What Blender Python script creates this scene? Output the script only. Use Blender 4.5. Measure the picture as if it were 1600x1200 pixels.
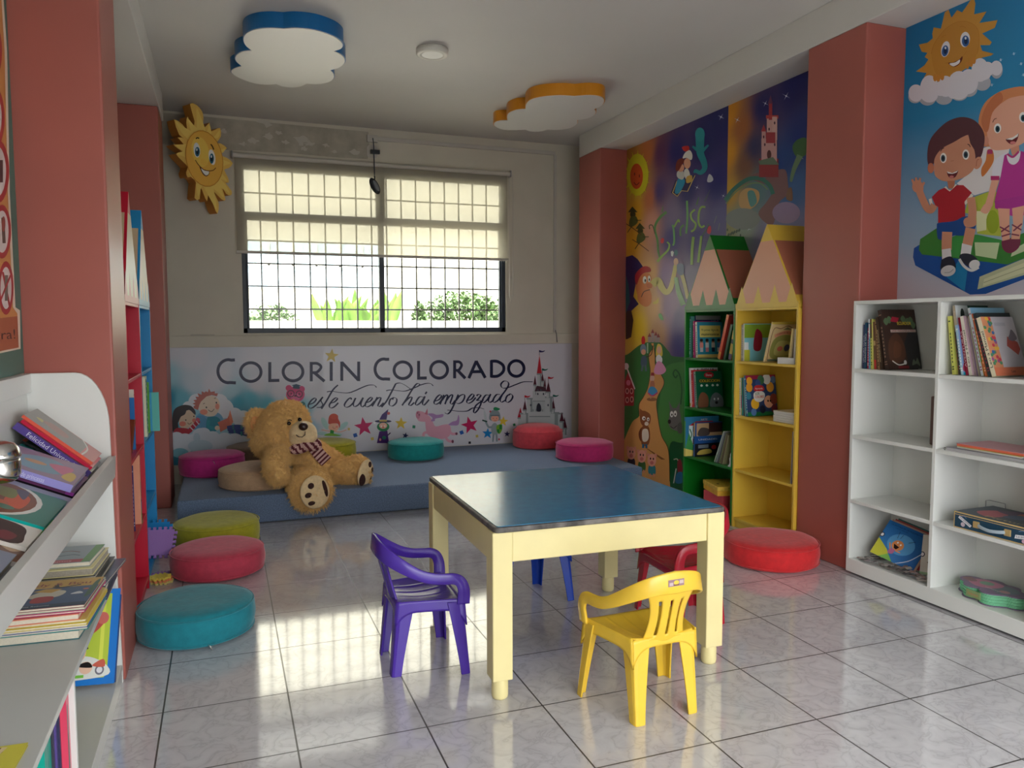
import bpy, bmesh, math, random
import numpy as np
from mathutils import Vector, Matrix, noise as mnoise
from mathutils.geometry import tessellate_polygon

for _o in list(bpy.data.objects):
    bpy.data.objects.remove(_o)
scene = bpy.context.scene
COL = scene.collection
PI = math.pi
V = Vector

# ------------------------------------------------------------------ camera
FPX, YAW, PITCH, ROLL = 1215.659, .35541958, .07467211, -.00221055   # focal length in pixels of the 1600x1200 frame
EYE = V((.22096, -3.14866, 1.28078))
_cy, _sy, _cp, _sp, _cr, _sr = (f(a) for a in (YAW, PITCH, ROLL) for f in (math.cos, math.sin))
FWD = V((_sy * _cp, _cy * _cp, -_sp))
_r = V((_cy, -_sy, 0)); _u = _r.cross(FWD)
RIGHT = _cr * _r + _sr * _u
UP = -_sr * _r + _cr * _u
cam_data = bpy.data.cameras.new('camera')
cam = bpy.data.objects.new('camera', cam_data)
COL.objects.link(cam)
cam_data.sensor_width = 36
cam_data.lens = FPX * 36 / 1600
cam_data.clip_start = .02
cam_data.clip_end = 200
cam.matrix_world = Matrix(((RIGHT.x, UP.x, -FWD.x, EYE.x), (RIGHT.y, UP.y, -FWD.y, EYE.y), (RIGHT.z, UP.z, -FWD.z, EYE.z), (0, 0, 0, 1)))
scene.camera = cam

# ------------------------------------------------------------------ sky, daylight, exposure
world = bpy.data.worlds.new('sky')
scene.world = world
world.use_nodes = True
_nt = world.node_tree; _bg = _nt.nodes['Background']
_tc = _nt.nodes.new('ShaderNodeTexCoord'); _sx = _nt.nodes.new('ShaderNodeSeparateXYZ')
_nt.links.new(_tc.outputs['Generated'], _sx.inputs[0])
_rp = _nt.nodes.new('ShaderNodeValToRGB')          # overcast sky: dim ground, bright haze, brighter overhead
_mr = _nt.nodes.new('ShaderNodeMapRange'); _mr.inputs['From Min'].default_value = -1
_nt.links.new(_sx.outputs['Z'], _mr.inputs['Value']); _nt.links.new(_mr.outputs[0], _rp.inputs['Fac'])
SKY = 5.0
_e = _rp.color_ramp.elements
_e[0].position = .44; _e[0].color = (.17, .165, .155, 1)
_e[1].position = .52; _e[1].color = (.50, .51, .52, 1)
_x = _e.new(.82); _x.color = (1.7, 1.72, 1.75, 1)
_nt.links.new(_rp.outputs['Color'], _bg.inputs['Color'])
_bg.inputs['Strength'].default_value = SKY


def area_light(name, loc, aim, sx, sy, watts, color=(1, 1, 1), portal=False):
    d = bpy.data.lights.new(name, 'AREA')
    d.shape = 'RECTANGLE'; d.size = sx; d.size_y = sy; d.energy = watts; d.color = color
    o = bpy.data.objects.new(name, d); COL.objects.link(o)
    o.location = loc
    o.rotation_euler = V(aim).to_track_quat('-Z', 'Y').to_euler()
    if portal:
        d.cycles.is_portal = True
    return o


area_light('back_window_sky', (1.54, 3.86, 1.9), (0, -1, 0), 2.3, 1.4, 1, portal=True)
# sky light through the unseen opening added behind the camera
area_light('added_opening_sky', (1.75, -4.30, 1.125), (0, 1, 0), 3.4, 2.25, 1, portal=True)
_sun = bpy.data.lights.new('sun', 'SUN'); _sun.energy = 16; _sun.angle = .03; _sun.color = (1, .97, .92)
_so = bpy.data.objects.new('sun', _sun); COL.objects.link(_so)
_so.rotation_euler = V((.28, .42, -.88)).to_track_quat('-Z', 'Y').to_euler()

scene.view_settings.view_transform = 'Standard'
scene.view_settings.look = 'None'
scene.view_settings.exposure = .5
scene.view_settings.gamma = 1
scene.view_settings.use_curve_mapping = False
scene.cycles.use_denoising = True
scene.cycles.max_bounces = 10
scene.cycles.transparent_max_bounces = 12
scene.cycles.caustics_reflective = False
scene.cycles.caustics_refractive = False
scene.cycles.sample_clamp_indirect = 6

# ------------------------------------------------------------------ helpers
def ray(px, py):
    return FWD + RIGHT * ((px - 800) / FPX) - UP * ((py - 600) / FPX)


def on(px, py, axis, val):
    """the point of the plane axis = val seen at a pixel of the photograph"""
    d = ray(px, py)
    return EYE + d * ((val - EYE[axis]) / d[axis])


def on_plane(px, py, p0, n):
    d = ray(px, py)
    return EYE + d * ((V(p0) - EYE).dot(n) / d.dot(n))


def lin(c):
    if isinstance(c, str):
        c = tuple(int(c[i:i + 2], 16) for i in (0, 2, 4))
    return tuple((v / 255 / 12.92) if v / 255 <= .04045 else ((v / 255 + .055) / 1.055) ** 2.4 for v in c[:3])


def mixc(a, b, t):
    return tuple(a[i] * (1 - t) + b[i] * t for i in range(3))


MATS = {}


def mat(name, color=(200, 200, 200), rough=.5, metal=0, spec=.5, vary=0, vscale=6, bump=0, bscale=120, sheen=0, coat=0, bdist=.004, attr=False, detail=3):
    if name in MATS:
        return MATS[name]
    m = bpy.data.materials.new(name); m.use_nodes = True
    nt = m.node_tree; N, L = nt.nodes, nt.links
    b = N['Principled BSDF']
    c = lin(color)
    b.inputs['Base Color'].default_value = (*c, 1)
    b.inputs['Roughness'].default_value = rough
    b.inputs['Metallic'].default_value = metal
    b.inputs['Specular IOR Level'].default_value = spec
    if sheen:
        b.inputs['Sheen Weight'].default_value = sheen
        b.inputs['Sheen Roughness'].default_value = .4
        b.inputs['Sheen Tint'].default_value = (*mixc(c, (1, 1, 1), .5), 1)
    if coat:
        b.inputs['Coat Weight'].default_value = coat
        b.inputs['Coat Roughness'].default_value = .06
    tc = N.new('ShaderNodeTexCoord')
    if attr:
        a = N.new('ShaderNodeAttribute'); a.attribute_name = 'Col'
        L.new(a.outputs['Color'], b.inputs['Base Color'])
    elif vary:
        n = N.new('ShaderNodeTexNoise'); n.inputs['Scale'].default_value = vscale; n.inputs['Detail'].default_value = detail
        L.new(tc.outputs['Object'], n.inputs['Vector'])
        r = N.new('ShaderNodeValToRGB')
        r.color_ramp.elements[0].position = .3; r.color_ramp.elements[1].position = .7
        r.color_ramp.elements[0].color = (*[v * (1 - vary) for v in c], 1)
        r.color_ramp.elements[1].color = (*[min(1, v * (1 + vary)) for v in c], 1)
        L.new(n.outputs['Fac'], r.inputs['Fac']); L.new(r.outputs['Color'], b.inputs['Base Color'])
    if bump:
        n2 = N.new('ShaderNodeTexNoise'); n2.inputs['Scale'].default_value = bscale; n2.inputs['Detail'].default_value = 3
        L.new(tc.outputs['Object'], n2.inputs['Vector'])
        bp = N.new('ShaderNodeBump'); bp.inputs['Strength'].default_value = bump; bp.inputs['Distance'].default_value = bdist
        L.new(n2.outputs['Fac'], bp.inputs['Height']); L.new(bp.outputs['Normal'], b.inputs['Normal'])
    MATS[name] = m
    return m


PRINT = mat('printed_gloss', rough=.3, spec=.3, attr=True)
PRINT_MATTE = mat('printed_matte', rough=.55, spec=.3, attr=True)


def tag(o, label=None, cat=None, group=None, kind=None):
    if label: o['label'] = label
    if cat: o['category'] = cat
    if group: o['group'] = group
    if kind: o['kind'] = kind
    return o


def empty(name, label, cat, loc=(0, 0, 0), rz=0, group=None):
    o = bpy.data.objects.new(name, None); COL.objects.link(o)
    o.empty_display_size = .05
    o.location = loc; o.rotation_euler = (0, 0, rz)
    return tag(o, label, cat, group)


class MB:
    """collects shapes, then links them as ONE mesh object"""
    def __init__(s):
        s.v, s.f, s.c, s.mi = [], [], [], []
        s.m = 0
        s.col = None

    def add(s, verts, faces, color=None, M=None):
        n = len(s.v)
        for p in verts:
            s.v.append(tuple(M @ V(p)) if M is not None else tuple(p))
        for f in faces:
            s.f.append([i + n for i in f]); s.mi.append(s.m)
            s.c.append(color if color is not None else s.col)
        return s

    def box(s, x0, x1, y0, y1, z0, z1, color=None, M=None):
        vs = [(x, y, z) for z in (z0, z1) for y in (y0, y1) for x in (x0, x1)]
        return s.add(vs, [(0, 2, 3, 1), (4, 5, 7, 6), (0, 1, 5, 4), (2, 6, 7, 3), (0, 4, 6, 2), (1, 3, 7, 5)], color, M)

    def loft(s, rings, cap=True, closed=True, color=None, M=None):
        n = len(rings[0]); vs = [p for r in rings for p in r]; fs = []
        for i in range(len(rings) - 1):
            for j in range(n if closed else n - 1):
                k = (j + 1) % n
                fs.append((i * n + j, i * n + k, (i + 1) * n + k, (i + 1) * n + j))
        if cap and closed:
            fs.append(tuple(range(n - 1, -1, -1))); fs.append(tuple((len(rings) - 1) * n + j for j in range(n)))
        return s.add(vs, fs, color, M)

    def lathe(s, prof, n=48, color=None, M=None, sx=1, sy=1):
        rings = [[(max(r, 1e-5) * sx * math.cos(2 * PI * k / n), max(r, 1e-5) * sy * math.sin(2 * PI * k / n), z) for k in range(n)] for r, z in prof]
        return s.loft(rings, True, True, color, M)

    def cyl(s, c, r, z0, z1, n=24, r2=None, M=None, color=None):
        r2 = r if r2 is None else r2
        return s.loft([[(c[0] + q * math.cos(2 * PI * k / n), c[1] + q * math.sin(2 * PI * k / n), z) for k in range(n)] for q, z in ((r, z0), (r2, z1))], color=color, M=M)

    def tube(s, pts, r, n=8, color=None, closed=False):
        pts = [V(p) for p in pts]; rings = []
        up = V((0, 0, 1))
        for i, p in enumerate(pts):
            a = pts[(i - 1) % len(pts)] if (i or closed) else p
            b = pts[(i + 1) % len(pts)] if (i < len(pts) - 1 or closed) else p
            t = (b - a).normalized()
            x = t.cross(up)
            if x.length < .05: x = t.cross(V((0, 1, 0)))
            x.normalize(); y = t.cross(x)
            rr = r[i] if isinstance(r, (list, tuple)) else r
            rings.append([p + rr * (math.cos(2 * PI * k / n) * x + math.sin(2 * PI * k / n) * y) for k in range(n)])
        if closed: rings.append(rings[0])
        return s.loft(rings, not closed, True, color)

    def prism(s, poly, fn, d0, d1, color=None):
        """poly in 2-D, fn(a, b, d) gives the point at depth d"""
        n = len(poly)
        vs = [fn(a, b, d0) for a, b in poly] + [fn(a, b, d1) for a, b in poly]
        fs = [tuple(range(n - 1, -1, -1)), tuple(range(n, 2 * n))]
        fs += [(i, (i + 1) % n, n + (i + 1) % n, n + i) for i in range(n)]
        return s.add(vs, fs, color)

    def grid(s, fn, nu, nv, skip=None, color=None):
        vs = [fn(i / nu, j / nv) for j in range(nv + 1) for i in range(nu + 1)]
        fs = [(j * (nu + 1) + i, j * (nu + 1) + i + 1, (j + 1) * (nu + 1) + i + 1, (j + 1) * (nu + 1) + i) for j in range(nv) for i in range(nu) if not (skip and skip(i, j))]
        return s.add(vs, fs, color)

    def ball(s, c, r, n=24, m=14, R=None, color=None):
        if not isinstance(r, (tuple, list)): r = (r, r, r)
        rings = []
        for j in range(m + 1):
            a = PI * j / m
            q = max(math.sin(a), 1e-4)
            ring = []
            for k in range(n):
                p = V((r[0] * q * math.cos(2 * PI * k / n), r[1] * q * math.sin(2 * PI * k / n), -r[2] * math.cos(a)))
                if R is not None: p = R @ p
                ring.append(p + V(c))
            rings.append(ring)
        return s.loft(rings, True, True, color)

    def build(s, name, m, parent=None, smooth=False, bevel=0, weld=False, solid=0, sub=0, loc=None, segs=2, fixn=True, offset=0):
        me = bpy.data.meshes.new(name)
        me.from_pydata(s.v, [], s.f)
        ms = m if isinstance(m, (list, tuple)) else [m]
        for q in ms: me.materials.append(q)
        if len(ms) > 1:
            me.polygons.foreach_set('material_index', s.mi)
        if any(c is not None for c in s.c):
            at = me.color_attributes.new('Col', 'FLOAT_COLOR', 'CORNER')
            k = 0
            data = []
            for f, c in zip(s.f, s.c):
                for i in range(len(f)):
                    cc = c[i] if (c is not None and isinstance(c[0], (tuple, list))) else (c or (.8, .8, .8))
                    data.extend((cc[0], cc[1], cc[2], 1))
            at.data.foreach_set('color', data)
        if fixn or weld:
            bm = bmesh.new(); bm.from_mesh(me)
            if weld: bmesh.ops.remove_doubles(bm, verts=bm.verts, dist=1e-4)
            bmesh.ops.recalc_face_normals(bm, faces=bm.faces)
            bm.to_mesh(me); bm.free()
        if smooth:
            me.polygons.foreach_set('use_smooth', [True] * len(me.polygons))
        o = bpy.data.objects.new(name, me); COL.objects.link(o)
        if parent: o.parent = parent
        if loc: o.location = loc
        if solid:
            q = o.modifiers.new('thick', 'SOLIDIFY'); q.thickness = solid; q.offset = offset
        if bevel:
            q = o.modifiers.new('edge', 'BEVEL'); q.width = bevel; q.segments = segs; q.limit_method = 'ANGLE'; q.angle_limit = .6
            q.use_clamp_overlap = True
        if sub:
            q = o.modifiers.new('round', 'SUBSURF'); q.levels = sub; q.render_levels = sub
        return o


def smooth_by_angle(o, deg=40):
    me = o.data
    me.polygons.foreach_set('use_smooth', [True] * len(me.polygons))
    try:
        me.set_sharp_from_angle(angle=math.radians(deg))
    except Exception:
        pass
    return o


def struct(o, label=None):
    o['kind'] = 'structure'
    if label: o['label'] = label
    return o


def spline(pts, closed=False, k=6):
    """Catmull-Rom through 2-D or 3-D points"""
    n = len(pts); out = []
    P = [V(p) if len(p) == 3 else V((p[0], p[1], 0)) for p in pts]
    d3 = len(pts[0]) == 3
    for i in range(n if closed else n - 1):
        if closed:
            a, b, c, d = P[i - 1], P[i], P[(i + 1) % n], P[(i + 2) % n]
        else:
            a, b, c, d = P[max(i - 1, 0)], P[i], P[i + 1], P[min(i + 2, n - 1)]
        for j in range(k):
            t = j / k
            q = .5 * ((2 * b) + (c - a) * t + (2 * a - 5 * b + 4 * c - d) * t * t + (3 * b - a - 3 * c + d) * t ** 3)
            out.append(tuple(q) if d3 else (q.x, q.y))
    if not closed: out.append(tuple(pts[-1]))
    return out


_GL = {}


def glyphs(txt):
    """triangles of a word in the built-in font, cap height about .7"""
    if txt in _GL: return _GL[txt]
    cu = bpy.data.curves.new('lettering', 'FONT'); cu.body = txt; cu.resolution_u = 3
    ob = bpy.data.objects.new('lettering', cu)
    me = ob.to_mesh()
    tris = [[(me.vertices[i].co.x, me.vertices[i].co.y) for i in p.vertices] for p in me.polygons]
    ob.to_mesh_clear()
    bpy.data.objects.remove(ob); bpy.data.curves.remove(cu)
    w = max((p[0] for t in tris for p in t), default=1)
    _GL[txt] = (tris, w)
    return _GL[txt]


class Art:
    """flat printed shapes on a real surface: fn(a, b) gives the surface point, nrm its outward normal"""
    STEP = .00012

    def __init__(s, fn, nrm, base=.0004):
        s.fn, s.n, s.base = fn, V(nrm).normalized(), base
        s.items = []          # polys, colors, bbox, layer
        s.T = None

    def _layer(s, bb):
        l = 0
        for it in s.items:
            b = it[2]
            if it[3] >= l and b[0] < bb[2] and bb[0] < b[2] and b[1] < bb[3] and bb[1] < b[3]:
                l = it[3] + 1
        return l

    def at(s, ox, oy, k):
        s.T = (ox, oy, k); return s

    def _add(s, polys, cols):
        if s.T:
            ox, oy, k = s.T
            polys = [[(ox + p[0] / k, oy + p[1] / k) for p in q] for q in polys]
        xs = [p[0] for q in polys for p in q]; ys = [p[1] for q in polys for p in q]
        bb = (min(xs), min(ys), max(xs), max(ys))
        s.items.append((polys, cols, bb, s._layer(bb)))
        return s

    def poly(s, pts, c):
        return s._add([list(pts)], [lin(c)])

    def blob(s, pts, c, k=5):
        return s.poly(spline(pts, True, k), c)

    def ell(s, x, y, rx, ry=None, c=(0, 0, 0), rot=0, n=24, a0=0, a1=360):
        ry = rx if ry is None else ry
        cr, sr = math.cos(math.radians(rot)), math.sin(math.radians(rot))
        m = n if a1 - a0 >= 360 else n + 1
        pts = []
        for i in range(m):
            a = math.radians(a0 + (a1 - a0) * i / n)
            u, w = rx * math.cos(a), ry * math.sin(a)
            pts.append((x + u * cr - w * sr, y + u * sr + w * cr))
        return s.poly(pts, c)

    def rect(s, x0, y0, x1, y1, c):
        return s.poly([(x0, y0), (x1, y0), (x1, y1), (x0, y1)], c)

    def grad(s, quad, cols, n=1):
        """quad of four corners with a colour each (the print's own colour run)"""
        a, b, c, d = [V((*q, 0)) for q in quad]; C = [lin(q) for q in cols]
        P, K = [], []

        def pt(u, v): return (a * (1 - u) * (1 - v) + b * u * (1 - v) + c * u * v + d * (1 - u) * v)

        def cl(u, v): return tuple(C[0][i] * (1 - u) * (1 - v) + C[1][i] * u * (1 - v) + C[2][i] * u * v + C[3][i] * (1 - u) * v for i in range(3))
        for i in range(n):
            for j in range(n):
                q = [(i / n, j / n), ((i + 1) / n, j / n), ((i + 1) / n, (j + 1) / n), (i / n, (j + 1) / n)]
                P.append([tuple(pt(*w)[:2]) for w in q]); K.append([cl(*w) for w in q])
        return s._add(P, K)

    def field(s, x0, y0, x1, y1, nx, ny, ctrl, p=3.2):
        """the print's soft colour wash, blended between swatches (x, y, colour)"""
        C = [(x, y, lin(c)) for x, y, c in ctrl]

        def col(x, y):
            w = [(1 / (math.hypot(x - a, y - b) + 1e-4) ** p, c) for a, b, c in C]
            t = sum(q for q, _ in w)
            return tuple(sum(q * c[k] for q, c in w) / t for k in range(3))
        P, K = [], []
        g = [[(x0 + (x1 - x0) * i / nx, y0 + (y1 - y0) * j / ny) for i in range(nx + 1)] for j in range(ny + 1)]
        gc = [[col(*q) for q in r] for r in g]
        for j in range(ny):
            for i in range(nx):
                P.append([g[j][i], g[j][i + 1], g[j + 1][i + 1], g[j + 1][i]]); K.append([gc[j][i], gc[j][i + 1], gc[j + 1][i + 1], gc[j + 1][i]])
        return s._add(P, K)

    def stroke(s, pts, w, c, smooth=True, closed=False, k=6, pen=None):
        """line of width w; pen=(thin, thick, angle) gives a calligraphic nib"""
        if smooth: pts = spline(pts, closed, k)
        elif closed: pts = list(pts)
        n = len(pts); Lp, Rp = [], []
        for i in range(n):
            a = pts[(i - 1) % n] if (i or closed) else pts[i]
            b = pts[(i + 1) % n] if (i < n - 1 or closed) else pts[i]
            dx, dy = b[0] - a[0], b[1] - a[1]; l = math.hypot(dx, dy) or 1e-9
            ww = w
            if pen:
                ww = pen[0] + (pen[1] - pen[0]) * abs((dx * math.cos(pen[2]) + dy * math.sin(pen[2])) / l) ** 1.6
            elif isinstance(w, (tuple, list)):
                ww = w[0] + (w[1] - w[0]) * i / max(1, n - 1)
            nx, ny = -dy / l * ww / 2, dx / l * ww / 2
            Lp.append((pts[i][0] + nx, pts[i][1] + ny)); Rp.append((pts[i][0] - nx, pts[i][1] - ny))
        m = n if closed else n - 1
        polys = [[Lp[i], Lp[(i + 1) % n], Rp[(i + 1) % n], Rp[i]] for i in range(m)]
        return s._add(polys, [lin(c)] * len(polys))

    def star(s, x, y, r, c, rot=0, ri=.42, n=5):
        return s.poly([(x + (r if i % 2 == 0 else r * ri) * math.sin(PI * i / n + rot), y - (r if i % 2 == 0 else r * ri) * math.cos(PI * i / n + rot)) for i in range(2 * n)], c)

    def text(s, txt, x, y, h, c, w=None, rot=0, ysign=1, bend=0, bold=0):
        """word with cap height h starting at (x, y); w squeezes it to a width; ysign=-1 where b grows downwards"""
        tris, tw = glyphs(txt)
        k = h / .7
        kx = (w / tw) if w else k
        cr, sr = math.cos(rot), math.sin(rot)
        P = []
        for t in tris:
            q = []
            for a, b in t:
                u = a * kx; v = b * k * ysign
                if bend: v += ysign * bend * (1 - (2 * a / tw - 1) ** 2)
                q.append((x + u * cr - v * sr, y + u * sr + v * cr))
            P.append(q)
        if P: s._add(P, [lin(c)] * len(P))
        if bold:
            s._add([[(p[0] + bold, p[1]) for p in q] for q in P], [lin(c)] * len(P))
        return s

    def into(s, mb):
        for polys, cols, bb, l in s.items:
            off = s.n * (s.base + s.STEP * l)
            for p, c in zip(polys, cols):
                vs = [s.fn(*q) + off for q in p]
                n0 = None
                # keep the print facing outwards
                ar = V((0, 0, 0))
                for i in range(1, len(vs) - 1):
                    ar += (vs[i] - vs[0]).cross(vs[i + 1] - vs[0])
                many = isinstance(c[0], (tuple, list))
                if ar.dot(s.n) < 0:
                    vs = vs[::-1]
                    if many: c = c[::-1]
                if len(vs) > 4:
                    for t in tessellate_polygon([vs]):
                        a = (vs[t[1]] - vs[t[0]]).cross(vs[t[2]] - vs[t[0]])
                        t = t if a.dot(s.n) >= 0 else t[::-1]
                        mb.add([vs[i] for i in t], [(0, 1, 2)], c if not many else [c[i] for i in t])
                else:
                    mb.add(vs, [tuple(range(len(vs)))], c)
        return mb

# ------------------------------------------------------------------ the setting
CEIL, BEAM = 2.972, 2.78
YB = 3.66                      # inner face of the window wall
XR, XRF = 3.512, 3.256         # right wall, face of the right pillars
XL, XLF = -.417, -.142         # left wall, face of the left pillars
YF = -4.2


def floor_material():
    m = bpy.data.materials.new('marbled_floor_tiles'); m.use_nodes = True
    nt = m.node_tree; N, L = nt.nodes, nt.links; b = N['Principled BSDF']

    def math_(op, a, c=None, d=None):
        n = N.new('ShaderNodeMath'); n.operation = op
        for i, v in enumerate((a, c, d)):
            if v is None: continue
            if isinstance(v, (int, float)): n.inputs[i].default_value = v
            else: L.new(v, n.inputs[i])
        return n.outputs[0]
    tc = N.new('ShaderNodeTexCoord'); sx = N.new('ShaderNodeSeparateXYZ'); L.new(tc.outputs['Object'], sx.inputs[0])
    X = math_('DIVIDE', sx.outputs['X'], .4); Y = math_('DIVIDE', sx.outputs['Y'], .4)
    dx = math_('ABSOLUTE', math_('SUBTRACT', math_('FRACT', math_('ADD', X, .5)), .5))
    dy = math_('ABSOLUTE', math_('SUBTRACT', math_('FRACT', math_('ADD', Y, .5)), .5))
    dmin = math_('MINIMUM', dx, dy)
    line = math_('LESS_THAN', dmin, .0068)
    cell = N.new('ShaderNodeCombineXYZ'); L.new(math_('FLOOR', X), cell.inputs[0]); L.new(math_('FLOOR', Y), cell.inputs[1])
    wn = N.new('ShaderNodeTexWhiteNoise'); wn.noise_dimensions = '3D'; L.new(cell.outputs[0], wn.inputs['Vector'])
    va = N.new('ShaderNodeVectorMath'); va.operation = 'MULTIPLY_ADD'
    L.new(wn.outputs['Color'], va.inputs[0]); va.inputs[1].default_value = (30, 30, 30); L.new(tc.outputs['Object'], va.inputs[2])
    n1 = N.new('ShaderNodeTexNoise'); n1.inputs['Scale'].default_value = 13; n1.inputs['Detail'].default_value = 7; n1.inputs['Distortion'].default_value = .9
    L.new(va.outputs[0], n1.inputs['Vector'])
    vein = math_('ABSOLUTE', math_('SUBTRACT', n1.outputs['Fac'], .5))
    r = N.new('ShaderNodeValToRGB'); L.new(vein, r.inputs['Fac'])
    e = r.color_ramp.elements
    e[0].position = 0; e[0].color = (*lin((188, 186, 190)), 1)
    e[1].position = .025; e[1].color = (*lin((200, 199, 203)), 1)
    x = e.new(.16); x.color = (*lin((208, 208, 211)), 1)
    n3 = N.new('ShaderNodeTexNoise'); n3.inputs['Scale'].default_value = 3.5; n3.inputs['Detail'].default_value = 4
    L.new(va.outputs[0], n3.inputs['Vector'])
    mx = N.new('ShaderNodeMix'); mx.data_type = 'RGBA'; mx.blend_type = 'MULTIPLY'; mx.inputs[0].default_value = .25
    L.new(r.outputs['Color'], mx.inputs[6])
    r3 = N.new('ShaderNodeValToRGB'); r3.color_ramp.elements[0].position = .35; r3.color_ramp.elements[0].color = (.8, .78, .8, 1); r3.color_ramp.elements[1].position = .65
    L.new(n3.outputs['Fac'], r3.inputs['Fac']); L.new(r3.outputs['Color'], mx.inputs[7])
    m2 = N.new('ShaderNodeMix'); m2.data_type = 'RGBA'; L.new(line, m2.inputs[0]); L.new(mx.outputs[2], m2.inputs[6]); m2.inputs[7].default_value = (*lin((62, 58, 58)), 1)
    L.new(m2.outputs[2], b.inputs['Base Color'])
    n4 = N.new('ShaderNodeTexNoise'); n4.inputs['Scale'].default_value = 38; n4.inputs['Detail'].default_value = 4
    L.new(tc.outputs['Object'], n4.inputs['Vector'])
    n5 = N.new('ShaderNodeTexVoronoi'); n5.inputs['Scale'].default_value = 55; n5.feature = 'DISTANCE_TO_EDGE'
    L.new(tc.outputs['Object'], n5.inputs['Vector'])
    hs = math_('ADD', n4.outputs['Fac'], math_('MULTIPLY', math_('MINIMUM', n5.outputs['Distance'], .12), 1.5))
    h = math_('SUBTRACT', hs, math_('MULTIPLY', line, 1.2))
    bp = N.new('ShaderNodeBump'); bp.inputs['Strength'].default_value = .1; bp.inputs['Distance'].default_value = .0014
    L.new(h, bp.inputs['Height']); L.new(bp.outputs['Normal'], b.inputs['Normal'])
    L.new(math_('ADD', math_('MULTIPLY', line, .4), .07), b.inputs['Roughness'])
    b.inputs['Specular IOR Level'].default_value = 1
    b.inputs['Coat Weight'].default_value = .5; b.inputs['Coat Roughness'].default_value = .05
    return m


WALL = mat('beige_wall_paint', (208, 203, 186), .65, vary=.04, vscale=3, bump=.05, bscale=90)
WHITE = mat('white_paint', (208, 206, 201), .6, vary=.02, vscale=2)
CORAL = mat('coral_red_paint', (166, 91, 80), .42, vary=.03, vscale=4, bump=.03, bscale=60)
o = MB().add([(-.7, YF - .2, 0), (4, YF - .2, 0), (4, 3.9, 0), (-.7, 3.9, 0)], [(0, 1, 2, 3)]).box(-.7, 4, YF - .2, 3.9, -.1, -.002).build('floor', floor_material(), fixn=False)
struct(o, 'floor of grey marbled tiles with dark joints')
o = MB().box(-.7, 4, YF - .2, 3.9, CEIL, CEIL + .12).build('ceiling', WHITE)
struct(o, 'plain off-white ceiling')

# window wall with its opening
WX0, WX1, WZ0, WZ1 = .386, 2.692, 1.225, 2.625
b = MB()
T0, T1 = YB, YB + .2
for x0, x1, z0, z1 in ((-.7, WX0, 0, CEIL), (WX1, 4, 0, CEIL), (WX0, WX1, 0, WZ0), (WX0, WX1, WZ1, CEIL)):
    b.box(x0, x1, T0, T1, z0, z1)
o = b.build('wall_back', WALL); struct(o, 'beige window wall')
# scraped unpainted plaster over the blind
PL = mat('bare_plaster', (178, 172, 156), .85, vary=.16, vscale=9, detail=6, bump=.2, bscale=30)
pts = [(-.3, 2.715), (.2, 2.70), (.75, 2.712), (1.2, 2.705), (1.43, 2.71), (1.45, 2.80), (1.44, 2.94), (-.3, 2.955)]
o = MB().prism(pts, lambda a, c, d: V((a, YB - d, c)), 0, .002).build('trim_1', PL); struct(o, 'strip of bare scraped plaster above the blind')
WP = mat('white_filler', (200, 196, 184), .9)
b = MB(); rnd = random.Random(4)
for cx, cz, r in ((.62, 2.84, .05), (.70, 2.87, .03), (.88, 2.83, .07), (.95, 2.80, .05), (1.08, 2.80, .03), (.5, 2.79, .04), (.42, 2.76, .03), (1.32, 2.76, .045), (.75, 2.80, .03), (1.15, 2.75, .025), (.28, 2.85, .03), (.9, 2.76, .03), (.6, 2.945, .06)):
    n = 14
    p = [(cx + r * rnd.uniform(.35, 1.3) * math.cos(2 * PI * i / n), cz + .62 * r * rnd.uniform(.3, 1.2) * math.sin(2 * PI * i / n)) for i in range(n)]
    b.prism([(x, min(z, 2.968)) for x, z in p], lambda a, c, d: V((a, YB - d, c)), .001, .0035)
o = b.build('trim_2', WP); struct(o, 'white filler smears on the bare plaster')
# ledge under the window
o = MB().box(XL - .2, 3.55, YB - .03, YB, 1.112, 1.206).build('trim_3', WALL, bevel=.004); struct(o, 'beige ledge running under the window')
# side walls
o = MB().box(XR, XR + .2, YF - .2, 3.9, 0, CEIL).build('wall_right', WHITE); struct(o, 'right side wall')
o = MB().box(XL - .2, XL, YF - .2, 3.9, 0, CEIL).build('wall_left', WALL); struct(o, 'left side wall')
# unseen wall behind the camera; its opening is added and sized for fill light
b = MB()
for x0, x1, z0, z1 in ((-.6, .05, 0, CEIL), (3.45, 3.7, 0, CEIL), (.05, 3.45, 2.25, CEIL)):
    b.box(x0, x1, YF - .15, YF, z0, z1)
o = b.build('wall_front', WHITE); struct(o, 'unseen wall behind the camera with a wide opening added for daylight')
# pillars and beams
for nm, x0, x1, y0, y1, lab in (('pillar', XRF, XR + .02, -.036, .378, 'coral red pillar between the yellow bookcase and the white shelves'),
                                ('pillar', XRF, XR + .02, 2.872, 3.29, 'coral red pillar beside the magenta pouf on the platform'),
                                ('pillar', XL - .05, XLF, -.092, .334, 'coral red pillar beside the white book display, largest in view'),
                                ('pillar', XL - .05, -.152, 2.782, 3.2, 'coral red pillar beyond the blue bookcase, beside the wall banner')):
    o = MB().box(x0, x1, y0, y1, 0, BEAM).build(nm, CORAL, bevel=.008); struct(o, lab)
for x0, x1, lab in ((XRF, XR + .02, 'white ceiling beam over the right pillars'), (XL - .05, XLF, 'white ceiling beam over the left pillars')):
    o = MB().box(x0, x1, YF, 3.29 if x0 > 0 else 3.2, BEAM, CEIL).build('beam', WHITE, bevel=.004); struct(o, lab)

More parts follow.
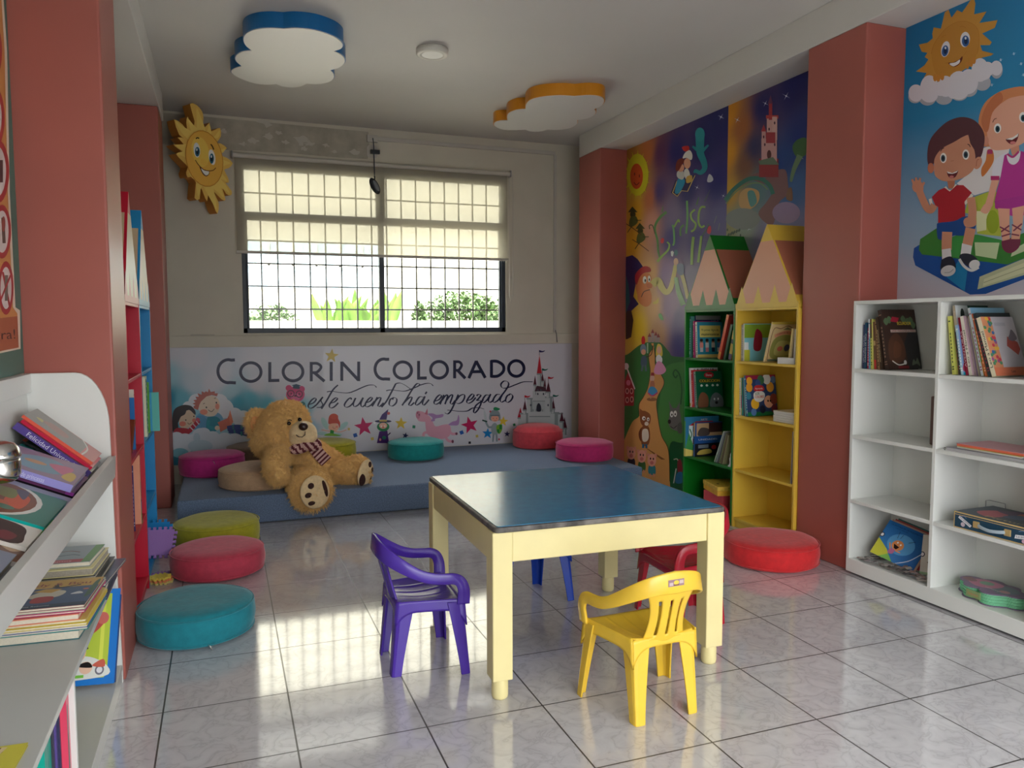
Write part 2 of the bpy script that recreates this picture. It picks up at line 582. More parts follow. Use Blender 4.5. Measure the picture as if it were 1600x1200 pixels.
# window frame, panes and the grille outside
NAVY = mat('dark_navy_metal', (22, 34, 48), .4)
win = empty('window_1', None, None, (0, 0, 0)); win['kind'] = 'structure'; win['label'] = 'wide window with dark frame'
FY0, FY1 = 3.68, 3.74
b = MB()
b.box(WX0, WX0 + .034, FY0, FY1, WZ0, WZ1).box(WX1 - .036, WX1, FY0, FY1, WZ0, WZ1).box(WX0, WX1, FY0, FY1, WZ0, WZ0 + .042).box(WX0, WX1, FY0, FY1, WZ1 - .06, WZ1)
b.box(WX0, WX1, FY0, FY1, 2.156, 2.222).box(1.522, 1.566, FY0, FY1, WZ0, 2.16).box(1.505, 1.58, FY0, FY1, 2.2, WZ1)
b.box(WX0 + .034, WX0 + .05, FY0 + .015, FY1, WZ0, 2.16).box(WX1 - .052, WX1 - .036, FY0 + .015, FY1, WZ0, 2.16)
o = b.build('window_frame', NAVY, win, bevel=.003); o['kind'] = 'structure'


def glass_mat():
    m = bpy.data.materials.new('window_glass'); m.use_nodes = True
    nt = m.node_tree; N, L = nt.nodes, nt.links
    N.remove(N['Principled BSDF'])
    t = N.new('ShaderNodeBsdfTransparent'); t.inputs[0].default_value = (.97, .99, .98, 1)
    g = N.new('ShaderNodeBsdfGlossy'); g.inputs['Roughness'].default_value = .02
    f = N.new('ShaderNodeFresnel'); f.inputs[0].default_value = 1.45
    mx = N.new('ShaderNodeMixShader'); L.new(f.outputs[0], mx.inputs[0]); L.new(t.outputs[0], mx.inputs[1]); L.new(g.outputs[0], mx.inputs[2])
    L.new(mx.outputs[0], N['Material Output'].inputs[0])
    return m


GLASS = glass_mat()
for x0, x1, z0, z1 in ((.42, 1.53, 1.26, 2.17), (1.56, 2.66, 1.26, 2.17), (.42, 1.52, 2.21, 2.57), (1.57, 2.66, 2.21, 2.57)):
    o = MB().add([(x0, 3.712, z0), (x1, 3.712, z0), (x1, 3.712, z1), (x0, 3.712, z1)], [(0, 1, 2, 3)]).build('window_pane', GLASS, win); o['kind'] = 'structure'
GR = mat('grille_steel', (120, 116, 108), .5)
b = MB()
GYY = 3.80
gx = [.412 + .1335 * i for i in range(18)]
for x in gx: b.box(x - .0065, x + .0065, GYY - .004, GYY + .004, WZ0, WZ1)
for z in (1.427, 1.620, 1.811, 2.002, 2.394): b.box(WX0, WX1, GYY - .004, GYY + .004, z - .0065, z + .0065)
o = b.build('window_grille', GR, win); o['kind'] = 'structure'

# ------------------------------------------------------------------ furniture
CARPET = mat('blue_grey_carpet', (100, 118, 144), .95, vary=.28, vscale=140, detail=4, bump=.5, bscale=260, bdist=.003, sheen=.2)
plat = MB().box(-.077, 3.25, 2.10, 3.645, 0.004, .185).build('platform', CARPET, bevel=.012)
tag(plat, 'low platform covered in blue-grey carpet under the window', 'platform')

# --- children's table
CREAM = mat('cream_paint', (230, 217, 158), .38, vary=.03, vscale=8)
BLUETOP = mat('blue_laminate', (34, 126, 172), .2, vary=.08, vscale=25, bump=.06, bscale=45, spec=.6)
EDGE = mat('worn_black_edge', (92, 88, 84), .5, vary=.75, vscale=22, detail=6)
TC, TR = (1.512, -.272), math.radians(-1)
table = empty('childrens_table', "low children's table with glossy blue top and cream legs", 'table', (*TC, 0), TR)
hx, hy = .452, .478


def rrect(hx, hy, r, n=5):
    out = []
    for cx, cy, a0 in ((hx - r, hy - r, 0), (-hx + r, hy - r, 90), (-hx + r, -hy + r, 180), (hx - r, -hy + r, 270)):
        out += [(cx + r * math.cos(math.radians(a0 + 90 * i / n)), cy + r * math.sin(math.radians(a0 + 90 * i / n))) for i in range(n + 1)]
    return out


flat = lambda a, c, d: V((a, c, d))
MB().prism(rrect(hx - .012, hy - .012, .012), flat, .6, .6105).build('tabletop', BLUETOP, table)
MB().prism(rrect(hx, hy, .02), flat, .589, .6085).build('edge_band', EDGE, table, bevel=.005)['label'] = 'worn black edge band'
for sx in (-1, 1):
    for sy in (-1, 1):
        cx, cy = sx * .4195, sy * .4285
        lg = MB().box(cx - .036, cx + .036, cy - .036, cy + .036, .072, .5885).build('leg', CREAM, table, bevel=.004)
        MB().lathe([(.022, 0), (.027, .004), (.029, .012), (.029, .058), (.026, .066), (.026, .0735)], 24).build('foot', CREAM, lg, smooth=True).location = (cx, cy, 0)
APR = []
for sy in (-1, 1):
    MB().box(-.383, .383, sy * .428 - .011 + sy * .02, sy * .428 + .011 + sy * .02, .482, .5885).build('apron', CREAM, table, bevel=.003)
for sx in (-1, 1):
    MB().box(sx * .419 - .011 + sx * .02, sx * .419 + .011 + sx * .02, -.3925, .3925, .482, .5885).build('apron', CREAM, table, bevel=.003)


# --- small plastic armchairs
def sweep(mb, pts, nrm, wid, th):
    """band of width wid and thickness th along pts; nrm = outward normals"""
    pts = [V(p) for p in pts]; rings = []
    for i, p in enumerate(pts):
        t = (pts[min(i + 1, len(pts) - 1)] - pts[max(i - 1, 0)]).normalized()
        n = V(nrm[i]); n = (n - t * n.dot(t)).normalized(); w = t.cross(n)
        hw = wid[i] / 2; ht = th / 2
        prof = [(-hw, -ht * .6), (-hw * .9, -ht), (hw * .9, -ht), (hw, -ht * .4), (hw, ht * .6), (hw * .9, ht), (-hw * .9, ht), (-hw, ht * .6)]
        rings.append([p + w * a + n * c for a, c in prof])
    mb.loft(rings)
    return mb


def leg_rings(foot, top, z0, z1, wing_top, wing_foot, th=.007):
    """L-section leg opening inwards; foot/top = outer corner (x, y)"""
    sx = 1 if foot[0] > 0 else -1; sy = 1 if foot[1] > 0 else -1
    rings = []
    n = 9
    for i in range(n):
        t = i / (n - 1)
        x = foot[0] + (top[0] - foot[0]) * t; y = foot[1] + (top[1] - foot[1]) * t; z = z0 + (z1 - z0) * t
        w = wing_foot + (wing_top - wing_foot) * (t ** 1.3)
        wx, wy = w, w
        c = .3 * w
        o_ = [(0 - wx, 0), (-c, 0), (-.25 * c, -.25 * c), (0, -c), (0, -wy), (-th, -wy), (-th, -c - th * .4), (-c * .6 - th * .5, -c * .6 - th * .5), (-c - th * .4, -th), (-wx, -th)]
        rings.append([(x + sx * a, y + sy * d, z) for a, d in o_])
    return rings


def make_chair(label, color, loc, rz, key, sticker=False):
    m = mat(key + '_plastic', color, .27, vary=.05, vscale=10, spec=.5)
    c = empty('plastic_chair', label, 'chair', (*loc, 0), rz, 'small plastic armchairs round the blue table')
    # seat with ribs and rolled front edge
    ribs = (-.09, -.03, .03, .09)

    def seat(u, v):
        hw = .122 + (.166 - .122) * v - .012 * (abs(2 * v - 1) ** 4)
        x = (2 * u - 1) * hw
        y = -.118 + .242 * v + .012 * (1 - (2 * u - 1) ** 2) * (v - .3)
        z = .274 - .016 * math.sin(PI * min(1, v * 1.05)) * (1 - (2 * u - 1) ** 2) + .006 * (2 * u - 1) ** 2
        if v > .9: z -= .016 * ((v - .9) / .1) ** 2
        for r in ribs:
            z += .0028 * math.exp(-((x - r * (.75 + .35 * v)) / .004) ** 2) * (1 if .12 < v < .88 else 0)
        return V((x, y, z))
    MB().grid(seat, 64, 20).build('seat', m, c, smooth=True, solid=.007, fixn=False, offset=-1)

    # skirt between the legs, arched
    def skirt(p0, p1, q0, q1, z0, z1, drop, name='seat_rim'):
        def fn(u, v):
            top = V((p0[0] + (p1[0] - p0[0]) * u, p0[1] + (p1[1] - p0[1]) * u, z0 + (z1 - z0) * u))
            low = V((q0[0] + (q1[0] - q0[0]) * u, q0[1] + (q1[1] - q0[1]) * u, 0))
            d = drop + .055 * abs(2 * u - 1) ** 5
            zz = top.z - d * v
            k = d * v / top.z
            return V((top.x + (low.x - top.x) * k, top.y + (low.y - top.y) * k, zz))
        return fn
    rim = MB()
    FT, BT = (.166, .124), (.122, -.118)      # seat corners
    FF, BF = (.186, .142), (.122, -.142)      # feet
    for s in (-1, 1):
        rim.grid(skirt((s * FT[0], FT[1]), (s * BT[0], BT[1]), (s * FF[0], FF[1]), (s * BF[0], BF[1]), .281, .281, .042), 24, 5)
    rim.grid(skirt((-FT[0], FT[1]), (FT[0], FT[1]), (-FF[0], FF[1]), (FF[0], FF[1]), .268, .268, .032), 24, 5)
    rim.grid(skirt((-BT[0], BT[1]), (BT[0], BT[1]), (-BF[0], BF[1]), (BF[0], BF[1]), .276, .276, .03), 24, 5)
    rim.build('seat_rim', m, c, smooth=True, solid=.006, fixn=True)
    for sx in (-1, 1):
        MB().loft(leg_rings((sx * FF[0], FF[1]), (sx * FT[0], FT[1]), 0, .27, .064, .036)).build('leg', m, c, bevel=.002)
        MB().loft(leg_rings((sx * BF[0], BF[1]), (sx * BT[0], BT[1]), 0, .276, .068, .038)).build('leg', m, c, bevel=.002)
    # backrest with three slots, running up into the middle of the top rail
    NX, NY = 26, 24

    def back(u, v):
        z = .256 + .212 * v
        hw = .082 - .016 * math.sin(PI * min(1, v / .8)) + .05 * max(0, v - .66) ** 1.5
        x = (2 * u - 1) * hw
        y = -.104 - .056 * v - .014 * (1 - (2 * u - 1) ** 2)
        return V((x, y, z))
    slot = lambda i, j: i in (5, 6, 12, 13, 19, 20) and 3 <= j <= 16
    bk = MB().grid(back, NX, NY, slot)
    n0 = len(bk.v)
    half = [(0, -.1735, .468), (.045, -.1725, .467), (.085, -.164, .460), (.122, -.138, .441), (.148, -.098, .415), (.164, -.05, .388), (.171, 0, .370), (.174, .045, .364), (.175, .082, .361), (.176, .106, .348), (.176, .118, .322), (.172, .120, .295), (.168, .119, .262)]
    hp = spline(half, k=4)
    full = [(-x, y, z) for x, y, z in hp[:0:-1]] + hp
    L2 = len(hp) - 1

    def rail(i):
        s_ = 1 if i >= L2 else -1
        t = abs(i - L2) / L2
        q = min(1, t / .34)
        nn = V((s_ * math.sin(q * 1.42), -math.cos(q * 1.42), .06)) if t < .34 else V((s_, -.15 * (1 - t), .05))
        return nn.normalized(), .072 - .032 * min(1, t / .42) + .008 * max(0, t - .7) / .3
    bo = bk.build('backrest', m, c, smooth=True, solid=.007, fixn=False)
    seg_ = list(range(2 * L2 + 1))
    sweep(MB(), [full[i] for i in seg_], [rail(i)[0] for i in seg_], [rail(i)[1] for i in seg_], .011).build('armrest_rail', m, c, smooth=True)
    if sticker:
        a = Art(lambda p, q: V((p, -.1797 + .10 * p * p * 10 * .3, q)), (0, -1, -.05))
        a.rect(-.03, .458, .03, .480, (150, 120, 128)); a.ell(.0, .470, .01, .007, (236, 196, 70)); a.rect(-.026, .461, -.012, .471, (196, 176, 176)); a.rect(.012, .465, .027, .476, (196, 178, 170)); a.rect(-.01, .46, .01, .464, (120, 84, 60))
        st = MB(); a.into(st); st.build('sticker', PRINT, c, fixn=False)['label'] = 'small printed sticker'
    return c


make_chair('purple plastic armchair left of the blue-topped table', (74, 44, 158), (.905, -.296), math.radians(-90), 'purple')
make_chair('yellow plastic armchair with slotted back, in front of the table', (230, 190, 58), (1.536, -.892), math.radians(3), 'yellow', True)
make_chair('red plastic armchair at the right side of the table', (176, 22, 44), (2.078, -.285), math.radians(88), 'red')
make_chair('blue plastic armchair pushed under the far side of the table', (16, 62, 168), (1.545, .222), math.radians(180), 'blue')


# --- floor poufs
def pouf(label, color, x, y, r, h, z, seed, zip_at=None, rough_cloth=False, puff=0):
    rn = random.Random(seed)
    m = mat('cloth_%02x%02x%02x' % color, color, .88, vary=.1, vscale=30, sheen=.5, bump=.35 if not rough_cloth else .9, bscale=45 if not rough_cloth else 160, bdist=.004)
    e = .022
    prof = [(0, 0), (r * .6, 0), (r - .03, .001), (r - .012, .006), (r - .003, .016), (r, .032)]
    prof += [(r + .004 * math.sin(PI * t), .032 + (h - .064) * t) for t in (.2, .4, .6, .8)]
    prof += [(r, h - .032), (r - .003, h - .018), (r - .010, h - .008), (r - .022, h - .002), (r * .85, h + .003 + puff * .5), (r * .6, h + .005 + puff), (r * .3, h + .006 + puff), (0, h + .006 + puff)]
    mb = MB().lathe(prof, 72)
    o3 = V((rn.uniform(0, 50), rn.uniform(0, 50), rn.uniform(0, 50)))
    vs = []
    for p in mb.v:
        p = V(p); k = mnoise.noise(p * 5 + o3) * .006 + mnoise.noise(V((p.x * 14, p.y * 14, p.z * 3)) + o3) * .002
        q = V((p.x, p.y, 0)); rr = q.length
        s = (rr + k * min(1, rr / r)) / rr if rr > 1e-4 else 1
        vs.append((p.x * s, p.y * s, max(0, p.z + (k * .5 if p.z > h * .7 else 0))))
    mb.v = vs
    o = mb.build('pouf', m, smooth=True, loc=(x, y, z))
    tag(o, label, 'pouf', 'round cloth floor poufs')
    sm = MB()
    for zz in (.018, h - .014):
        sm.tube([((r - .001) * math.cos(2 * PI * k / 60), (r - .001) * math.sin(2 * PI * k / 60), zz) for k in range(60)], .0032, 6, closed=True)
    sm.build('piping', m, o, smooth=True)
    if zip_at is not None:
        a, zz = zip_at
        c_, s_ = math.cos(a), math.sin(a)
        MB().tube([((r + .004) * c_, (r + .004) * s_, zz), ((r + .012) * c_ - .006 * s_, (r + .012) * s_ + .006 * c_, zz - .004), ((r + .010) * c_ - .012 * s_, (r + .010) * s_ + .012 * c_, zz - .02)], .0022, 6).build('zip_pull', mat('zip_metal', (210, 208, 202), .3, 1), o, smooth=True)['label'] = 'small silver zip pull'
    return o


pouf('large teal pouf on the tiles, nearest the coral pillar', (20, 128, 142), .085, .316, .231, .134, 0, 1, (math.radians(-78), .02))
pouf('rose pink pouf on the tiles between the teal and olive ones', (190, 62, 84), .164, 1.153, .232, .131, 0, 2)
pouf('olive green pouf on the tiles against the platform front', (168, 164, 36), .158, 1.72, .24, .142, 0, 3)
pouf('red pouf on the tiles beside the yellow bookcase', (206, 36, 40), 2.994, .268, .25, .128, 0, 4)
pouf('magenta pouf at the near left end of the platform', (176, 34, 118), .123, 3.027, .23, .15, .185, 5, (math.radians(-88), .128))
pouf('beige woven pouf on the platform edge behind the teddy bear arm', (186, 152, 118), .43, 2.46, .262, .132, .185, 6, rough_cloth=True)
pouf('brown pouf against the banner, behind the magenta and beige ones', (126, 108, 88), .475, 3.37, .25, .15, .185, 7)
pouf('olive yellow pouf on the platform behind the teddy bear', (176, 168, 36), 1.0, 3.36, .238, .148, .185, 8)
pouf('teal pouf alone in the middle of the carpeted platform', (16, 142, 140), 1.71, 3.178, .23, .143, .185, 9)
pouf('coral pink puffy pouf on the platform under the printed castle', (212, 70, 82), 2.886, 3.36, .227, .165, .185, 10, puff=.03)
pouf('magenta pouf on the platform beside the right pillar', (186, 36, 104), 2.998, 2.62, .236, .146, .185, 11)


# --- pencil-shaped bookcases
def pencil_case(label, color, tip, y0, y1, face, depth, key, tipz=1.872, dark=1.0):
    """face = x of the front plane, opening towards -x when depth > 0"""
    m = mat(key + '_board', color, .4, vary=.03, vscale=5)
    d = depth
    x0, x1 = face, face + d
    w = .016
    case = empty('pencil_bookcase', label, 'bookcase', (face + d / 2, (y0 + y1) / 2, 0), 0, 'pencil shaped bookcases')
    ox, oy = face + d / 2, (y0 + y1) / 2

    def bx(mb, a0, a1, b0, b1, c0, c1):
        a0, a1 = min(a0, a1), max(a0, a1)
        return mb.box(a0 - ox, a1 - ox, b0 - oy, b1 - oy, c0, c1)
    for y in (y0, y1 - w):
        bx(MB(), x0, x1, y, y + w, 0, 1.385).build('side_panel', m, case, bevel=.0015)
    bk = x1 - .006 if d > 0 else x1 + .006
    bx(MB(), bk, x1, y0 + w, y1 - w, .0, 1.385).build('back_panel', m, case)
    for z in (.062, .374, .715, 1.058):
        bx(MB(), x0 + (.002 if d > 0 else -.002), bk, y0 + w, y1 - w, z - .016, z).build('shelf', m, case, bevel=.0015)
    bx(MB(), x0 + (.002 if d > 0 else -.002), bk, y0 + w, y1 - w, 1.37, 1.385).build('top_board', m, case, bevel=.0015)
    bx(MB(), x0 + (.012 if d > 0 else -.012), x0 + (.026 if d > 0 else -.026), y0 + w, y1 - w, 0, .046).build('plinth', m, case)
    # sharpened pencil top: gable front and two sloping boards
    ym = (y0 + y1) / 2
    sgn = -1 if d > 0 else 1
    WOOD = (222, 158, 128) if d > 0 else (196, 172, 140)
    zt = tipz
    gab = MB(); cgl = lin(color)
    tri = [(y0, 1.385), (y1, 1.385), (ym, zt)]
    gab.prism(tri, lambda a, c, q: V((x0 + q * (1 if d > 0 else -1) - ox, a - oy, c)), 0, .012, cgl)
    art = Art(lambda a, c: V((x0 - ox, a - oy, c)), (sgn, 0, 0), .0003)
    hh = zt - 1.385

    def edge(t): return (y0 + (ym - y0) * t, y1 + (ym - y1) * t, 1.385 + hh * t)
    t1, t2 = .17, .80
    a0, a1, z1 = edge(.02); b0, b1, z2 = edge(t2)
    art.poly([(a0 + .004, z1 - .008), (a1 - .004, z1 - .008), (b1, z2), (b0, z2)], WOOD)
    W_ = y1 - y0
    zz = 1.386
    for i, (f0, f1) in enumerate(((0, .2), (.27, .45), (.53, .71), (.8, 1))):
        p0, p1 = y0 + W_ * f0, y0 + W_ * f1
        pm = (p0 + p1) / 2
        if i == 0: pm = y0 + W_ * .105; hgt = .135
        elif i == 3: pm = y1 - W_ * .105; hgt = .135
        else: hgt = .13
        art.poly([(p0, zz), (p1, zz), (pm, zz + hgt)], color)
    art.rect(y0, zz, y1, zz + .028, color)
    gab.col = cgl; art.into(gab)
    gab.build('pencil_tip_front', mat('board_print', rough=.4, attr=True), case, fixn=False)
    for s, (ya, yb) in ((0, (y0, ym)), (1, (y1, ym))):
        sl = MB()
        X0, X1 = x0 + (.012 if d > 0 else -.012), x1
        bands = ((0, .14, color), (.14, .8, WOOD if d < 0 else (176, 108, 82)), (.8, 1, color))
        for f0, f1, cc in bands:
            q = [(ya + (yb - ya) * f, 1.385 + hh * f) for f in (f0, f1)]
            th = .01
            vs = []
            for xx in (X0, X1):
                for (yy, zz2) in q:
                    vs.append((xx - ox, yy - oy, zz2)); vs.append((xx - ox, yy - oy, zz2 - th))
            sl.add(vs, [(0, 2, 6, 4), (1, 5, 7, 3), (0, 1, 3, 2), (4, 6, 7, 5), (0, 4, 5, 1), (2, 3, 7, 6)], lin(cc))
        sl.build('pencil_slope', mat('board_print', rough=.4, attr=True), case)
    return case


pencil_case('green pencil-shaped bookcase beside the fairy-tale mural', (6, 112, 26), None, .957, 1.526, 3.238, .268, 'green')
pencil_case('yellow pencil-shaped bookcase against the coral pillar', (226, 190, 70), None, .382, .953, 3.238, .268, 'yellow')
pencil_case('crimson red pencil-shaped bookcase against the left pillar', (186, 12, 46), None, .405, .985, -.150, -.262, 'red')
pencil_case('sky blue pencil-shaped bookcase beyond the red one', (8, 132, 190), None, .989, 1.572, -.150, -.262, 'blue')

# --- white cube shelves on the right
WBOARD = mat('white_melamine', (226, 228, 224), .35, vary=.01, vscale=3)
cub = empty('white_shelf_unit', 'white open shelf unit with cubes along the right wall', 'bookshelf', (3.36, -.9, 0))


def cubx(nm, x0, x1, y0, y1, z0, z1):
    return MB().box(x0 - 3.36, x1 - 3.36, y0 + .9, y1 + .9, z0, z1).build(nm, WBOARD, cub, bevel=.0012)


SX0, SX1 = 3.222, 3.506
Y_DIV = (-.040, -.535, -1.03, -1.525, -2.02)
cubx('back_panel', SX1 - .006, SX1, -2.03, -.04, .05, 1.39)
for i, y in enumerate(Y_DIV):
    cubx('side_panel' if i in (0, 4) else 'divider', SX0, SX1 - .006, y - .018, y, .062, 1.384)
for i in range(4):
    ya, yb = Y_DIV[i + 1], Y_DIV[i] - .018
    for z in (.39, .722, 1.06):
        cubx('shelf', SX0 + .001, SX1 - .006, ya, yb, z - .018, z)
cubx('top_board', SX0, SX1, -2.038, -.04, 1.384, 1.402)
cubx('bottom_board', SX0 + .001, SX1 - .006, -2.02, -.04, .062, .08)
cubx('plinth', SX0 - .0005, SX0 + .014, -2.038, -.04, .012, .0815)

# --- white book display on the left
ds = empty('book_display', 'white book display with sloping shelf in the left corner', 'bookshelf', (-.28, -1.2, 0))


def dsx(nm, mb, m=WBOARD, bevel=.0015):
    mb.v = [(p[0] + .28, p[1] + 1.2, p[2]) for p in mb.v]
    return mb.build(nm, m, ds, bevel=bevel)


GREYB = mat('grey_white_melamine', (196, 196, 192), .33, vary=.02, vscale=3)
DX0, DX1 = XL + .004, -.15
side = [(DX0, 0), (DX1, 0), (DX1, .05), (-.157, .5)] + [(-.160 - .1 * (1 - math.cos(math.radians(a))), .93 + .193 * math.sin(math.radians(a))) for a in range(0, 91, 10)] + [(DX0, 1.123)]
for y in (-.115, -2.6):
    dsx('side_panel', MB().prism(side, lambda a, c, q: V((a, q, c)), y, y + .018))
dsx('back_panel', MB().box(DX0, DX0 + .008, -2.582, -.115, .04, 1.123))
dsx('top_rail', MB().box(DX0 + .008, DX0 + .022, -2.582, -.115, 1.06, 1.123))
# sloping shelf: high at the back, lip in front
slope = [(DX0 + .008, .862), (-.17, .762), (-.166, .776), (DX0 + .008, .878)]
dsx('sloping_shelf', MB().prism(slope, lambda a, c, q: V((a, q, c)), -2.582, -.115), GREYB)
lip = [(-.172, .748), (-.148, .752), (-.144, .828), (-.166, .826)]
dsx('lip', MB().prism(lip, lambda a, c, q: V((a, q, c)), -2.582, -.115), GREYB)
dsx('shelf', MB().box(DX0 + .008, DX1 - .002, -2.582, -.115, .398, .416), GREYB)
dsx('divider', MB().box(DX0 + .008, -.165, -.925, -.907, .068, .398))
dsx('divider', MB().box(DX0 + .008, -.165, -1.745, -1.727, .068, .398))
dsx('bottom_board', MB().box(DX0 + .008, DX1, -2.582, -.115, .05, .068), GREYB)
dsx('plinth', MB().box(-.168, -.152, -2.582, -.115, 0, .05), GREYB)

# ------------------------------------------------------------------ printed wall graphics
INK = (20, 23, 62)
# --- the long banner under the window
YW = YB - .004
ban = empty('wall_banner', 'long white printed banner with a storybook title along the wall above the platform', 'banner', (1.5, YB, .65))
MB().add([(XL - 1.5, YW - YB, .186 - .65), (3.36 - 1.5, YW - YB, .186 - .65), (3.36 - 1.5, YW - YB, 1.112 - .65), (XL - 1.5, YW - YB, 1.112 - .65), (XL - 1.5, 0, .186 - .65), (3.36 - 1.5, 0, .186 - .65), (3.36 - 1.5, 0, 1.112 - .65), (XL - 1.5, 0, 1.112 - .65)],
         [(0, 1, 2, 3), (0, 4, 5, 1), (1, 5, 6, 2), (2, 6, 7, 3), (3, 7, 4, 0)]).build('panel', mat('glossy_white_vinyl', (214, 214, 222), .22), ban)
BO = V((1.5, YB, .65))
ban_fn = lambda a, b: on(a, b, 1, YW) - BO


def banner_part(name, art, label=None):
    mb = MB(); art.into(mb); o = mb.build(name, PRINT, ban, fixn=False)
    if label: o['label'] = label
    return o


def new_art(base=.0014): return Art(ban_fn, (0, -1, 0), base)


# title, drawn as broad strokes
A = new_art(); W = 4.7


def L_C(x0, x1, y0, y1):
    cx = x0 + (x1 - x0) * .62; cy = (y0 + y1) / 2; rx = cx - x0; ry = (y1 - y0) / 2
    pts = [(x1, y0 + .8)] + [(cx + rx * math.cos(math.radians(a)), cy - ry * math.sin(math.radians(a)) * .97) for a in range(75, 290, 12)] + [(x1 + 1.5, y1 - .3)]
    A.stroke(pts, W, INK, k=3)


def L_O(cx, cy, rx, ry):
    A.stroke([(cx + rx * math.cos(2 * PI * i / 22), cy + ry * math.sin(2 * PI * i / 22)) for i in range(22)], W, INK, closed=True, k=2)


def seg(*p): A.stroke(list(p), W, INK, smooth=False)


def L_L(x, y0, y1, x2): seg((x, y0), (x, y1)); seg((x - W / 2, y1 - W / 2), (x2, y1 - W / 2 - .3))


def L_R(x, y0, y1, xb, xl):
    seg((x, y0), (x, y1)); h = (y1 - y0)
    A.stroke([(x, y0 + W / 2), (x + (xb - x) * .55, y0 + W / 2 + .2), (xb - W / 2, y0 + h * .27), (x + (xb - x) * .5, y0 + h * .53), (x + 1.5, y0 + h * .55)], W * .9, INK, k=5)
    seg((x + 4, y0 + h * .53), (xl, y1))


def letter(*calls):
    global A
    A = new_art()
    for f, *p in calls: f(*p)
    banner_part('letter', A)


letter((L_C, 340.5, 367, 561.5, 598.5)); letter((L_O, 391.8, 581.3, 16, 14.6)); letter((L_L, 421.5, 565.8, 597, 436.5)); letter((L_O, 457.8, 580.8, 15.4, 14.2))
letter((L_R, 486.3, 565.5, 595.8, 504, 507)); letter((seg, (517.5, 565.5), (517.5, 595.2)))
letter((seg, (534, 595), (534, 565)), (seg, (534, 566), (560, 594)), (seg, (560.4, 565), (560.4, 595.5)))
letter((L_C, 586, 608, 560.5, 592.8)); letter((L_O, 629.3, 578.5, 13.6, 13)); letter((L_L, 654, 563.8, 593.2, 666.7)); letter((L_O, 686, 577.8, 13.2, 13))
letter((L_R, 710.3, 563, 591.2, 723.5, 727)); letter((seg, (732.4, 591), (744.3, 564)), (seg, (743.7, 564), (758.2, 590.4)), (seg, (737, 581), (752, 580.4)))


def d_bowl(): A.stroke([(767, 564.5), (777, 564.8), (786, 571), (786.3, 580), (778, 587.4), (767, 588)], W, INK, k=5)


letter((seg, (767.8, 562.7), (767.8, 589.8)), (d_bowl,)); letter((L_O, 806.6, 575.8, 12, 12.2))
A = new_art(); A.star(518, 556, 11.5, (214, 190, 96), .1)
banner_part('gold_star', A)

# second line in a flowing hand
A = new_art(); PEN = (.75, 2.7, math.radians(112))


def pen(*p): A.stroke(list(p), 1, INK, pen=PEN, k=7)


A.at(470, 590, 7.619)
S_ = 7.619
PEN = (.75 * S_, 2.6 * S_, math.radians(112))
pen((95, 320), (150, 300), (182, 262), (168, 243), (128, 268), (90, 325), (100, 362), (140, 358), (190, 320))
pen((190, 320), (262, 232), (238, 270), (262, 322), (240, 352), (188, 356))
pen((442, 88), (380, 150), (310, 270), (245, 372)); pen((310, 170), (370, 162), (450, 176), (560, 182), (640, 158), (720, 122), (800, 92), (870, 90), (902, 118))
pen((345, 305), (400, 290), (436, 252), (418, 240), (380, 268), (340, 325), (352, 360), (395, 350), (446, 300))
pen((600, 262), (596, 240), (560, 262), (520, 320), (535, 352), (580, 342), (625, 300))
pen((625, 300), (652, 242), (625, 310), (640, 345), (690, 318), (742, 238)); pen((742, 238), (714, 310), (730, 348), (775, 318))
pen((770, 300), (822, 282), (850, 248), (836, 234), (800, 262), (766, 318), (782, 348), (830, 330), (878, 280))
pen((912, 232), (880, 290), (848, 342)); pen((862, 312), (910, 252), (950, 236), (945, 270), (918, 330), (940, 342), (985, 300))
pen((1130, 72), (1085, 160), (1020, 280), (960, 352)); pen((1015, 156), (1075, 146), (1160, 156), (1240, 160), (1330, 130), (1410, 92), (1400, 70), (1370, 82), (1320, 150), (1260, 250), (1205, 332))
pen((1130, 72), (1180, 64), (1240, 90), (1310, 140)); pen((1410, 92), (1490, 70), (1545, 72), (1576, 100))
pen((1105, 240), (1065, 260), (1052, 320), (1090, 338), (1134, 300), (1140, 252), (1105, 238), (1090, 262))
pen((1230, 298), (1290, 240), (1322, 232), (1312, 270), (1285, 322), (1310, 330), (1350, 296))
pen((1462, 232), (1410, 232), (1366, 300), (1378, 328), (1430, 292), (1478, 222)); pen((1478, 222), (1448, 300), (1468, 326), (1526, 262)); pen((1500, 168), (1480, 196))
A.at(640, 590, 8.421); S_ = 8.421; PEN = (.75 * S_, 2.6 * S_, math.radians(112))
pen((330, 310), (385, 290), (418, 246), (400, 226), (360, 256), (322, 320), (338, 352), (390, 330), (440, 268))
pen((450, 226), (425, 290), (400, 352)); pen((425, 300), (470, 240), (500, 228), (490, 275), (465, 350)); pen((485, 300), (530, 240), (565, 226), (552, 280), (535, 330), (560, 348), (600, 300))
pen((640, 222), (590, 340), (540, 440), (500, 478), (462, 462)); pen((612, 300), (660, 240), (715, 222), (722, 262), (690, 320), (640, 342), (610, 330)); pen((495, 428), (560, 432), (660, 444), (760, 438), (830, 400), (920, 398), (980, 414))
pen((755, 300), (810, 284), (846, 236), (826, 216), (790, 246), (752, 310), (770, 338), (820, 318), (870, 262))
pen((880, 240), (905, 222), (936, 232), (905, 278), (880, 300), (930, 300), (938, 340), (900, 420), (856, 464), (842, 440), (870, 370), (930, 320), (975, 290))
pen((1050, 232), (1000, 232), (956, 300), (970, 330), (1020, 292), (1066, 216)); pen((1066, 216), (1036, 292), (1056, 326), (1110, 290))
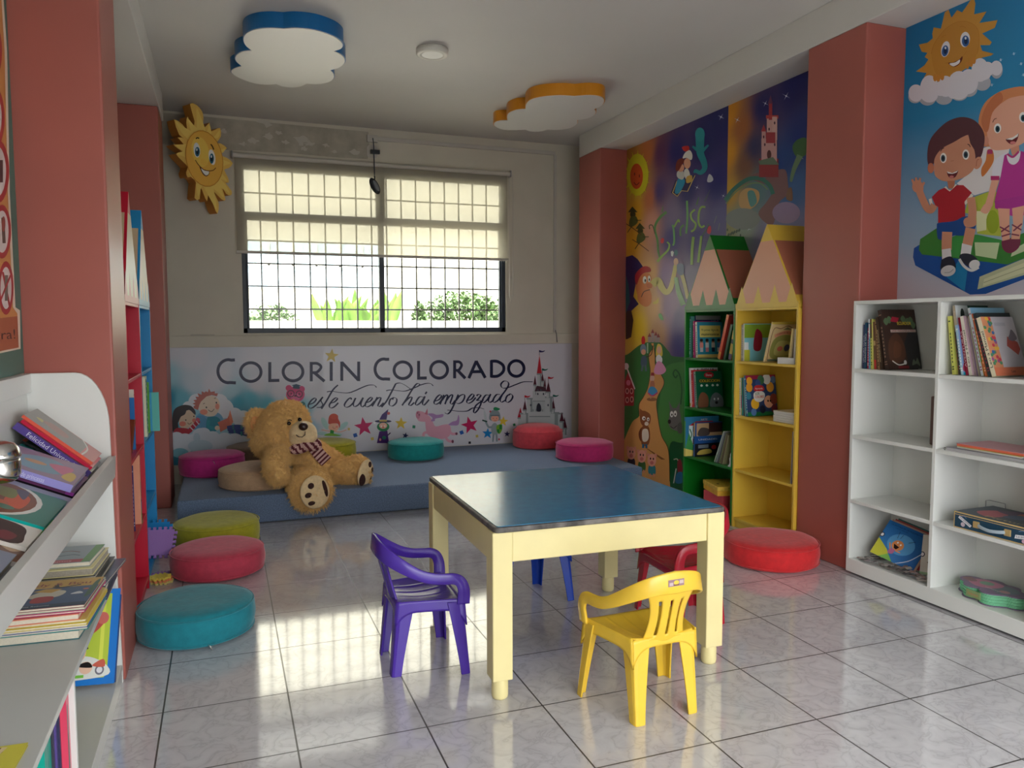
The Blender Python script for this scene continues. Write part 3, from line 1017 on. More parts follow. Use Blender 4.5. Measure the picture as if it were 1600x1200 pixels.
pen((1190, 222), (1140, 226), (1096, 296), (1110, 326), (1160, 300), (1200, 246)); pen((1200, 246), (1260, 170), (1300, 100), (1290, 56), (1240, 46), (1200, 90), (1220, 134), (1290, 132), (1400, 90), (1500, 56), (1620, 56)); pen((1215, 230), (1190, 290), (1210, 322), (1270, 290))
pen((1320, 216), (1280, 244), (1262, 300), (1290, 326), (1335, 296), (1356, 246), (1330, 214), (1305, 230))
banner_part('script_lettering', A)

# clouds and the reading children at the left end
A = new_art(.0004)
TE = (62, 160, 182)
WH = (214, 214, 222)
A.field(226, 543, 505, 727, 60, 44, ((232, 546, WH), (266, 545, WH), (300, 560, WH), (262, 586, (160, 204, 216)), (264, 622, (36, 136, 166)), (285, 622, (110, 186, 204)), (302, 600, (196, 210, 220)), (264, 660, (30, 130, 160)), (240, 640, (30, 130, 160)), (286, 650, (110, 190, 206)), (330, 600, WH), (345, 590, WH), (320, 640, (150, 200, 214)), (362, 612, (170, 208, 218)), (372, 627, (70, 164, 188)), (392, 622, (100, 184, 204)), (402, 602, WH), (420, 632, (104, 184, 202)), (436, 612, WH), (452, 640, (60, 154, 174)), (440, 590, WH), (345, 662, (150, 200, 215)), (300, 690, (170, 206, 218)), (266, 716, (60, 150, 178)), (236, 720, (50, 146, 176)), (340, 702, (180, 206, 218)), (440, 682, (192, 210, 220)), (476, 640, (130, 190, 204)), (484, 664, (150, 190, 214)), (497, 650, WH), (500, 690, WH), (500, 612, WH), (480, 604, WH), (470, 560, WH), (400, 560, WH), (500, 550, WH), (500, 722, WH), (420, 720, WH)), 3.6)
A.at(262, 595, 9.229)
CL1, CL2 = (226, 230, 236), (190, 210, 222)
for x, y, r in ((300, 380, 90), (420, 300, 120), (560, 330, 150), (740, 310, 130), (800, 400, 150), (960, 500, 120), (1090, 560, 140), (1200, 600, 130)):
    A.ell(x, y, r, r * .95, CL1)
A.ell(600, 560, 200, 130, (110, 170, 206)); A.ell(470, 620, 110, 120, (90, 156, 196))
# girl
A.blob([(70, 720), (72, 500), (110, 400), (220, 350), (330, 360), (390, 420), (396, 480), (300, 470), (160, 560), (150, 700)], (52, 42, 44))
A.blob([(165, 560), (220, 470), (310, 420), (390, 480), (402, 570), (350, 650), (260, 690), (180, 660)], (222, 196, 168))
A.blob([(270, 400), (250, 480), (190, 520), (150, 600), (140, 480), (200, 400)], (52, 42, 44)); A.blob([(270, 400), (330, 430), (396, 490), (396, 440), (340, 370)], (52, 42, 44))
A.ell(215, 620, 48, 36, (222, 130, 110)); A.ell(380, 570, 26, 30, (222, 130, 110)); A.ell(262, 565, 9, 11, (30, 24, 24)); A.ell(378, 512, 9, 11, (30, 24, 24)); A.stroke([(288, 602), (310, 624), (348, 602)], 7, (40, 30, 30))
A.blob([(80, 740), (140, 680), (290, 690), (330, 740), (270, 780), (120, 780)], (176, 34, 52))
A.stroke([(310, 730), (380, 650), (450, 570)], 62, (190, 30, 54)); A.stroke([(410, 550), (460, 570)], 50, (206, 90, 110))
for t in (.2, .5, .8): A.stroke([(290 + 150 * t, 690 - 140 * t), (340 + 140 * t, 740 - 140 * t)], 16, (226, 206, 210), smooth=False)
# boy
A.blob([(460, 420), (450, 330), (490, 260), (580, 220), (690, 230), (750, 320), (740, 420), (680, 500), (580, 515), (500, 480)], (236, 216, 192))
A.poly([(370, 370), (400, 350), (360, 330), (400, 310), (370, 280), (420, 270), (400, 230), (450, 230), (430, 180), (490, 200), (490, 150), (530, 170), (550, 150), (580, 165), (595, 110), (620, 160), (680, 150), (680, 180), (725, 180), (710, 225), (640, 205), (560, 225), (480, 300), (455, 350), (440, 420), (380, 400)], (186, 106, 92))
A.ell(520, 450, 56, 40, (236, 150, 124)); A.ell(715, 370, 30, 44, (232, 150, 128)); A.ell(558, 383, 11, 13, (34, 26, 24)); A.ell(702, 315, 11, 13, (34, 26, 24)); A.stroke([(585, 418), (630, 445), (672, 405)], 8, (40, 30, 30)); A.stroke([(510, 335), (535, 322)], 9, (90, 50, 40)); A.stroke([(670, 255), (695, 245)], 9, (90, 50, 40))
A.blob([(560, 690), (570, 540), (620, 515), (710, 520), (760, 580), (720, 700), (640, 740)], (26, 140, 160)); A.stroke([(590, 570), (590, 660), (680, 690)], 46, (34, 156, 172))
A.poly([(720, 600), (860, 540), (880, 500), (900, 420), (945, 590), (905, 660), (760, 740), (740, 640)], (214, 112, 84)); A.poly([(880, 500), (900, 420), (945, 590), (905, 660)], (228, 132, 100)); A.ell(715, 680, 36, 34, (236, 216, 192))
A.stroke([(860, 690), (1000, 670), (1200, 690)], 78, (38, 66, 142)); A.stroke([(880, 720), (1050, 740), (1190, 780)], 70, (30, 58, 128))
for x, y in ((940, 670), (1060, 670), (1150, 690), (960, 735), (1060, 760)): A.stroke([(x, y - 30), (x + 8, y + 30)], 26, (44, 128, 134), smooth=False)
A.blob([(1130, 820), (1180, 770), (1220, 780), (1200, 820)], (150, 40, 50))
for x, y, r in ((130, 830, 110), (250, 860, 120), (480, 790, 130), (520, 760, 100), (650, 810, 100), (820, 840, 110), (970, 850, 110), (1090, 880, 100), (380, 880, 140), (700, 900, 160), (900, 930, 150), (200, 960, 150)):
    A.ell(x, y, r, r * .85, (214, 222, 232))
A.ell(470, 940, 180, 90, CL2); A.ell(180, 1040, 120, 70, (130, 190, 206)); A.ell(420, 820, 50, 70, CL2)
A.at(230, 500, 1)
A.T = None
banner_part('reading_children_print', A)

# creatures, stars and confetti along the foot of the banner
A = new_art()
A.at(380, 630, 6.667)      # pink bear scholar behind the teddy (top half)
A.T = (260, 520, 4)
PB = (206, 66, 120)
A.blob([(735, 440), (770, 430), (810, 460), (850, 430), (870, 450), (860, 500), (740, 500)], (20, 110, 110)); A.ell(765, 345, 20, 19, PB); A.ell(845, 352, 20, 20, PB); A.ell(806, 385, 58, 50, PB); A.ell(806, 402, 30, 24, (222, 106, 150))
A.stroke([(778 + 20 * math.cos(2 * PI * i / 14), 380 + 20 * math.sin(2 * PI * i / 14)) for i in range(14)], 5, (40, 30, 50), closed=True, k=2); A.stroke([(830 + 20 * math.cos(2 * PI * i / 14), 383 + 20 * math.sin(2 * PI * i / 14)) for i in range(14)], 5, (40, 30, 50), closed=True, k=2)
A.ell(780, 380, 4, 5, (20, 20, 30)); A.ell(830, 383, 4, 5, (20, 20, 30)); A.ell(805, 394, 7, 5, (90, 20, 50)); A.poly([(782, 328), (812, 320), (842, 330), (812, 342)], (28, 66, 96)); A.poly([(790, 334), (834, 336), (832, 352), (792, 348)], (24, 58, 86))
# fairy
A.at(470, 590, 7.619)
FW = (170, 206, 206)
A.ell(285, 545, 32, 78, FW, rot=-25); A.ell(505, 575, 30, 70, FW, rot=50); A.ell(250, 665, 60, 20, FW); A.ell(430, 680, 60, 20, FW)
A.ell(390, 590, 62, 52, (232, 178, 152)); A.blob([(330, 550), (332, 480), (350, 445), (395, 430), (440, 450), (446, 490), (468, 540), (460, 600), (440, 550), (380, 545)], (196, 74, 56)); A.ell(392, 462, 48, 34, (206, 82, 60))
A.stroke([(375, 588), (392, 592)], 4, (90, 50, 40)); A.stroke([(380, 604), (402, 608), (412, 598)], 4, (170, 60, 60)); A.ell(428, 586, 14, 10, (228, 130, 120))
A.stroke([(355, 640), (300, 630), (245, 620)], 10, (226, 168, 144)); A.stroke([(400, 640), (470, 646), (545, 622)], 10, (226, 168, 144)); A.star(572, 612, 24, (220, 190, 80)); A.poly([(345, 690), (352, 620), (395, 630), (390, 690)], (30, 140, 62)); A.blob([(280, 690), (340, 662), (430, 676), (470, 694)], (120, 180, 60))
# stars and confetti
A.star(750, 585, 118, (196, 26, 96), -.15); A.star(1192, 545, 78, (224, 192, 62), .05); A.star(1245, 690, 40, (28, 36, 80), .2)


def conf(x, y, r, c, a=.3): A.poly([(x + r * math.cos(a + PI / 2 * i), y + r * math.sin(a + PI / 2 * i)) for i in range(4)], c)


conf(648, 686, 32, (32, 92, 176), .5); conf(851, 728, 24, (206, 184, 92), .6); conf(1346, 585, 24, (16, 132, 96), .9)
# witch
A.poly([(905, 780), (935, 640), (1030, 630), (1050, 780)], (72, 34, 112)); A.ell(980, 585, 74, 55, (28, 128, 74)); A.ell(980, 572, 48, 36, (232, 184, 164)); A.poly([(935, 500), (965, 440), (1042, 374), (1020, 500)], (66, 36, 112)); A.ell(980, 520, 100, 17, (46, 44, 84)); A.rect(935, 505, 1024, 522, (206, 176, 70)); A.ell(1045, 425, 18, 18, (190, 80, 84)); A.ell(960, 578, 7, 7, (250, 250, 250)); A.ell(1000, 576, 7, 7, (250, 250, 250)); A.ell(980, 592, 14, 10, (220, 120, 110)); A.ell(992, 715, 24, 22, (40, 120, 96)); A.stroke([(1030, 690), (1068, 656)], 14, (60, 40, 90)); A.ell(945, 738, 12, 16, (206, 150, 130)); A.star(878, 540, 20, (240, 240, 240))
# unicorn
A.at(640, 590, 8.421)
UP_ = (226, 164, 184)
A.blob([(205, 580), (210, 520), (250, 500), (300, 570), (340, 640), (440, 620), (520, 620), (545, 690), (520, 770), (430, 806), (320, 790), (230, 740)], UP_); A.blob([(85, 480), (120, 440), (190, 455), (240, 500), (230, 570), (170, 580), (110, 562)], UP_); A.ell(110, 490, 30, 52, (206, 132, 156)); A.ell(105, 465, 8, 10, (120, 60, 80)); A.ell(125, 490, 8, 10, (120, 60, 80))
A.poly([(196, 480), (234, 404), (240, 490)], (206, 120, 140)); MV = (176, 136, 190)
A.blob([(240, 480), (300, 470), (360, 490), (440, 480), (430, 520), (340, 540), (330, 570), (280, 572), (300, 530)], MV); A.blob([(510, 620), (560, 580), (620, 560), (640, 490), (655, 540), (640, 620), (570, 630)], MV); A.stroke([(230, 720), (190, 730), (180, 770)], 34, UP_); A.stroke([(520, 700), (560, 740), (612, 738)], 34, UP_); A.ell(616, 738, 16, 18, (120, 60, 84)); A.stroke([(470, 780), (510, 830), (560, 840)], 34, UP_); A.ell(566, 840, 16, 22, (120, 60, 84))
A.star(792, 625, 118, (198, 24, 92), -.25); conf(684, 722, 34, (32, 92, 176), .4); conf(56, 648, 26, (16, 132, 96), .9); conf(886, 770, 24, (206, 184, 92), .7); conf(790, 856, 22, (24, 24, 40), .8)
A.star(1026, 735, 76, (20, 130, 196), .05); A.star(1230, 575, 70, (224, 192, 62), .1); A.star(1282, 742, 42, (30, 34, 84), .05); conf(1376, 620, 22, (24, 120, 70), .4)
# knight
GY = (138, 154, 160)
A.poly([(1085, 845), (1090, 740), (1118, 740), (1105, 845)], GY); A.poly([(1135, 842), (1130, 740), (1155, 740), (1162, 840)], GY); A.blob([(1085, 740), (1075, 640), (1120, 595), (1160, 640), (1160, 740)], (150, 166, 170)); A.blob([(1056, 560), (1054, 470), (1090, 430), (1150, 430), (1186, 470), (1186, 560)], GY); A.ell(1122, 538, 52, 42, (236, 170, 146)); A.rect(1062, 490, 1184, 506, (110, 126, 132))
A.blob([(1104, 400), (1130, 388), (1188, 410), (1160, 432), (1108, 425)], (30, 140, 84)); A.ell(1062, 446, 12, 14, (206, 80, 100)); A.stroke([(1085, 650), (1040, 650), (1010, 600), (1000, 570)], 26, GY); A.blob([(975, 420), (1008, 490), (1012, 560), (985, 560)], (190, 200, 204)); A.stroke([(955, 560), (1020, 580)], 20, (40, 80, 70), smooth=False)
A.blob([(1142, 640), (1180, 615), (1216, 620), (1215, 690), (1180, 740), (1148, 710)], (120, 180, 50)); A.poly([(1180, 618), (1214, 622), (1212, 680), (1180, 680)], (34, 130, 60)); A.poly([(1146, 680), (1180, 680), (1180, 738), (1150, 712)], (34, 130, 60)); A.ell(1100, 536, 5, 4, (60, 30, 30)); A.ell(1144, 536, 5, 4, (60, 30, 30)); A.stroke([(1108, 560), (1126, 566), (1142, 558)], 4, (150, 60, 50)); A.ell(1176, 812, 12, 14, (206, 80, 100))
banner_part('storybook_figures_print', A)

# a plain storybook castle at the right end
A = new_art()
A.at(800, 535, 8.57)
ST, SD, RF = (186, 194, 196), (138, 150, 152), (84, 36, 50)


def tower(x, w, y0, y1, roof=None, rc=RF, flag=None):
    A.rect(x - w / 2, y0, x + w / 2, y1, ST); A.rect(x + w * .15, y0, x + w / 2, y1, SD)
    A.rect(x - w * .62, y0 - 8, x + w * .62, y0 + 14, SD)
    if roof: A.poly([(x - w * .6, y0 - 6), (x + w * .6, y0 - 6), (x + 2, roof)], rc)
    if flag:
        A.stroke([(x, roof + 10), (x, roof - 60)], 6, (60, 60, 70), smooth=False); A.blob([(x, roof - 62), (x + 40, roof - 50), (x + 76, roof - 58), (x + 50, roof - 34), (x, roof - 34)], flag)


tower(110, 60, 1010, 1150, 870, (176, 30, 50)); tower(640, 70, 950, 1150, 0); tower(700, 60, 1150, 1240, 1000); tower(665, 50, 1060, 1200, 930)
tower(170, 110, 950, 1200); tower(170, 44, 905, 960, 770, RF, (190, 40, 56)); tower(550, 130, 940, 1200); tower(550, 44, 890, 950, 760, RF, (30, 100, 90))
A.rect(215, 920, 520, 1220, ST); A.rect(230, 985, 510, 1000, SD); A.rect(225, 790, 500, 930, (176, 186, 188))
for x in range(230, 510, 42): A.rect(x, 895, x + 18, 925, SD)
tower(235, 70, 750, 930); tower(490, 100, 730, 930); tower(484, 52, 665, 740, 520, RF, (190, 40, 56)); A.rect(275, 650, 440, 790, ST); A.rect(275, 780, 440, 792, SD)
tower(305, 34, 570, 700, 440); tower(405, 40, 520, 640, 410, RF, (30, 100, 90)); tower(365, 56, 420, 600, 165, (196, 40, 56), (34, 40, 90)); tower(437, 28, 600, 700, 470)
A.poly([(300, 655), (330, 580), (450, 600), (460, 655)], (70, 44, 56)); A.blob([(330, 920), (330, 850), (355, 812), (385, 850), (386, 920)], (40, 44, 60))
for x, y in ((344, 690), (420, 690), (250, 840), (482, 840), (344, 640), (384, 640)): A.ell(x, y, 10, 16, (70, 76, 90))
banner_part('castle_print', A)

# --- mural between the right pillars
XM = XR - .002
mu = empty('wall_mural', 'fairy-tale wall mural with hills, path and night sky behind the pencil bookcases', 'mural', (XR, 1.6, 1.4))
MO = V((XR, 1.6, 1.4))
mur_fn = lambda a, b: on(a, b, 0, XM) - MO


def flatxy(y, z): return V((XM - XR, y - 1.6, z - 1.4))


M0 = Art(lambda y, z: flatxy(y, z), (-1, 0, 0), .0002)
NV, OR, PU = (30, 34, 104), (226, 150, 40), (120, 84, 150)
M0.rect(.378, .001, 2.872, BEAM, (90, 80, 130))
SEAM = on(1136, 300, 0, XM).y


def wash(y0, y1, sw):
    pts = []
    for x, y, c in sw:
        q = on(x, y, 0, XM); pts.append((q.y, q.z, c))
    M0.field(y0, .9, y1, BEAM, 36, 44, pts)


wash(2.872, SEAM, ((985, 250, (190, 130, 50)), (1000, 285, (206, 180, 60)), (1012, 236, (190, 110, 60)), (1032, 240, (96, 50, 90)), (1055, 235, (40, 38, 110)), (1100, 220, NV), (1125, 190, NV), (1120, 290, (40, 40, 120)), (1075, 300, (46, 44, 116)), (1030, 300, (76, 60, 120)), (1015, 310, (190, 110, 70)),
    (1050, 335, (124, 112, 152)), (1090, 335, (112, 104, 152)), (1125, 340, (92, 90, 150)), (995, 330, (216, 160, 40)), (988, 380, (226, 166, 40)), (984, 460, (236, 190, 40)), (1000, 510, (240, 200, 40)), (1018, 350, (210, 150, 130)), (1018, 430, (220, 172, 110)), (1040, 430, (134, 102, 160)), (1050, 375, (60, 58, 136)), (1090, 372, (58, 56, 136)), (1046, 480, (146, 112, 164)), (1022, 480, (226, 180, 120)), (1062, 500, (96, 84, 150)), (1062, 535, (60, 56, 140)), (1080, 440, (96, 88, 146)), (1120, 430, (90, 84, 140)), (1028, 520, (200, 150, 110))))
wash(SEAM, .378, ((1138, 180, (220, 150, 40)), (1138, 240, (222, 156, 44)), (1140, 300, (206, 160, 60)), (1145, 350, (150, 150, 110)), (1160, 200, (170, 104, 60)), (1163, 260, (130, 90, 70)), (1178, 230, (56, 56, 100)), (1190, 170, NV), (1240, 140, NV), (1250, 210, (38, 56, 130)), (1225, 250, (44, 74, 140)), (1180, 300, (90, 130, 140)), (1160, 350, (140, 160, 150)), (1200, 370, (130, 130, 170)), (1240, 300, (66, 110, 170)), (1248, 360, (120, 124, 172)), (1200, 480, (90, 90, 140))))
mb = MB(); M0.into(mb); mb.build('sky_print', PRINT, mu, fixn=False)
A = Art(mur_fn, (-1, 0, 0), .0022)
# hills and the path
A.at(970, 520, 5)
G1, G2 = (52, 116, 56), (72, 140, 66)
A.poly(spline([(20, 175), (60, 165), (150, 95), (230, 70), (310, 75), (380, 150), (420, 185), (640, 190)], k=4) + [(640, 1400), (20, 1400)], G1)
A.poly(spline([(300, 330), (400, 240), (640, 220)], k=4) + [(640, 1300), (380, 1100), (330, 900), (290, 640), (320, 420)], G2)
A.blob([(380, 900), (470, 860), (640, 900), (640, 1400), (380, 1400)], (26, 90, 52))
PT = (222, 160, 92)
A.poly(spline([(236, 85), (250, 120), (220, 180), (232, 300), (215, 420), (180, 500), (145, 560), (146, 650), (90, 700), (20, 860)], k=5) + [(20, 1400), (400, 1400)] + spline([(385, 1160), (375, 920), (320, 800), (290, 640), (285, 520), (340, 400), (320, 330), (275, 260), (270, 180), (262, 120), (258, 80)], k=5), PT)
A.stroke([(385, 1160), (375, 920), (320, 800), (290, 640), (285, 520), (340, 400), (320, 330), (275, 260), (270, 180), (262, 120)], 5, (70, 40, 20)); A.stroke([(236, 85), (250, 120), (220, 180), (232, 300), (215, 420), (180, 500), (145, 560), (146, 650)], 5, (90, 54, 24)); A.poly([(170, 880), (350, 990), (320, 990)], (150, 96, 56)); A.ell(245, 520, 40, 14, (150, 100, 60))
# little far castle
for x, h in ((225, 40), (250, 70), (275, 50), (295, 36)): A.rect(x - 10, 70 - h, x + 12, 75, (170, 150, 150)); A.poly([(x - 13, 72 - h), (x + 15, 72 - h), (x + 1, 40 - h)], (150, 60, 60))
# knight on the path
A.ell(178, 60, 15, 36, (210, 30, 34)); A.ell(178, 130, 24, 42, (120, 140, 160)); A.ell(180, 150, 18, 22, (226, 160, 130)); A.blob([(165, 190), (200, 185), (205, 250), (160, 255)], (70, 90, 110)); A.stroke([(175, 250), (165, 300)], 14, (90, 104, 120)); A.stroke([(195, 250), (200, 300)], 14, (90, 104, 120)); A.stroke([(200, 190), (240, 170), (255, 100)], 6, (60, 40, 30)); A.stroke([(212, 160), (212, 80)], 10, (170, 200, 170), smooth=False)
# princess
A.blob([(278, 180), (285, 100), (302, 86), (322, 110), (326, 180)], (240, 210, 90)); A.ell(302, 135, 17, 30, (240, 190, 160)); A.blob([(278, 190), (302, 170), (326, 200), (320, 235), (284, 235)], (240, 236, 240)); A.blob([(284, 230), (320, 230), (356, 290), (320, 325), (262, 312)], (236, 160, 200))
# small dancer
A.ell(248, 355, 18, 26, (220, 180, 160)); A.poly([(236, 335), (240, 310), (262, 312), (266, 335)], (150, 40, 50)); A.blob([(236, 380), (262, 380), (266, 430), (232, 430)], (190, 120, 90)); A.blob([(230, 425), (266, 425), (290, 465), (250, 490), (214, 470)], (60, 150, 200)); A.stroke([(216, 470), (250, 492), (290, 466)], 10, (210, 60, 130)); A.stroke([(240, 490), (235, 515)], 8, (200, 150, 120))
# gingerbread house
A.poly([(14, 430), (60, 300), (108, 430), (104, 570), (14, 570)], (170, 44, 50)); A.stroke([(40, 250), (60, 300), (112, 440)], 10, (240, 220, 220), smooth=False); A.ell(45, 262, 20, 26, (236, 220, 220))
for x, y in ((52, 455), (86, 455), (52, 525), (88, 520)): A.ell(x, y, 14, 24, (226, 170, 160)); A.ell(x, y, 8, 15, (120, 24, 34))
A.ell(62, 390, 17, 22, (220, 120, 150))
# a furry animal standing on the path
BR = (150, 88, 50)
A.blob([(148, 830), (142, 780), (165, 740), (180, 780), (170, 850)], (120, 64, 34)); A.blob([(165, 740), (220, 735), (230, 830), (210, 880), (165, 870)], BR); A.blob([(172, 760), (212, 755), (220, 820), (200, 850), (172, 840)], (236, 222, 200)); A.blob([(152, 670), (158, 620), (190, 610), (232, 640), (232, 700), (200, 735), (165, 715)], BR); A.poly([(152, 640), (150, 590), (180, 615)], BR); A.ell(182, 668, 13, 16, (250, 246, 236)); A.ell(216, 676, 10, 15, (250, 246, 236)); A.ell(185, 670, 5, 8, (20, 20, 20)); A.ell(217, 678, 4, 7, (20, 20, 20)); A.ell(204, 710, 16, 16, (240, 224, 204)); A.stroke([(178, 870), (176, 900)], 16, (40, 110, 150)); A.stroke([(200, 870), (204, 900)], 16, (40, 110, 150))
# three piglets
for x, y, c in ((84, 940, (40, 40, 54)), (166, 965, (70, 110, 60)), (245, 995, (60, 140, 150))):
    A.blob([(x - 24, y + 45), (x + 24, y + 45), (x + 26, y + 110), (x - 24, y + 105)], c); A.ell(x - 28, y - 40, 12, 16, (226, 150, 130)); A.ell(x + 28, y - 36, 12, 16, (226, 150, 130)); A.ell(x, y, 34, 50, (236, 166, 146)); A.ell(x, y + 20, 14, 14, (216, 120, 116)); A.ell(x - 10, y - 12, 5, 9, (20, 16, 16)); A.ell(x + 12, y - 10, 5, 9, (20, 16, 16)); A.stroke([(x - 14, y + 105), (x - 10, y + 130)], 12, (226, 150, 130)); A.stroke([(x + 14, y + 105), (x + 18, y + 130)], 12, (226, 150, 130))
# grey wolf looking out of the bush
GW = (112, 112, 108)
A.blob([(380, 660), (390, 600), (440, 590), (470, 640), (470, 760), (400, 750), (372, 700)], GW); A.poly([(388, 610), (376, 530), (410, 590)], GW); A.poly([(430, 596), (464, 540), (462, 630)], GW); A.ell(400, 636, 13, 24, (240, 240, 234)); A.ell(428, 632, 13, 24, (240, 240, 234)); A.ell(402, 640, 5, 9, (20, 20, 20)); A.ell(428, 636, 5, 9, (20, 20, 20)); A.ell(382, 694, 13, 17, (24, 22, 22)); A.stroke([(390, 730), (415, 745), (440, 725)], 5, (40, 36, 36)); A.blob([(445, 720), (475, 700), (480, 780), (450, 780)], (90, 92, 88))
A.stroke([(470, 560), (480, 440), (462, 330), (430, 290), (412, 320), (430, 350), (446, 330)], 11, (40, 96, 50)); A.stroke([(415, 990), (440, 985), (450, 1000)], 8, (200, 190, 170)); A.blob([(445, 1010), (470, 990), (485, 1080), (450, 1100)], (140, 50, 56)); A.blob([(440, 1100), (480, 1090), (482, 1170), (430, 1170)], (50, 110, 150)); A.stroke([(415, 1175), (435, 1060)], 8, (210, 210, 200))
# giant's head at the left edge, witches, sun
A.at(975, 330, 6)
A.poly([(18, 500), (20, 430), (80, 412), (130, 450), (180, 520), (120, 640), (90, 800), (140, 870), (70, 935), (18, 980)], (40, 30, 92)); A.poly([(18, 1000), (18, 940), (70, 930), (90, 1020), (70, 1180), (30, 1200), (18, 1200)], (60, 40, 30))
A.blob([(110, 690), (140, 620), (200, 580), (250, 600), (262, 700), (240, 720), (262, 790), (250, 870), (200, 895), (140, 850), (125, 780)], (214, 128, 66)); A.blob([(105, 640), (115, 580), (180, 520), (240, 525), (252, 565), (190, 580), (150, 620), (120, 690)], (176, 30, 40)); A.ell(196, 645, 18, 36, (240, 240, 230)); A.ell(238, 635, 13, 32, (240, 240, 230)); A.ell(202, 650, 7, 14, (20, 20, 20)); A.ell(240, 640, 6, 12, (20, 20, 20)); A.blob([(215, 680), (262, 680), (260, 720), (220, 715)], (196, 104, 54)); A.stroke([(165, 805), (190, 755), (245, 735)], 8, (70, 30, 20)); A.poly([(20, 600), (45, 690), (60, 850), (20, 960)], (20, 90, 100))
BKG = (60, 66, 30)
for ox, oy in ((0, 0), (-70, -155)):
    A.ell(155 + ox, 185 + oy, 26, 30, BKG); A.poly([(110 + ox, 165 + oy), (200 + ox, 165 + oy), (150 + ox, 110 + oy)], BKG); A.blob([(135 + ox, 210 + oy), (185 + ox, 205 + oy), (200 + ox, 260 + oy), (150 + ox, 300 + oy), (120 + ox, 280 + oy)], (84, 96, 44)); A.stroke([(80 + ox, 265 + oy), (150 + ox, 310 + oy), (235 + ox, 375 + oy)], 7, (90, 54, 20)); A.stroke([(150 + ox, 290 + oy), (105 + ox, 355 + oy)], 7, BKG); A.stroke([(180 + ox, 240 + oy), (235 + ox, 240 + oy)], 7, BKG)
# beanstalk lettering and stalk
GL, GD = (150, 190, 96), (96, 150, 86)
A.at(1010, 290, 8)
A.stroke([(255, 330), (180, 390), (120, 480), (110, 560), (140, 680), (150, 820), (170, 900)], (34, 20), GD); A.stroke([(140, 950), (200, 880), (270, 810), (290, 740), (262, 705)], (30, 18), GL); A.stroke([(110, 600), (80, 500), (40, 500), (45, 545)], 12, (90, 84, 60)); A.stroke([(200, 330), (210, 250)], (16, 4), GD)
A.stroke([(330, 490), (345, 560), (350, 700), (335, 750)], 22, (110, 180, 110)); A.stroke([(350, 520), (400, 430), (415, 460)], 20, GL); A.stroke([(470, 490), (430, 540), (430, 630)], 22, GD); A.stroke([(510, 190), (515, 400), (500, 600)], 24, (110, 176, 106)); A.stroke([(610, 300), (560, 350), (570, 420), (620, 480), (600, 550), (560, 575)], 24, GL); A.stroke([(740, 270), (690, 270), (660, 340), (655, 460), (690, 520), (730, 500)], 24, GL); A.stroke([(630, 240), (660, 140)], (18, 4), GD); A.stroke([(730, 200), (800, 50)], (18, 4), (84, 100, 110))
A.stroke([(590, 640), (575, 800), (570, 990)], 34, GL); A.stroke([(690, 630), (670, 800), (650, 960)], 30, GL); A.blob([(180, 690), (200, 655), (225, 670), (215, 715), (190, 720)], (214, 60, 70)); A.blob([(760, 580), (775, 520), (805, 505), (812, 570), (790, 606)], (222, 70, 90)); A.stroke([(690, 640), (750, 550), (780, 480)], 8, GD)
A.stroke([(850, 470), (880, 380)], 7, (130, 140, 140)); A.stroke([(900, 560), (920, 470)], 7, (130, 140, 140))
A.at(975, 330, 6)
A.stroke([(270, 690), (320, 650), (360, 720), (400, 760), (440, 720), (470, 600), (488, 500)], (70, 34), (206, 196, 110)); A.stroke([(490, 620), (510, 740), (560, 880)], (34, 50), (110, 170, 110)); A.stroke([(545, 590), (580, 720), (600, 820)], (34, 30), (190, 180, 110)); A.ell(490, 475, 22, 36, (220, 180, 150)); A.ell(490, 390, 18, 30, (60, 110, 130)); A.blob([(500, 500), (560, 500), (560, 590), (510, 590)], (90, 110, 150)); A.poly([(440, 380), (456, 370), (470, 385), (460, 425), (445, 420)], (230, 236, 240)); A.blob([(325, 970), (350, 960), (372, 1020), (340, 1010)], (120, 190, 120)); A.blob([(270, 860), (310, 830), (325, 810), (322, 860), (290, 872)], (220, 200, 100))
# night sky: children riding a carpet, wisp, stars
A.at(1020, 170, 7.5)
A.poly([(215, 985), (270, 830), (290, 870), (370, 840), (500, 770), (410, 970), (340, 960), (290, 1030), (240, 1000)], (44, 40, 86)); A.stroke([(235, 985), (290, 1026), (340, 960), (410, 968), (498, 780)], 9, (226, 196, 110), smooth=False); A.stroke([(235, 985), (285, 850)], 9, (226, 196, 110), smooth=False)
A.blob([(300, 820), (350, 810), (380, 860), (320, 980), (265, 990), (270, 920)], (40, 150, 190)); A.blob([(290, 740), (340, 720), (380, 770), (350, 830), (290, 800)], (206, 206, 200)); A.ell(330, 690, 42, 50, (222, 160, 130)); A.blob([(270, 690), (290, 610), (350, 580), (385, 620), (350, 650), (310, 720), (280, 730)], (120, 44, 34)); A.blob([(370, 730), (410, 700), (440, 780), (390, 820)], (230, 230, 226)); A.ell(408, 640, 40, 62, (228, 168, 138)); A.blob([(355, 580), (380, 520), (435, 485), (468, 540), (455, 600), (400, 575)], (226, 222, 214)); A.blob([(345, 450), (420, 435), (430, 480), (380, 500)], (206, 44, 40)); A.blob([(400, 800), (460, 780), (460, 850), (400, 870)], (210, 170, 80))
A.stroke([(556, 290), (556, 400), (560, 520), (600, 620), (610, 700), (560, 750), (505, 726), (490, 752)], (110, 24), (34, 140, 150)); A.ell(556, 300, 56, 80, (44, 150, 160)); A.stroke([(520, 480), (470, 440)], (40, 20), (34, 140, 150)); A.stroke([(590, 490), (655, 425)], (40, 20), (34, 140, 150)); A.blob([(640, 850), (660, 770), (690, 780), (712, 830), (680, 860)], (206, 210, 220))


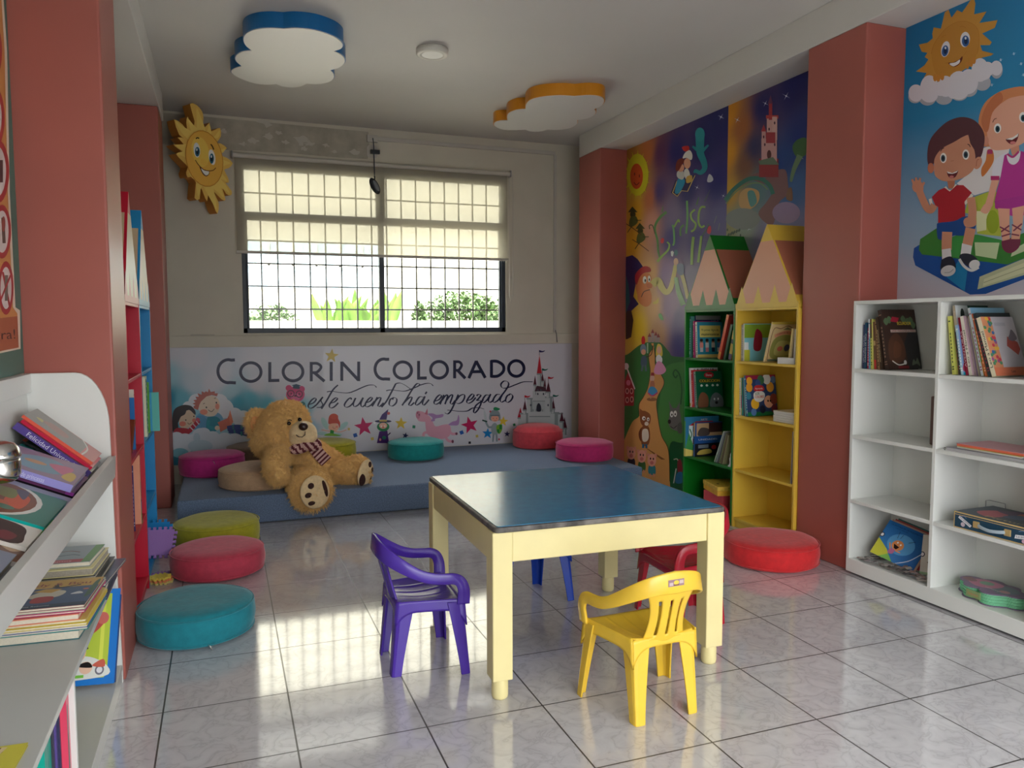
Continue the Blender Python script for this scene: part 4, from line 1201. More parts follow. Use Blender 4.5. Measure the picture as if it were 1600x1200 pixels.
def twinkle(x, y, r):
    for a in (.5, 2.07): A.poly([(x + r * math.cos(a), y + r * math.sin(a)), (x + 2 * math.cos(a + 1.57), y + 2 * math.sin(a + 1.57)), (x - r * math.cos(a), y - r * math.sin(a)), (x - 2 * math.cos(a + 1.57), y - 2 * math.sin(a + 1.57))], (200, 206, 236))
    A.ell(x, y, r * .16, r * .2, (236, 240, 250))


twinkle(800, 100, 44); twinkle(522, 922, 40); twinkle(830, 1020, 30)
# sun at the top left
A.at(975, 225, 10)
for i in range(14):
    a = 2 * PI * i / 14 + .1; b_ = a + 2 * PI / 14
    A.poly([(200 + 95 * math.cos(a), 500 + 190 * math.sin(a)), (200 + 210 * math.cos((a + b_) / 2), 480 + 400 * math.sin((a + b_) / 2)), (200 + 95 * math.cos(b_), 500 + 190 * math.sin(b_))], (206, 196, 40))
A.ell(215, 480, 170, 330, (206, 200, 44)); A.ell(200, 505, 100, 200, (206, 84, 36)); A.ell(170, 470, 9, 26, (110, 30, 20)); A.ell(245, 500, 9, 26, (110, 30, 20)); A.stroke([(160, 600), (200, 640), (245, 600)], 14, (110, 24, 20))
# night castle on its rock with the arched bridge
A.at(1125, 110, 4.136)
A.blob([(200, 700), (250, 660), (290, 700), (330, 660), (420, 640), (440, 720), (440, 800), (380, 860), (340, 1000), (250, 930), (310, 840), (340, 760)], (130, 96, 100))
A.stroke([(36, 840), (90, 770), (180, 705), (260, 700), (320, 740), (345, 800)], 26, (60, 120, 110)); A.stroke([(40, 860), (110, 780), (190, 735), (260, 730), (310, 770)], 8, (120, 150, 110)); A.blob([(130, 800), (180, 760), (250, 780), (250, 850), (190, 900), (130, 880)], (196, 160, 110)); A.blob([(180, 790), (220, 780), (240, 850), (200, 880)], (90, 150, 150))
CS, CR = (206, 160, 160), (170, 60, 70)
A.rect(255, 570, 380, 690, (150, 54, 62)); A.rect(270, 440, 370, 590, CS); A.rect(305, 310, 372, 450, (214, 170, 166)); A.rect(318, 200, 340, 320, CR); A.poly([(312, 215), (344, 215), (330, 160)], (110, 60, 90)); A.rect(272, 390, 298, 520, CS); A.poly([(268, 395), (302, 395), (285, 350)], CR); A.rect(300, 290, 380, 312, (190, 70, 70)); A.rect(340, 300, 372, 400, (220, 180, 176)); A.ell(320, 545, 14, 30, (90, 44, 50)); A.poly([(250, 585), (345, 560), (385, 610), (260, 610)], (110, 130, 110)); A.rect(300, 400, 360, 470, CR)
for x, y in ((285, 430), (320, 380), (356, 340), (356, 480), (292, 480)): A.ell(x, y, 5, 10, (80, 40, 60))
twinkle(296, 214, 24); twinkle(430, 166, 30); twinkle(114, 320, 24); twinkle(188, 1024, 20); twinkle(528, 566, 16); twinkle(10, 300, 22)
A.blob([(470, 500), (500, 450), (560, 440), (560, 540), (500, 560)], (70, 110, 70)); A.stroke([(520, 550), (480, 640), (460, 720)], (40, 16), (110, 140, 110)); A.blob([(430, 830), (440, 770), (465, 760), (470, 840)], (130, 100, 80)); A.ell(430, 920, 90, 70, (150, 130, 170)); A.ell(150, 960, 110, 70, (130, 140, 140))
for i in range(14): A.ell(50 + (i * 37) % 90, 1030 + (i * 23) % 40, 5, 9, (70, 90, 80))
mb = MB(); A.into(mb); mb.build('storybook_print', PRINT, mu, fixn=False)

# --- mural over the white shelves
XN = XR - .002
m2 = empty('wall_mural', 'wall mural of two cartoon children on books under a smiling sun, above white shelves', 'mural', (XR, -1, 2.1))
NO = V((XR, -1, 2.1))
nfn = lambda a, b: on(a, b, 0, XN) - NO
M0 = Art(lambda y, z: V((XN - XR, y + 1, z - 2.1)), (-1, 0, 0), .0002)
M0.grad([(-.036, 1.403), (-2.1, 1.403), (-2.1, 1.7), (-.036, 1.7)], [(206, 196, 206), (206, 200, 214), (150, 190, 214), (150, 176, 198)], 3)
M0.grad([(-.036, 1.7), (-2.1, 1.7), (-2.1, 2.3), (-.036, 2.3)], [(150, 176, 198), (150, 190, 214), (70, 158, 206), (40, 130, 178)], 3)
M0.grad([(-.036, 2.3), (-2.1, 2.3), (-2.1, BEAM), (-.036, BEAM)], [(40, 130, 178), (70, 158, 206), (70, 158, 210), (24, 116, 170)], 3)
mb = MB(); M0.into(mb); mb.build('sky_print', PRINT, m2, fixn=False)
A = Art(nfn, (-1, 0, 0), .0012)
A.at(1400, 0, 6.667)
SU, SD2 = (206, 150, 66), (190, 126, 50)
A.poly([(260, 870), (320, 760), (210, 745), (300, 680), (340, 620), (300, 595), (330, 550), (270, 540), (240, 465), (330, 445), (385, 400), (380, 350), (395, 285), (470, 300), (510, 130), (550, 100), (580, 185), (640, 105), (690, 130), (720, 90), (780, 0), (800, -60), (830, 40), (815, 150), (945, 120), (870, 240), (1060, 210), (1030, 290), (900, 350), (1000, 440), (980, 470), (880, 470), (900, 530), (1020, 560), (990, 580), (900, 600), (820, 650), (600, 800), (400, 860)], SU)
A.blob([(370, 560), (420, 420), (520, 300), (640, 230), (760, 230), (850, 300), (868, 420), (850, 560), (740, 700), (560, 790), (420, 770)], (200, 142, 60)); A.stroke([(420, 420), (520, 300), (640, 230), (760, 230), (850, 300), (868, 420), (850, 560)], 5, SD2); A.stroke([(370, 560), (390, 480), (420, 420)], 5, SD2)
A.ell(518, 512, 44, 84, (236, 236, 240), rot=12); A.ell(722, 412, 50, 80, (236, 236, 240), rot=5); A.ell(514, 530, 34, 58, (60, 100, 160), rot=10); A.ell(727, 428, 38, 58, (60, 100, 160)); A.ell(516, 530, 18, 34, (24, 44, 84)); A.ell(730, 428, 19, 34, (24, 44, 84)); A.ell(518, 500, 9, 14, (240, 244, 250)); A.ell(728, 398, 10, 15, (240, 244, 250)); A.stroke([(478, 392), (500, 372), (522, 368)], 7, SD2); A.stroke([(668, 280), (700, 276), (732, 292)], 7, SD2)
A.poly(spline([(545, 655), (600, 650), (660, 620), (694, 586), (690, 630), (650, 680), (610, 696), (580, 688)], True, 4), (110, 44, 30)); A.blob([(562, 662), (620, 650), (668, 622), (660, 660), (610, 690), (580, 684)], (240, 236, 236)); A.stroke([(510, 660), (550, 655)], 6, SD2); A.stroke([(700, 590), (740, 530)], 5, SD2)
CW, CG = (222, 220, 228), (176, 180, 190)
for x, y, rx, ry in ((200, 1010, 70, 66), (330, 1020, 90, 80), (500, 1020, 90, 72), (660, 960, 100, 92), (900, 860, 90, 86), (1050, 730, 64, 90), (760, 930, 90, 80)): A.ell(x, y, rx, ry, CG)
for x, y, rx, ry in ((210, 970, 78, 90), (350, 920, 96, 136), (350, 990, 90, 78), (520, 900, 90, 110), (660, 890, 120, 150), (760, 850, 100, 130), (880, 730, 90, 124), (900, 780, 90, 60), (960, 720, 66, 76), (1050, 710, 62, 78), (470, 960, 60, 40), (600, 970, 60, 60)): A.ell(x, y, rx, ry, CW)
for x, y in ((410, 810), (445, 815), (485, 800), (745, 680), (785, 660), (815, 630)): A.ell(x, y, 21, 38, (206, 140, 62))
for x, y in ((1230, 560), (1305, 665), (1000, 885), (1330, 780), (1095, 625)): A.ell(x, y, 9, 14, (200, 220, 236)); A.poly([(x - 26, y + 10), (x, y - 4), (x + 26, y - 12), (x, y + 5)], (150, 196, 224))
# books the children sit on
A.at(1400, 300, 7.06)
A.poly([(190, 720), (200, 620), (255, 585), (900, 560), (1500, 560), (1500, 930), (990, 1125), (820, 1132), (215, 810)], (30, 84, 160)); A.poly([(560, 940), (690, 760), (790, 870), (760, 1098)], (34, 130, 184)); A.poly([(900, 1075), (925, 935), (1500, 700), (1500, 890)], (190, 196, 160)); A.poly([(960, 1040), (975, 960), (1500, 745), (1500, 860)], (214, 216, 180)); A.stroke([(970, 1000), (1500, 800)], 6, (150, 156, 120), smooth=False)
A.poly([(255, 640), (270, 520), (450, 400), (560, 520), (900, 470), (1170, 540), (1500, 420), (1500, 700), (1230, 800), (820, 750), (290, 690)], (64, 132, 60)); A.poly([(560, 520), (690, 470), (900, 470), (1170, 530), (1160, 590), (860, 560), (840, 740), (620, 715)], (66, 150, 74)); A.poly([(870, 555), (1145, 560), (1110, 740), (880, 700)], (196, 212, 168)); A.poly([(1270, 715), (1290, 640), (1500, 520), (1500, 620)], (196, 210, 170))
A.poly([(760, 230), (790, 120), (880, 50), (1100, -30), (1180, 200), (1160, 490), (900, 460), (880, 260)], (180, 190, 74)); A.poly([(890, 210), (1040, 215), (1000, 300), (1000, 420), (895, 440)], (222, 222, 176)); A.ell(1070, 330, 70, 130, (150, 170, 50))
A.at(1410, 160, 7.5)
A.poly([(640, 950), (820, 800), (940, 540), (1000, 520), (1260, 540), (1200, 800), (1050, 1030), (850, 1090)], (226, 222, 222))
# girl
SK, SK2 = (228, 170, 146), (214, 150, 126)
A.blob([(905, 330), (900, 180), (960, 20), (1080, -90), (1240, -160), (1450, -180), (1600, -60), (1600, 300), (1000, 520), (940, 400)], (214, 140, 96)); A.blob([(1000, 400), (1000, 270), (1060, 100), (1180, 0), (1300, -60), (1500, -60), (1600, 200), (1480, 420), (1340, 520), (1160, 560), (1040, 540)], SK); A.blob([(1010, 330), (1060, 120), (1180, -20), (1140, -120), (1000, 20), (930, 200), (960, 330)], (196, 118, 80))
A.ell(1120, 305, 42, 58, (240, 238, 236), rot=5); A.ell(1418, 175, 46, 62, (240, 238, 236)); A.ell(1120, 312, 26, 38, (52, 84, 96)); A.ell(1420, 185, 28, 40, (52, 84, 96)); A.ell(1120, 312, 13, 22, (20, 30, 40)); A.ell(1420, 185, 13, 22, (20, 30, 40)); A.stroke([(1062, 236), (1080, 200), (1108, 188)], 8, (90, 50, 40)); A.poly(spline([(1215, 432), (1300, 410), (1366, 362), (1350, 440), (1310, 490), (1260, 484)], True, 4), (110, 44, 50)); A.poly([(1215, 432), (1300, 408), (1366, 362), (1355, 400), (1290, 440)], (240, 238, 236)); A.ell(1300, 474, 34, 18, (214, 130, 130)); A.ell(985, 450, 32, 56, SK2)
A.blob([(1000, 560), (1060, 560), (1075, 680), (1010, 800), (940, 870), (930, 780), (980, 680)], (206, 124, 66)); A.rect(1000, 555, 1060, 605, (176, 60, 110)); A.poly([(1270, 540), (1370, 500), (1380, 620), (1290, 620)], SK2)
A.blob([(1060, 860), (1080, 700), (1160, 620), (1240, 600), (1200, 780), (1140, 870)], (226, 226, 236)); A.poly([(1200, 620), (1240, 600), (1270, 700), (1340, 700), (1390, 570), (1460, 590), (1500, 760), (1560, 1020), (1590, 1260), (1500, 1320), (1280, 1330), (1090, 1240), (1090, 1130), (1150, 900)], (186, 62, 150)); A.blob([(1440, 580), (1520, 600), (1600, 690), (1620, 840), (1530, 870), (1490, 720)], (226, 226, 236)); A.poly([(1535, 900), (1625, 880), (1660, 1060), (1690, 1210), (1600, 1230), (1570, 1080)], SK); A.stroke([(1525, 878), (1625, 856)], 44, (190, 60, 120), smooth=False); A.blob([(1230, 610), (1250, 700), (1310, 730), (1370, 680), (1385, 570), (1300, 640)], (232, 230, 238)); A.stroke([(1235, 605), (1300, 640), (1370, 575)], 24, (190, 64, 130)); A.rect(1040, 862, 1142, 912, (190, 60, 120)); A.poly([(1050, 912), (1140, 912), (1090, 1080), (1060, 1220), (970, 1210), (1010, 1080)], SK)
A.at(1400, 300, 7.06)
A.blob([(950, 180), (990, 130), (1060, 130), (1050, 190), (1000, 240), (940, 215)], SK); A.poly([(1090, 100), (1500, 20), (1500, 110), (1400, 160), (1280, 180), (1110, 180)], (176, 60, 148)); A.poly([(1130, 180), (1260, 185), (1255, 380), (1150, 400)], SK); A.poly([(1285, 180), (1420, 150), (1400, 370), (1300, 370)], SK); A.blob([(1170, 540), (1250, 510), (1370, 510), (1360, 610), (1270, 675), (1190, 640)], (120, 52, 78)); A.poly([(1160, 400), (1255, 380), (1260, 520), (1180, 540)], SK); A.poly([(1290, 370), (1395, 360), (1370, 520), (1275, 520)], SK)
for p in (((1150, 385), (1260, 440)), ((1255, 370), (1165, 440)), ((1170, 490), (1270, 460)), ((1285, 360), (1390, 420)), ((1395, 350), (1300, 430)), ((1280, 465), (1365, 480))): A.stroke(list(p), 16, (130, 60, 84), smooth=False)
# boy
A.at(1410, 160, 7.5)
BS = (206, 146, 118)
A.blob([(305, 720), (300, 560), (340, 420), (450, 290), (560, 210), (700, 172), (830, 200), (920, 280), (968, 400), (950, 560), (915, 650), (850, 680), (800, 440), (600, 480), (450, 560), (370, 720)], (92, 58, 64)); A.blob([(375, 740), (390, 640), (470, 540), (600, 470), (780, 380), (830, 500), (860, 640), (840, 780), (740, 870), (600, 920), (480, 920), (390, 860)], BS); A.poly([(560, 470), (550, 430), (640, 440), (775, 375), (700, 330), (520, 400)], (92, 58, 64)); A.poly([(775, 375), (800, 480), (850, 560), (870, 660), (920, 500), (860, 350)], (92, 58, 64))
A.ell(338, 770, 38, 60, (196, 124, 96)); A.ell(888, 710, 46, 76, BS, rot=20); A.stroke([(870, 750), (880, 680), (905, 670)], 7, (170, 100, 76)); A.ell(485, 652, 38, 60, (238, 236, 232)); A.ell(748, 612, 40, 60, (238, 236, 232)); A.ell(482, 656, 25, 40, (60, 84, 96)); A.ell(748, 614, 26, 40, (60, 84, 96)); A.ell(482, 656, 12, 22, (20, 28, 38)); A.ell(748, 614, 12, 22, (20, 28, 38)); A.stroke([(452, 575), (470, 545), (494, 534)], 10, (70, 40, 40)); A.stroke([(768, 490), (790, 500), (800, 525)], 10, (70, 40, 40))
A.poly(spline([(528, 812), (590, 825), (658, 795), (630, 870), (580, 888), (545, 870)], True, 4), (100, 40, 46)); A.poly([(525, 808), (590, 828), (660, 795), (640, 822), (590, 838), (540, 832)], (240, 236, 232)); A.ell(582, 872, 26, 14, (206, 120, 120)); A.stroke([(570, 690), (610, 682)], 6, (180, 110, 86))
A.poly([(530, 920), (620, 920), (610, 1010), (545, 1010)], (186, 120, 92)); A.stroke([(505, 990), (540, 1035), (590, 1035), (640, 965)], 30, (232, 226, 214)); A.poly([(350, 1110), (430, 1030), (500, 1000), (560, 1045), (640, 970), (720, 970), (820, 1060), (740, 1160), (740, 1330), (480, 1380), (470, 1210), (400, 1230)], (176, 46, 56)); A.stroke([(330, 1130), (350, 1200), (400, 1240)], 34, (232, 226, 214)); A.stroke([(735, 1190), (825, 1080)], 34, (232, 226, 214))
A.stroke([(190, 980), (220, 1080), (290, 1230), (340, 1260), (380, 1200)], 84, BS); A.blob([(120, 990), (140, 930), (190, 910), (240, 950), (250, 1030), (190, 1060), (140, 1040)], BS)
for p in (((140, 960), (120, 900)), ((170, 940), (165, 880)), ((205, 940), (215, 885)), ((240, 980), (262, 935))): A.stroke(list(p), 26, BS, smooth=False)
A.at(1400, 300, 7.06)
A.poly([(470, 60), (760, 60), (770, 290), (640, 330), (470, 350)], (176, 46, 56)); A.poly(spline([(455, 370), (480, 340), (650, 320), (760, 270), (880, 300), (870, 420), (760, 480), (640, 480), (600, 520), (480, 525), (460, 470)], True, 4), (36, 78, 144)); A.stroke([(830, 60), (850, 200), (840, 310)], 90, BS); A.blob([(750, 320), (790, 280), (880, 290), (890, 360), (830, 390), (770, 380)], BS); A.stroke([(570, 440), (565, 560), (565, 640)], 112, BS); A.stroke([(830, 400), (810, 500), (790, 600)], 112, BS)
A.poly([(510, 635), (610, 620), (620, 740), (515, 750)], (228, 226, 228)); A.poly([(735, 565), (845, 595), (830, 695), (718, 690)], (228, 226, 228)); A.blob([(505, 780), (520, 740), (620, 715), (665, 840), (560, 870), (500, 850)], (44, 48, 62)); A.ell(582, 870, 84, 60, (214, 214, 216), rot=-15); A.stroke([(540, 890), (600, 885), (640, 850)], 5, (120, 120, 124)); A.blob([(705, 720), (740, 680), (840, 690), (910, 760), (840, 830), (760, 790)], (44, 48, 62)); A.stroke([(705, 740), (760, 820), (840, 865), (920, 830)], 30, (220, 220, 222)); A.ell(872, 800, 62, 50, (222, 222, 224), rot=-20)
mb = MB(); A.into(mb); mb.build('cartoon_print', PRINT, m2, fixn=False)

# --- poster of forbidden things on the left wall
po = empty('poster', 'orange and green rules poster with red prohibition signs on the left wall', 'poster', (XL, -.6, 1.9))
PO = V((XL, -.6, 1.9))
MB().box(.0004, .003, -1.1, .505, -.775, .95).build('sheet', mat('poster_green', (52, 116, 104), .35), po)
A = Art(lambda a, b: on(a, b, 0, XL + .003) - PO, (1, 0, 0), .0003)
A.poly([(-160, -20), (4, -20), (11, 80), (15, 300), (24, 480), (31, 485), (32, 545), (0, 552), (-160, 585)], (236, 222, 200))
A.poly([(-160, -20), (1, -20), (7, 80), (12, 300), (20, 480), (27, 490), (29, 542), (0, 549), (-160, 580)], (212, 148, 78))
for cy, cx, w in ((80, -14, 17), (184, -10, 17), (268, -4, 18), (362, 3, 14), (450, 9, 12)):
    A.ell(cx, cy, w, 42 if cy > 300 else 50, (176, 40, 48)); A.ell(cx, cy, w * .72, 33 if cy > 300 else 39, (226, 216, 210))
A.stroke([(4, 340), (6, 380)], 5, (70, 70, 60)); A.ell(5, 350, 3, 12, (150, 70, 60)); A.rect(-8, 250, 4, 285, (50, 40, 46)); A.stroke([(4, 425), (15, 480)], 3, (176, 40, 48)); A.rect(7, 430, 12, 470, (110, 110, 100)); A.stroke([(0, 470), (16, 430)], 2.6, (176, 40, 48))
A.poly([(-160, 515), (27, 494), (29, 543), (-160, 580)], (176, 96, 60)); A.text('aventura!', -60, 534, 15, (60, 36, 30), w=84, rot=-.06, ysign=-1)
mb = MB(); A.into(mb); mb.build('printing', PRINT, po, fixn=False)

# ------------------------------------------------------------------ books and papers
PAGE = mat('book_pages', (222, 214, 194), .85, vary=.05, vscale=200)
GREYPAGE = mat('worn_pages', (170, 162, 146), .85, vary=.1, vscale=200)


def axes(p, X, Z):
    """matrix of a book: X from spine to fore-edge, Z from page foot to head; the front cover faces X x Z"""
    X = V(X).normalized(); Z = V(Z); Z = (Z - X * Z.dot(X)).normalized(); Y = Z.cross(X)
    return Matrix(((X.x, Y.x, Z.x, p[0]), (X.y, Y.y, Z.y, p[1]), (X.z, Y.z, Z.z, p[2]), (0, 0, 0, 1)))


def keep_in(art, w, h):
    art.items = [([[(min(max(x, 0), w), min(max(y, 0), h)) for x, y in q] for q in polys], c, bb, l) for polys, c, bb, l in art.items]


def book(label, M, w, h, t, color, front=None, spine=None, group=None, back=None, pages=PAGE, gloss=True, name='book', edge=None):
    """front(art, w, h) and spine(art, t, h) draw the printing"""
    o = empty(name, label, 'book', group=group)
    o.matrix_world = M
    cb = .0022 if t > .008 else min(.001, t * .2)
    c = lin(color)
    mb = MB(); mb.col = c
    mb.box(0, w, 0, cb, 0, h).box(0, w, t - cb, t, 0, h, lin(back) if back else None).box(0, cb, cb, t - cb, 0, h)
    a = Art(lambda x, z: V((x, 0, z)), (0, -1, 0), .00025); a.STEP = .00008
    if front: front(a, w, h)
    keep_in(a, w, h)
    a.into(mb)
    b = Art(lambda x, z: V((0, t - x, z)), (-1, 0, 0), .00025); b.STEP = .00008
    if spine: spine(b, t, h)
    keep_in(b, t, h)
    b.into(mb)
    mb.build('cover', PRINT if gloss else PRINT_MATTE, o, fixn=False)
    i = .003
    MB().box(cb * .5, w - i, cb, t - cb, i, h - i).build('pages', pages, o)
    return o


def spine_marks(col, txt=None, two=None):
    def f(a, t, h):
        if two: a.rect(0, h * .62, t, h, two)
        if txt:
            # lettering running up the spine
            tris, tw = glyphs(txt)
            k = t * .62 / .7; kx = h * .62 / tw
            a._add([[(t * .8 - y * k, h * .14 + x * kx) for x, y in q] for q in tris], [lin(col)] * len(tris))
        else:
            for z in (.08, .12, .9): a.rect(t * .15, h * z, t * .85, h * z + .006, col)
            for i in range(9):
                a.rect(t * .32, h * (.2 + .06 * i), t * .68, h * (.235 + .06 * i), col)
    return f


def scene_cover(seed, bg, cols):
    def f(a, w, h):
        r = random.Random(seed)
        a.rect(0, 0, w, h, bg)
        for i in range(7):
            c = cols[i % len(cols)]
            x, z = r.uniform(.1, .9) * w, r.uniform(.08, .7) * h
            a.blob([(min(w, max(0, x + r.uniform(.06, .2) * w * math.cos(k))), min(h, max(0, z + r.uniform(.05, .17) * h * math.sin(k)))) for k in (0, 1, 2, 3.1, 4.1, 5.2)], c, 4)
        a.rect(w * .12, h * .8, w * .88, h * .9, cols[0])
    return f


def stand(label, x, y, z, lean, w, h, t, color, **k):
    """book standing with its spine to the room; lean > 0 tips its head towards the window wall"""
    a = math.radians(lean)
    M = Matrix.Translation((x, y, z)) @ Matrix.Rotation(-a, 4, 'X') @ (Matrix.Translation((0, -t, 0)) if lean >= 0 else Matrix.Identity(4))
    return book(label, M, w, h, t, color, **k)


class Row:
    """books standing side by side from y towards the camera, each leaning at least as far as the one before"""
    def __init__(s, y, z): s.y, s.z, s.prev = y, z + .0005, None

    def put(s, label, lean, x, w, h, t, color, gap=0, **k):
        a = math.radians(lean)
        if s.prev:
            pa, ph, pt = s.prev
            H = min(ph * math.cos(pa), h * math.cos(a))
            s.y -= pt / math.cos(pa) + max(0, H * (math.tan(a) - math.tan(pa))) + .0008 + gap
        s.prev = (a, h, t)
        return stand(label, x, s.y, s.z, lean, w, h, t, color, **k)


# --- white shelves, first compartment of the top row
G = 'books in the top left cube of the white shelves'
R = Row(-.068, 1.06)
R.put('thin navy book, first at the left in the top left cube of the white shelves', 0, 3.262, .19, .222, .013, (44, 50, 92), spine=spine_marks((180, 180, 200), 'LECTURA NUEVA'), group=G)
R.put('dark teal book with lettered spine, second in the top left white cube', .6, 3.258, .2, .232, .013, (24, 70, 96), spine=spine_marks((220, 220, 210), 'CUENTOS DE ORO'), group=G)
R.put('slim crimson book, third in the top left white cube', 1.4, 3.262, .19, .205, .009, (186, 36, 70), spine=spine_marks((230, 200, 190)), group=G)
R.put('pale blue book with white edge, fourth in the top left white cube', 2.4, 3.258, .2, .25, .008, (120, 176, 206), spine=spine_marks((40, 90, 150), two=(230, 236, 240)), group=G)
R.put('yellow-green patterned book in the middle of the top left white cube', 3.6, 3.257, .2, .25, .012, (206, 204, 110), spine=spine_marks((60, 110, 50), two=(110, 84, 60)), group=G)
R.put('brown book with a red foot to its spine, in the top left white cube', 5, 3.262, .2, .236, .013, (120, 88, 66), spine=lambda a, t, h: (a.rect(0, 0, t, h * .2, (200, 60, 60)), a.rect(0, h * .5, t, h * .6, (200, 170, 120))), group=G)
R.put('tan book with a dark title, third from the right in the top left white cube', 7, 3.262, .2, .246, .011, (178, 140, 100), spine=spine_marks((60, 40, 30)), group=G)
R.put('dark brown spine with cream lettering, next to the big brown book', 9, 3.256, .205, .262, .012, (70, 54, 44), spine=spine_marks((216, 190, 140), 'ANIMALES DEL ECUADOR'), group=G)


def ecuador(a, w, h):
    a.rect(0, 0, w, h, (66, 48, 42)); a.poly([(w * .62, 0), (w, 0), (w, h * .72), (w * .7, h * .6), (w * .56, h * .42)], (44, 44, 46))
    a.blob([(w * .1, h * .14), (w * .32, h * .1), (w * .55, h * .2), (w * .55, h * .42), (w * .38, h * .6), (w * .14, h * .5), (w * .06, h * .3)], (92, 60, 46)); a.blob([(w * .2, h * .2), (w * .4, h * .22), (w * .45, h * .4), (w * .28, h * .46)], (106, 68, 50))
    for x, z in ((.2, .83), (.62, .84), (.84, .82), (.9, .74), (.75, .8), (.1, .8)): a.blob([(w * x - .016, h * z), (w * x, h * z + .018), (w * x + .016, h * z), (w * x, h * z - .02)], (92, 116, 84))
    a.poly([(w * .22, h * .8), (w * .44, h * .78), (w * .5, h * .86), (w * .3, h * .88)], (176, 34, 62)); a.text('ECUADOR', w * .42, h * .74, .016, (226, 196, 60), w=w * .42, bold=.0008); a.rect(w * .2, h * .615, w * .96, h * .66, (196, 176, 166)); a.text('AMOR Y PASION POR LA TIERRA', w * .23, h * .622, .010, (150, 50, 60), w=w * .7)
    a.stroke([(w * .14, h * .14), (w * .32, h * .07), (w * .52, h * .09)], .006, (220, 216, 206)); a.ell(w * .52, h * .11, .009, .011, (216, 216, 214)); a.blob([(w * .72, h * .06), (w * .86, h * .08), (w * .96, h * .04), (w * .9, h * .18), (w * .84, h * .12), (w * .78, h * .16)], (100, 112, 96)); a.rect(w * .3, h * .01, w * .62, h * .05, (130, 48, 52))


R.put('large dark brown hardback leaning with its cover showing, top left white cube', 11.5, 3.262, .215, .298, .022, (62, 46, 42), front=ecuador, spine=spine_marks((140, 110, 90)), group=G)

# --- second compartment of the top row
G = 'books in the second cube of the top row of the white shelves'
R = Row(-.600, 1.06)
R.put('yellow-green slim book, first in the second cube of the top row', 8, 3.25, .18, .26, .014, (214, 216, 110), spine=spine_marks((70, 90, 50)), group=G)
R.put('grey and red magazine behind the yellow-green book, second top cube', 8.6, 3.266, .2, .268, .008, (140, 120, 120), spine=spine_marks((170, 40, 50)), group=G)


def cow(a, w, h):
    a.rect(0, 0, w, h, (52, 84, 70)); a.blob([(0, h * .6), (w * .3, h * .7), (w * .36, h), (0, h)], (200, 206, 206)); a.ell(w * .2, h * .86, .012, .03, (40, 50, 46)); a.blob([(w * .3, h * .7), (w * .5, h * .66), (w * .6, h * .76), (w * .4, h * .8)], (120, 70, 66))


R.put('tall dark green book with a grey animal on it, second top cube', 9.2, 3.258, .2, .308, .012, (60, 76, 70), front=cow, spine=spine_marks((200, 190, 170), two=(190, 176, 150)), group=G)


def bluec(a, w, h):
    a.rect(0, 0, w, h, (126, 156, 204)); a.blob([(0, h * .1), (w * .5, h * .05), (w * .7, h * .3), (w * .3, h * .42)], (176, 60, 90)); a.rect(w * .25, h * .78, w * .45, h * .94, (80, 110, 170)); a.poly([(0, 0), (w, 0), (w, h * .12), (0, h * .05)], (40, 160, 190))


R.put('light blue book with a pale spine, second top cube', 10.5, 3.246, .17, .222, .012, (170, 206, 226), front=bluec, spine=spine_marks((250, 250, 250)), group=G)
R.put('dark red slim book between the light blue and white-spined books, second top cube', 11.5, 3.254, .19, .256, .013, (150, 34, 62), spine=spine_marks((230, 200, 200), 'AVENTURAS'), group=G)
R.put('white-spined reading book with bold black lettering, left one of two in the second top cube', 12.5, 3.250, .19, .262, .016, (226, 218, 204), front=lambda a, w, h: a.rect(0, 0, w, h, (176, 150, 160)), spine=spine_marks((30, 26, 30), 'Leo a Manuel'), group=G)
for i, (c, h) in enumerate((((170, 150, 150), .262), ((130, 110, 130), .256), ((150, 140, 120), .265))):
    R.put(('thin mauve grey pamphlet just right of the white-spined book, second top cube', 'thin plum pamphlet, middle one of three thin ones in the second top cube', 'thin olive grey pamphlet before the sky-blue book, second top cube')[i], 13.2 + .5 * i, 3.26, .2, h, .005, c, group=G)


def tree(a, w, h):
    a.grad([(0, 0), (w, 0), (w, h), (0, h)], [(60, 130, 60), (90, 160, 70), (150, 196, 220), (130, 180, 214)], 3); a.blob([(0, h * .2), (w * .3, h * .3), (w * .3, h * .62), (0, h * .7)], (110, 176, 60)); a.blob([(w * .05, h * .2), (w * .3, h * .22), (w * .2, h * .45)], (40, 110, 60)); a.rect(0, 0, w, h * .2, (224, 160, 70))


R.put('sky-blue and green landscape book, tall, in the second top cube', 15.2, 3.262, .205, .302, .012, (190, 200, 204), front=tree, spine=spine_marks((150, 80, 110)), group=G)
R.put('orange-spined book with a dark red cover, second top cube', 16.4, 3.262, .2, .278, .009, (206, 110, 70), front=lambda a, w, h: (a.rect(0, 0, w, h, (110, 60, 62)), a.rect(0, 0, w * .6, h * .3, (226, 164, 80))), spine=spine_marks((240, 200, 150)), group=G)
R.put('charcoal book standing just left of the patterned reader, second top cube', 17.6, 3.258, .2, .28, .016, (58, 66, 70), spine=spine_marks((150, 70, 80)), group=G)


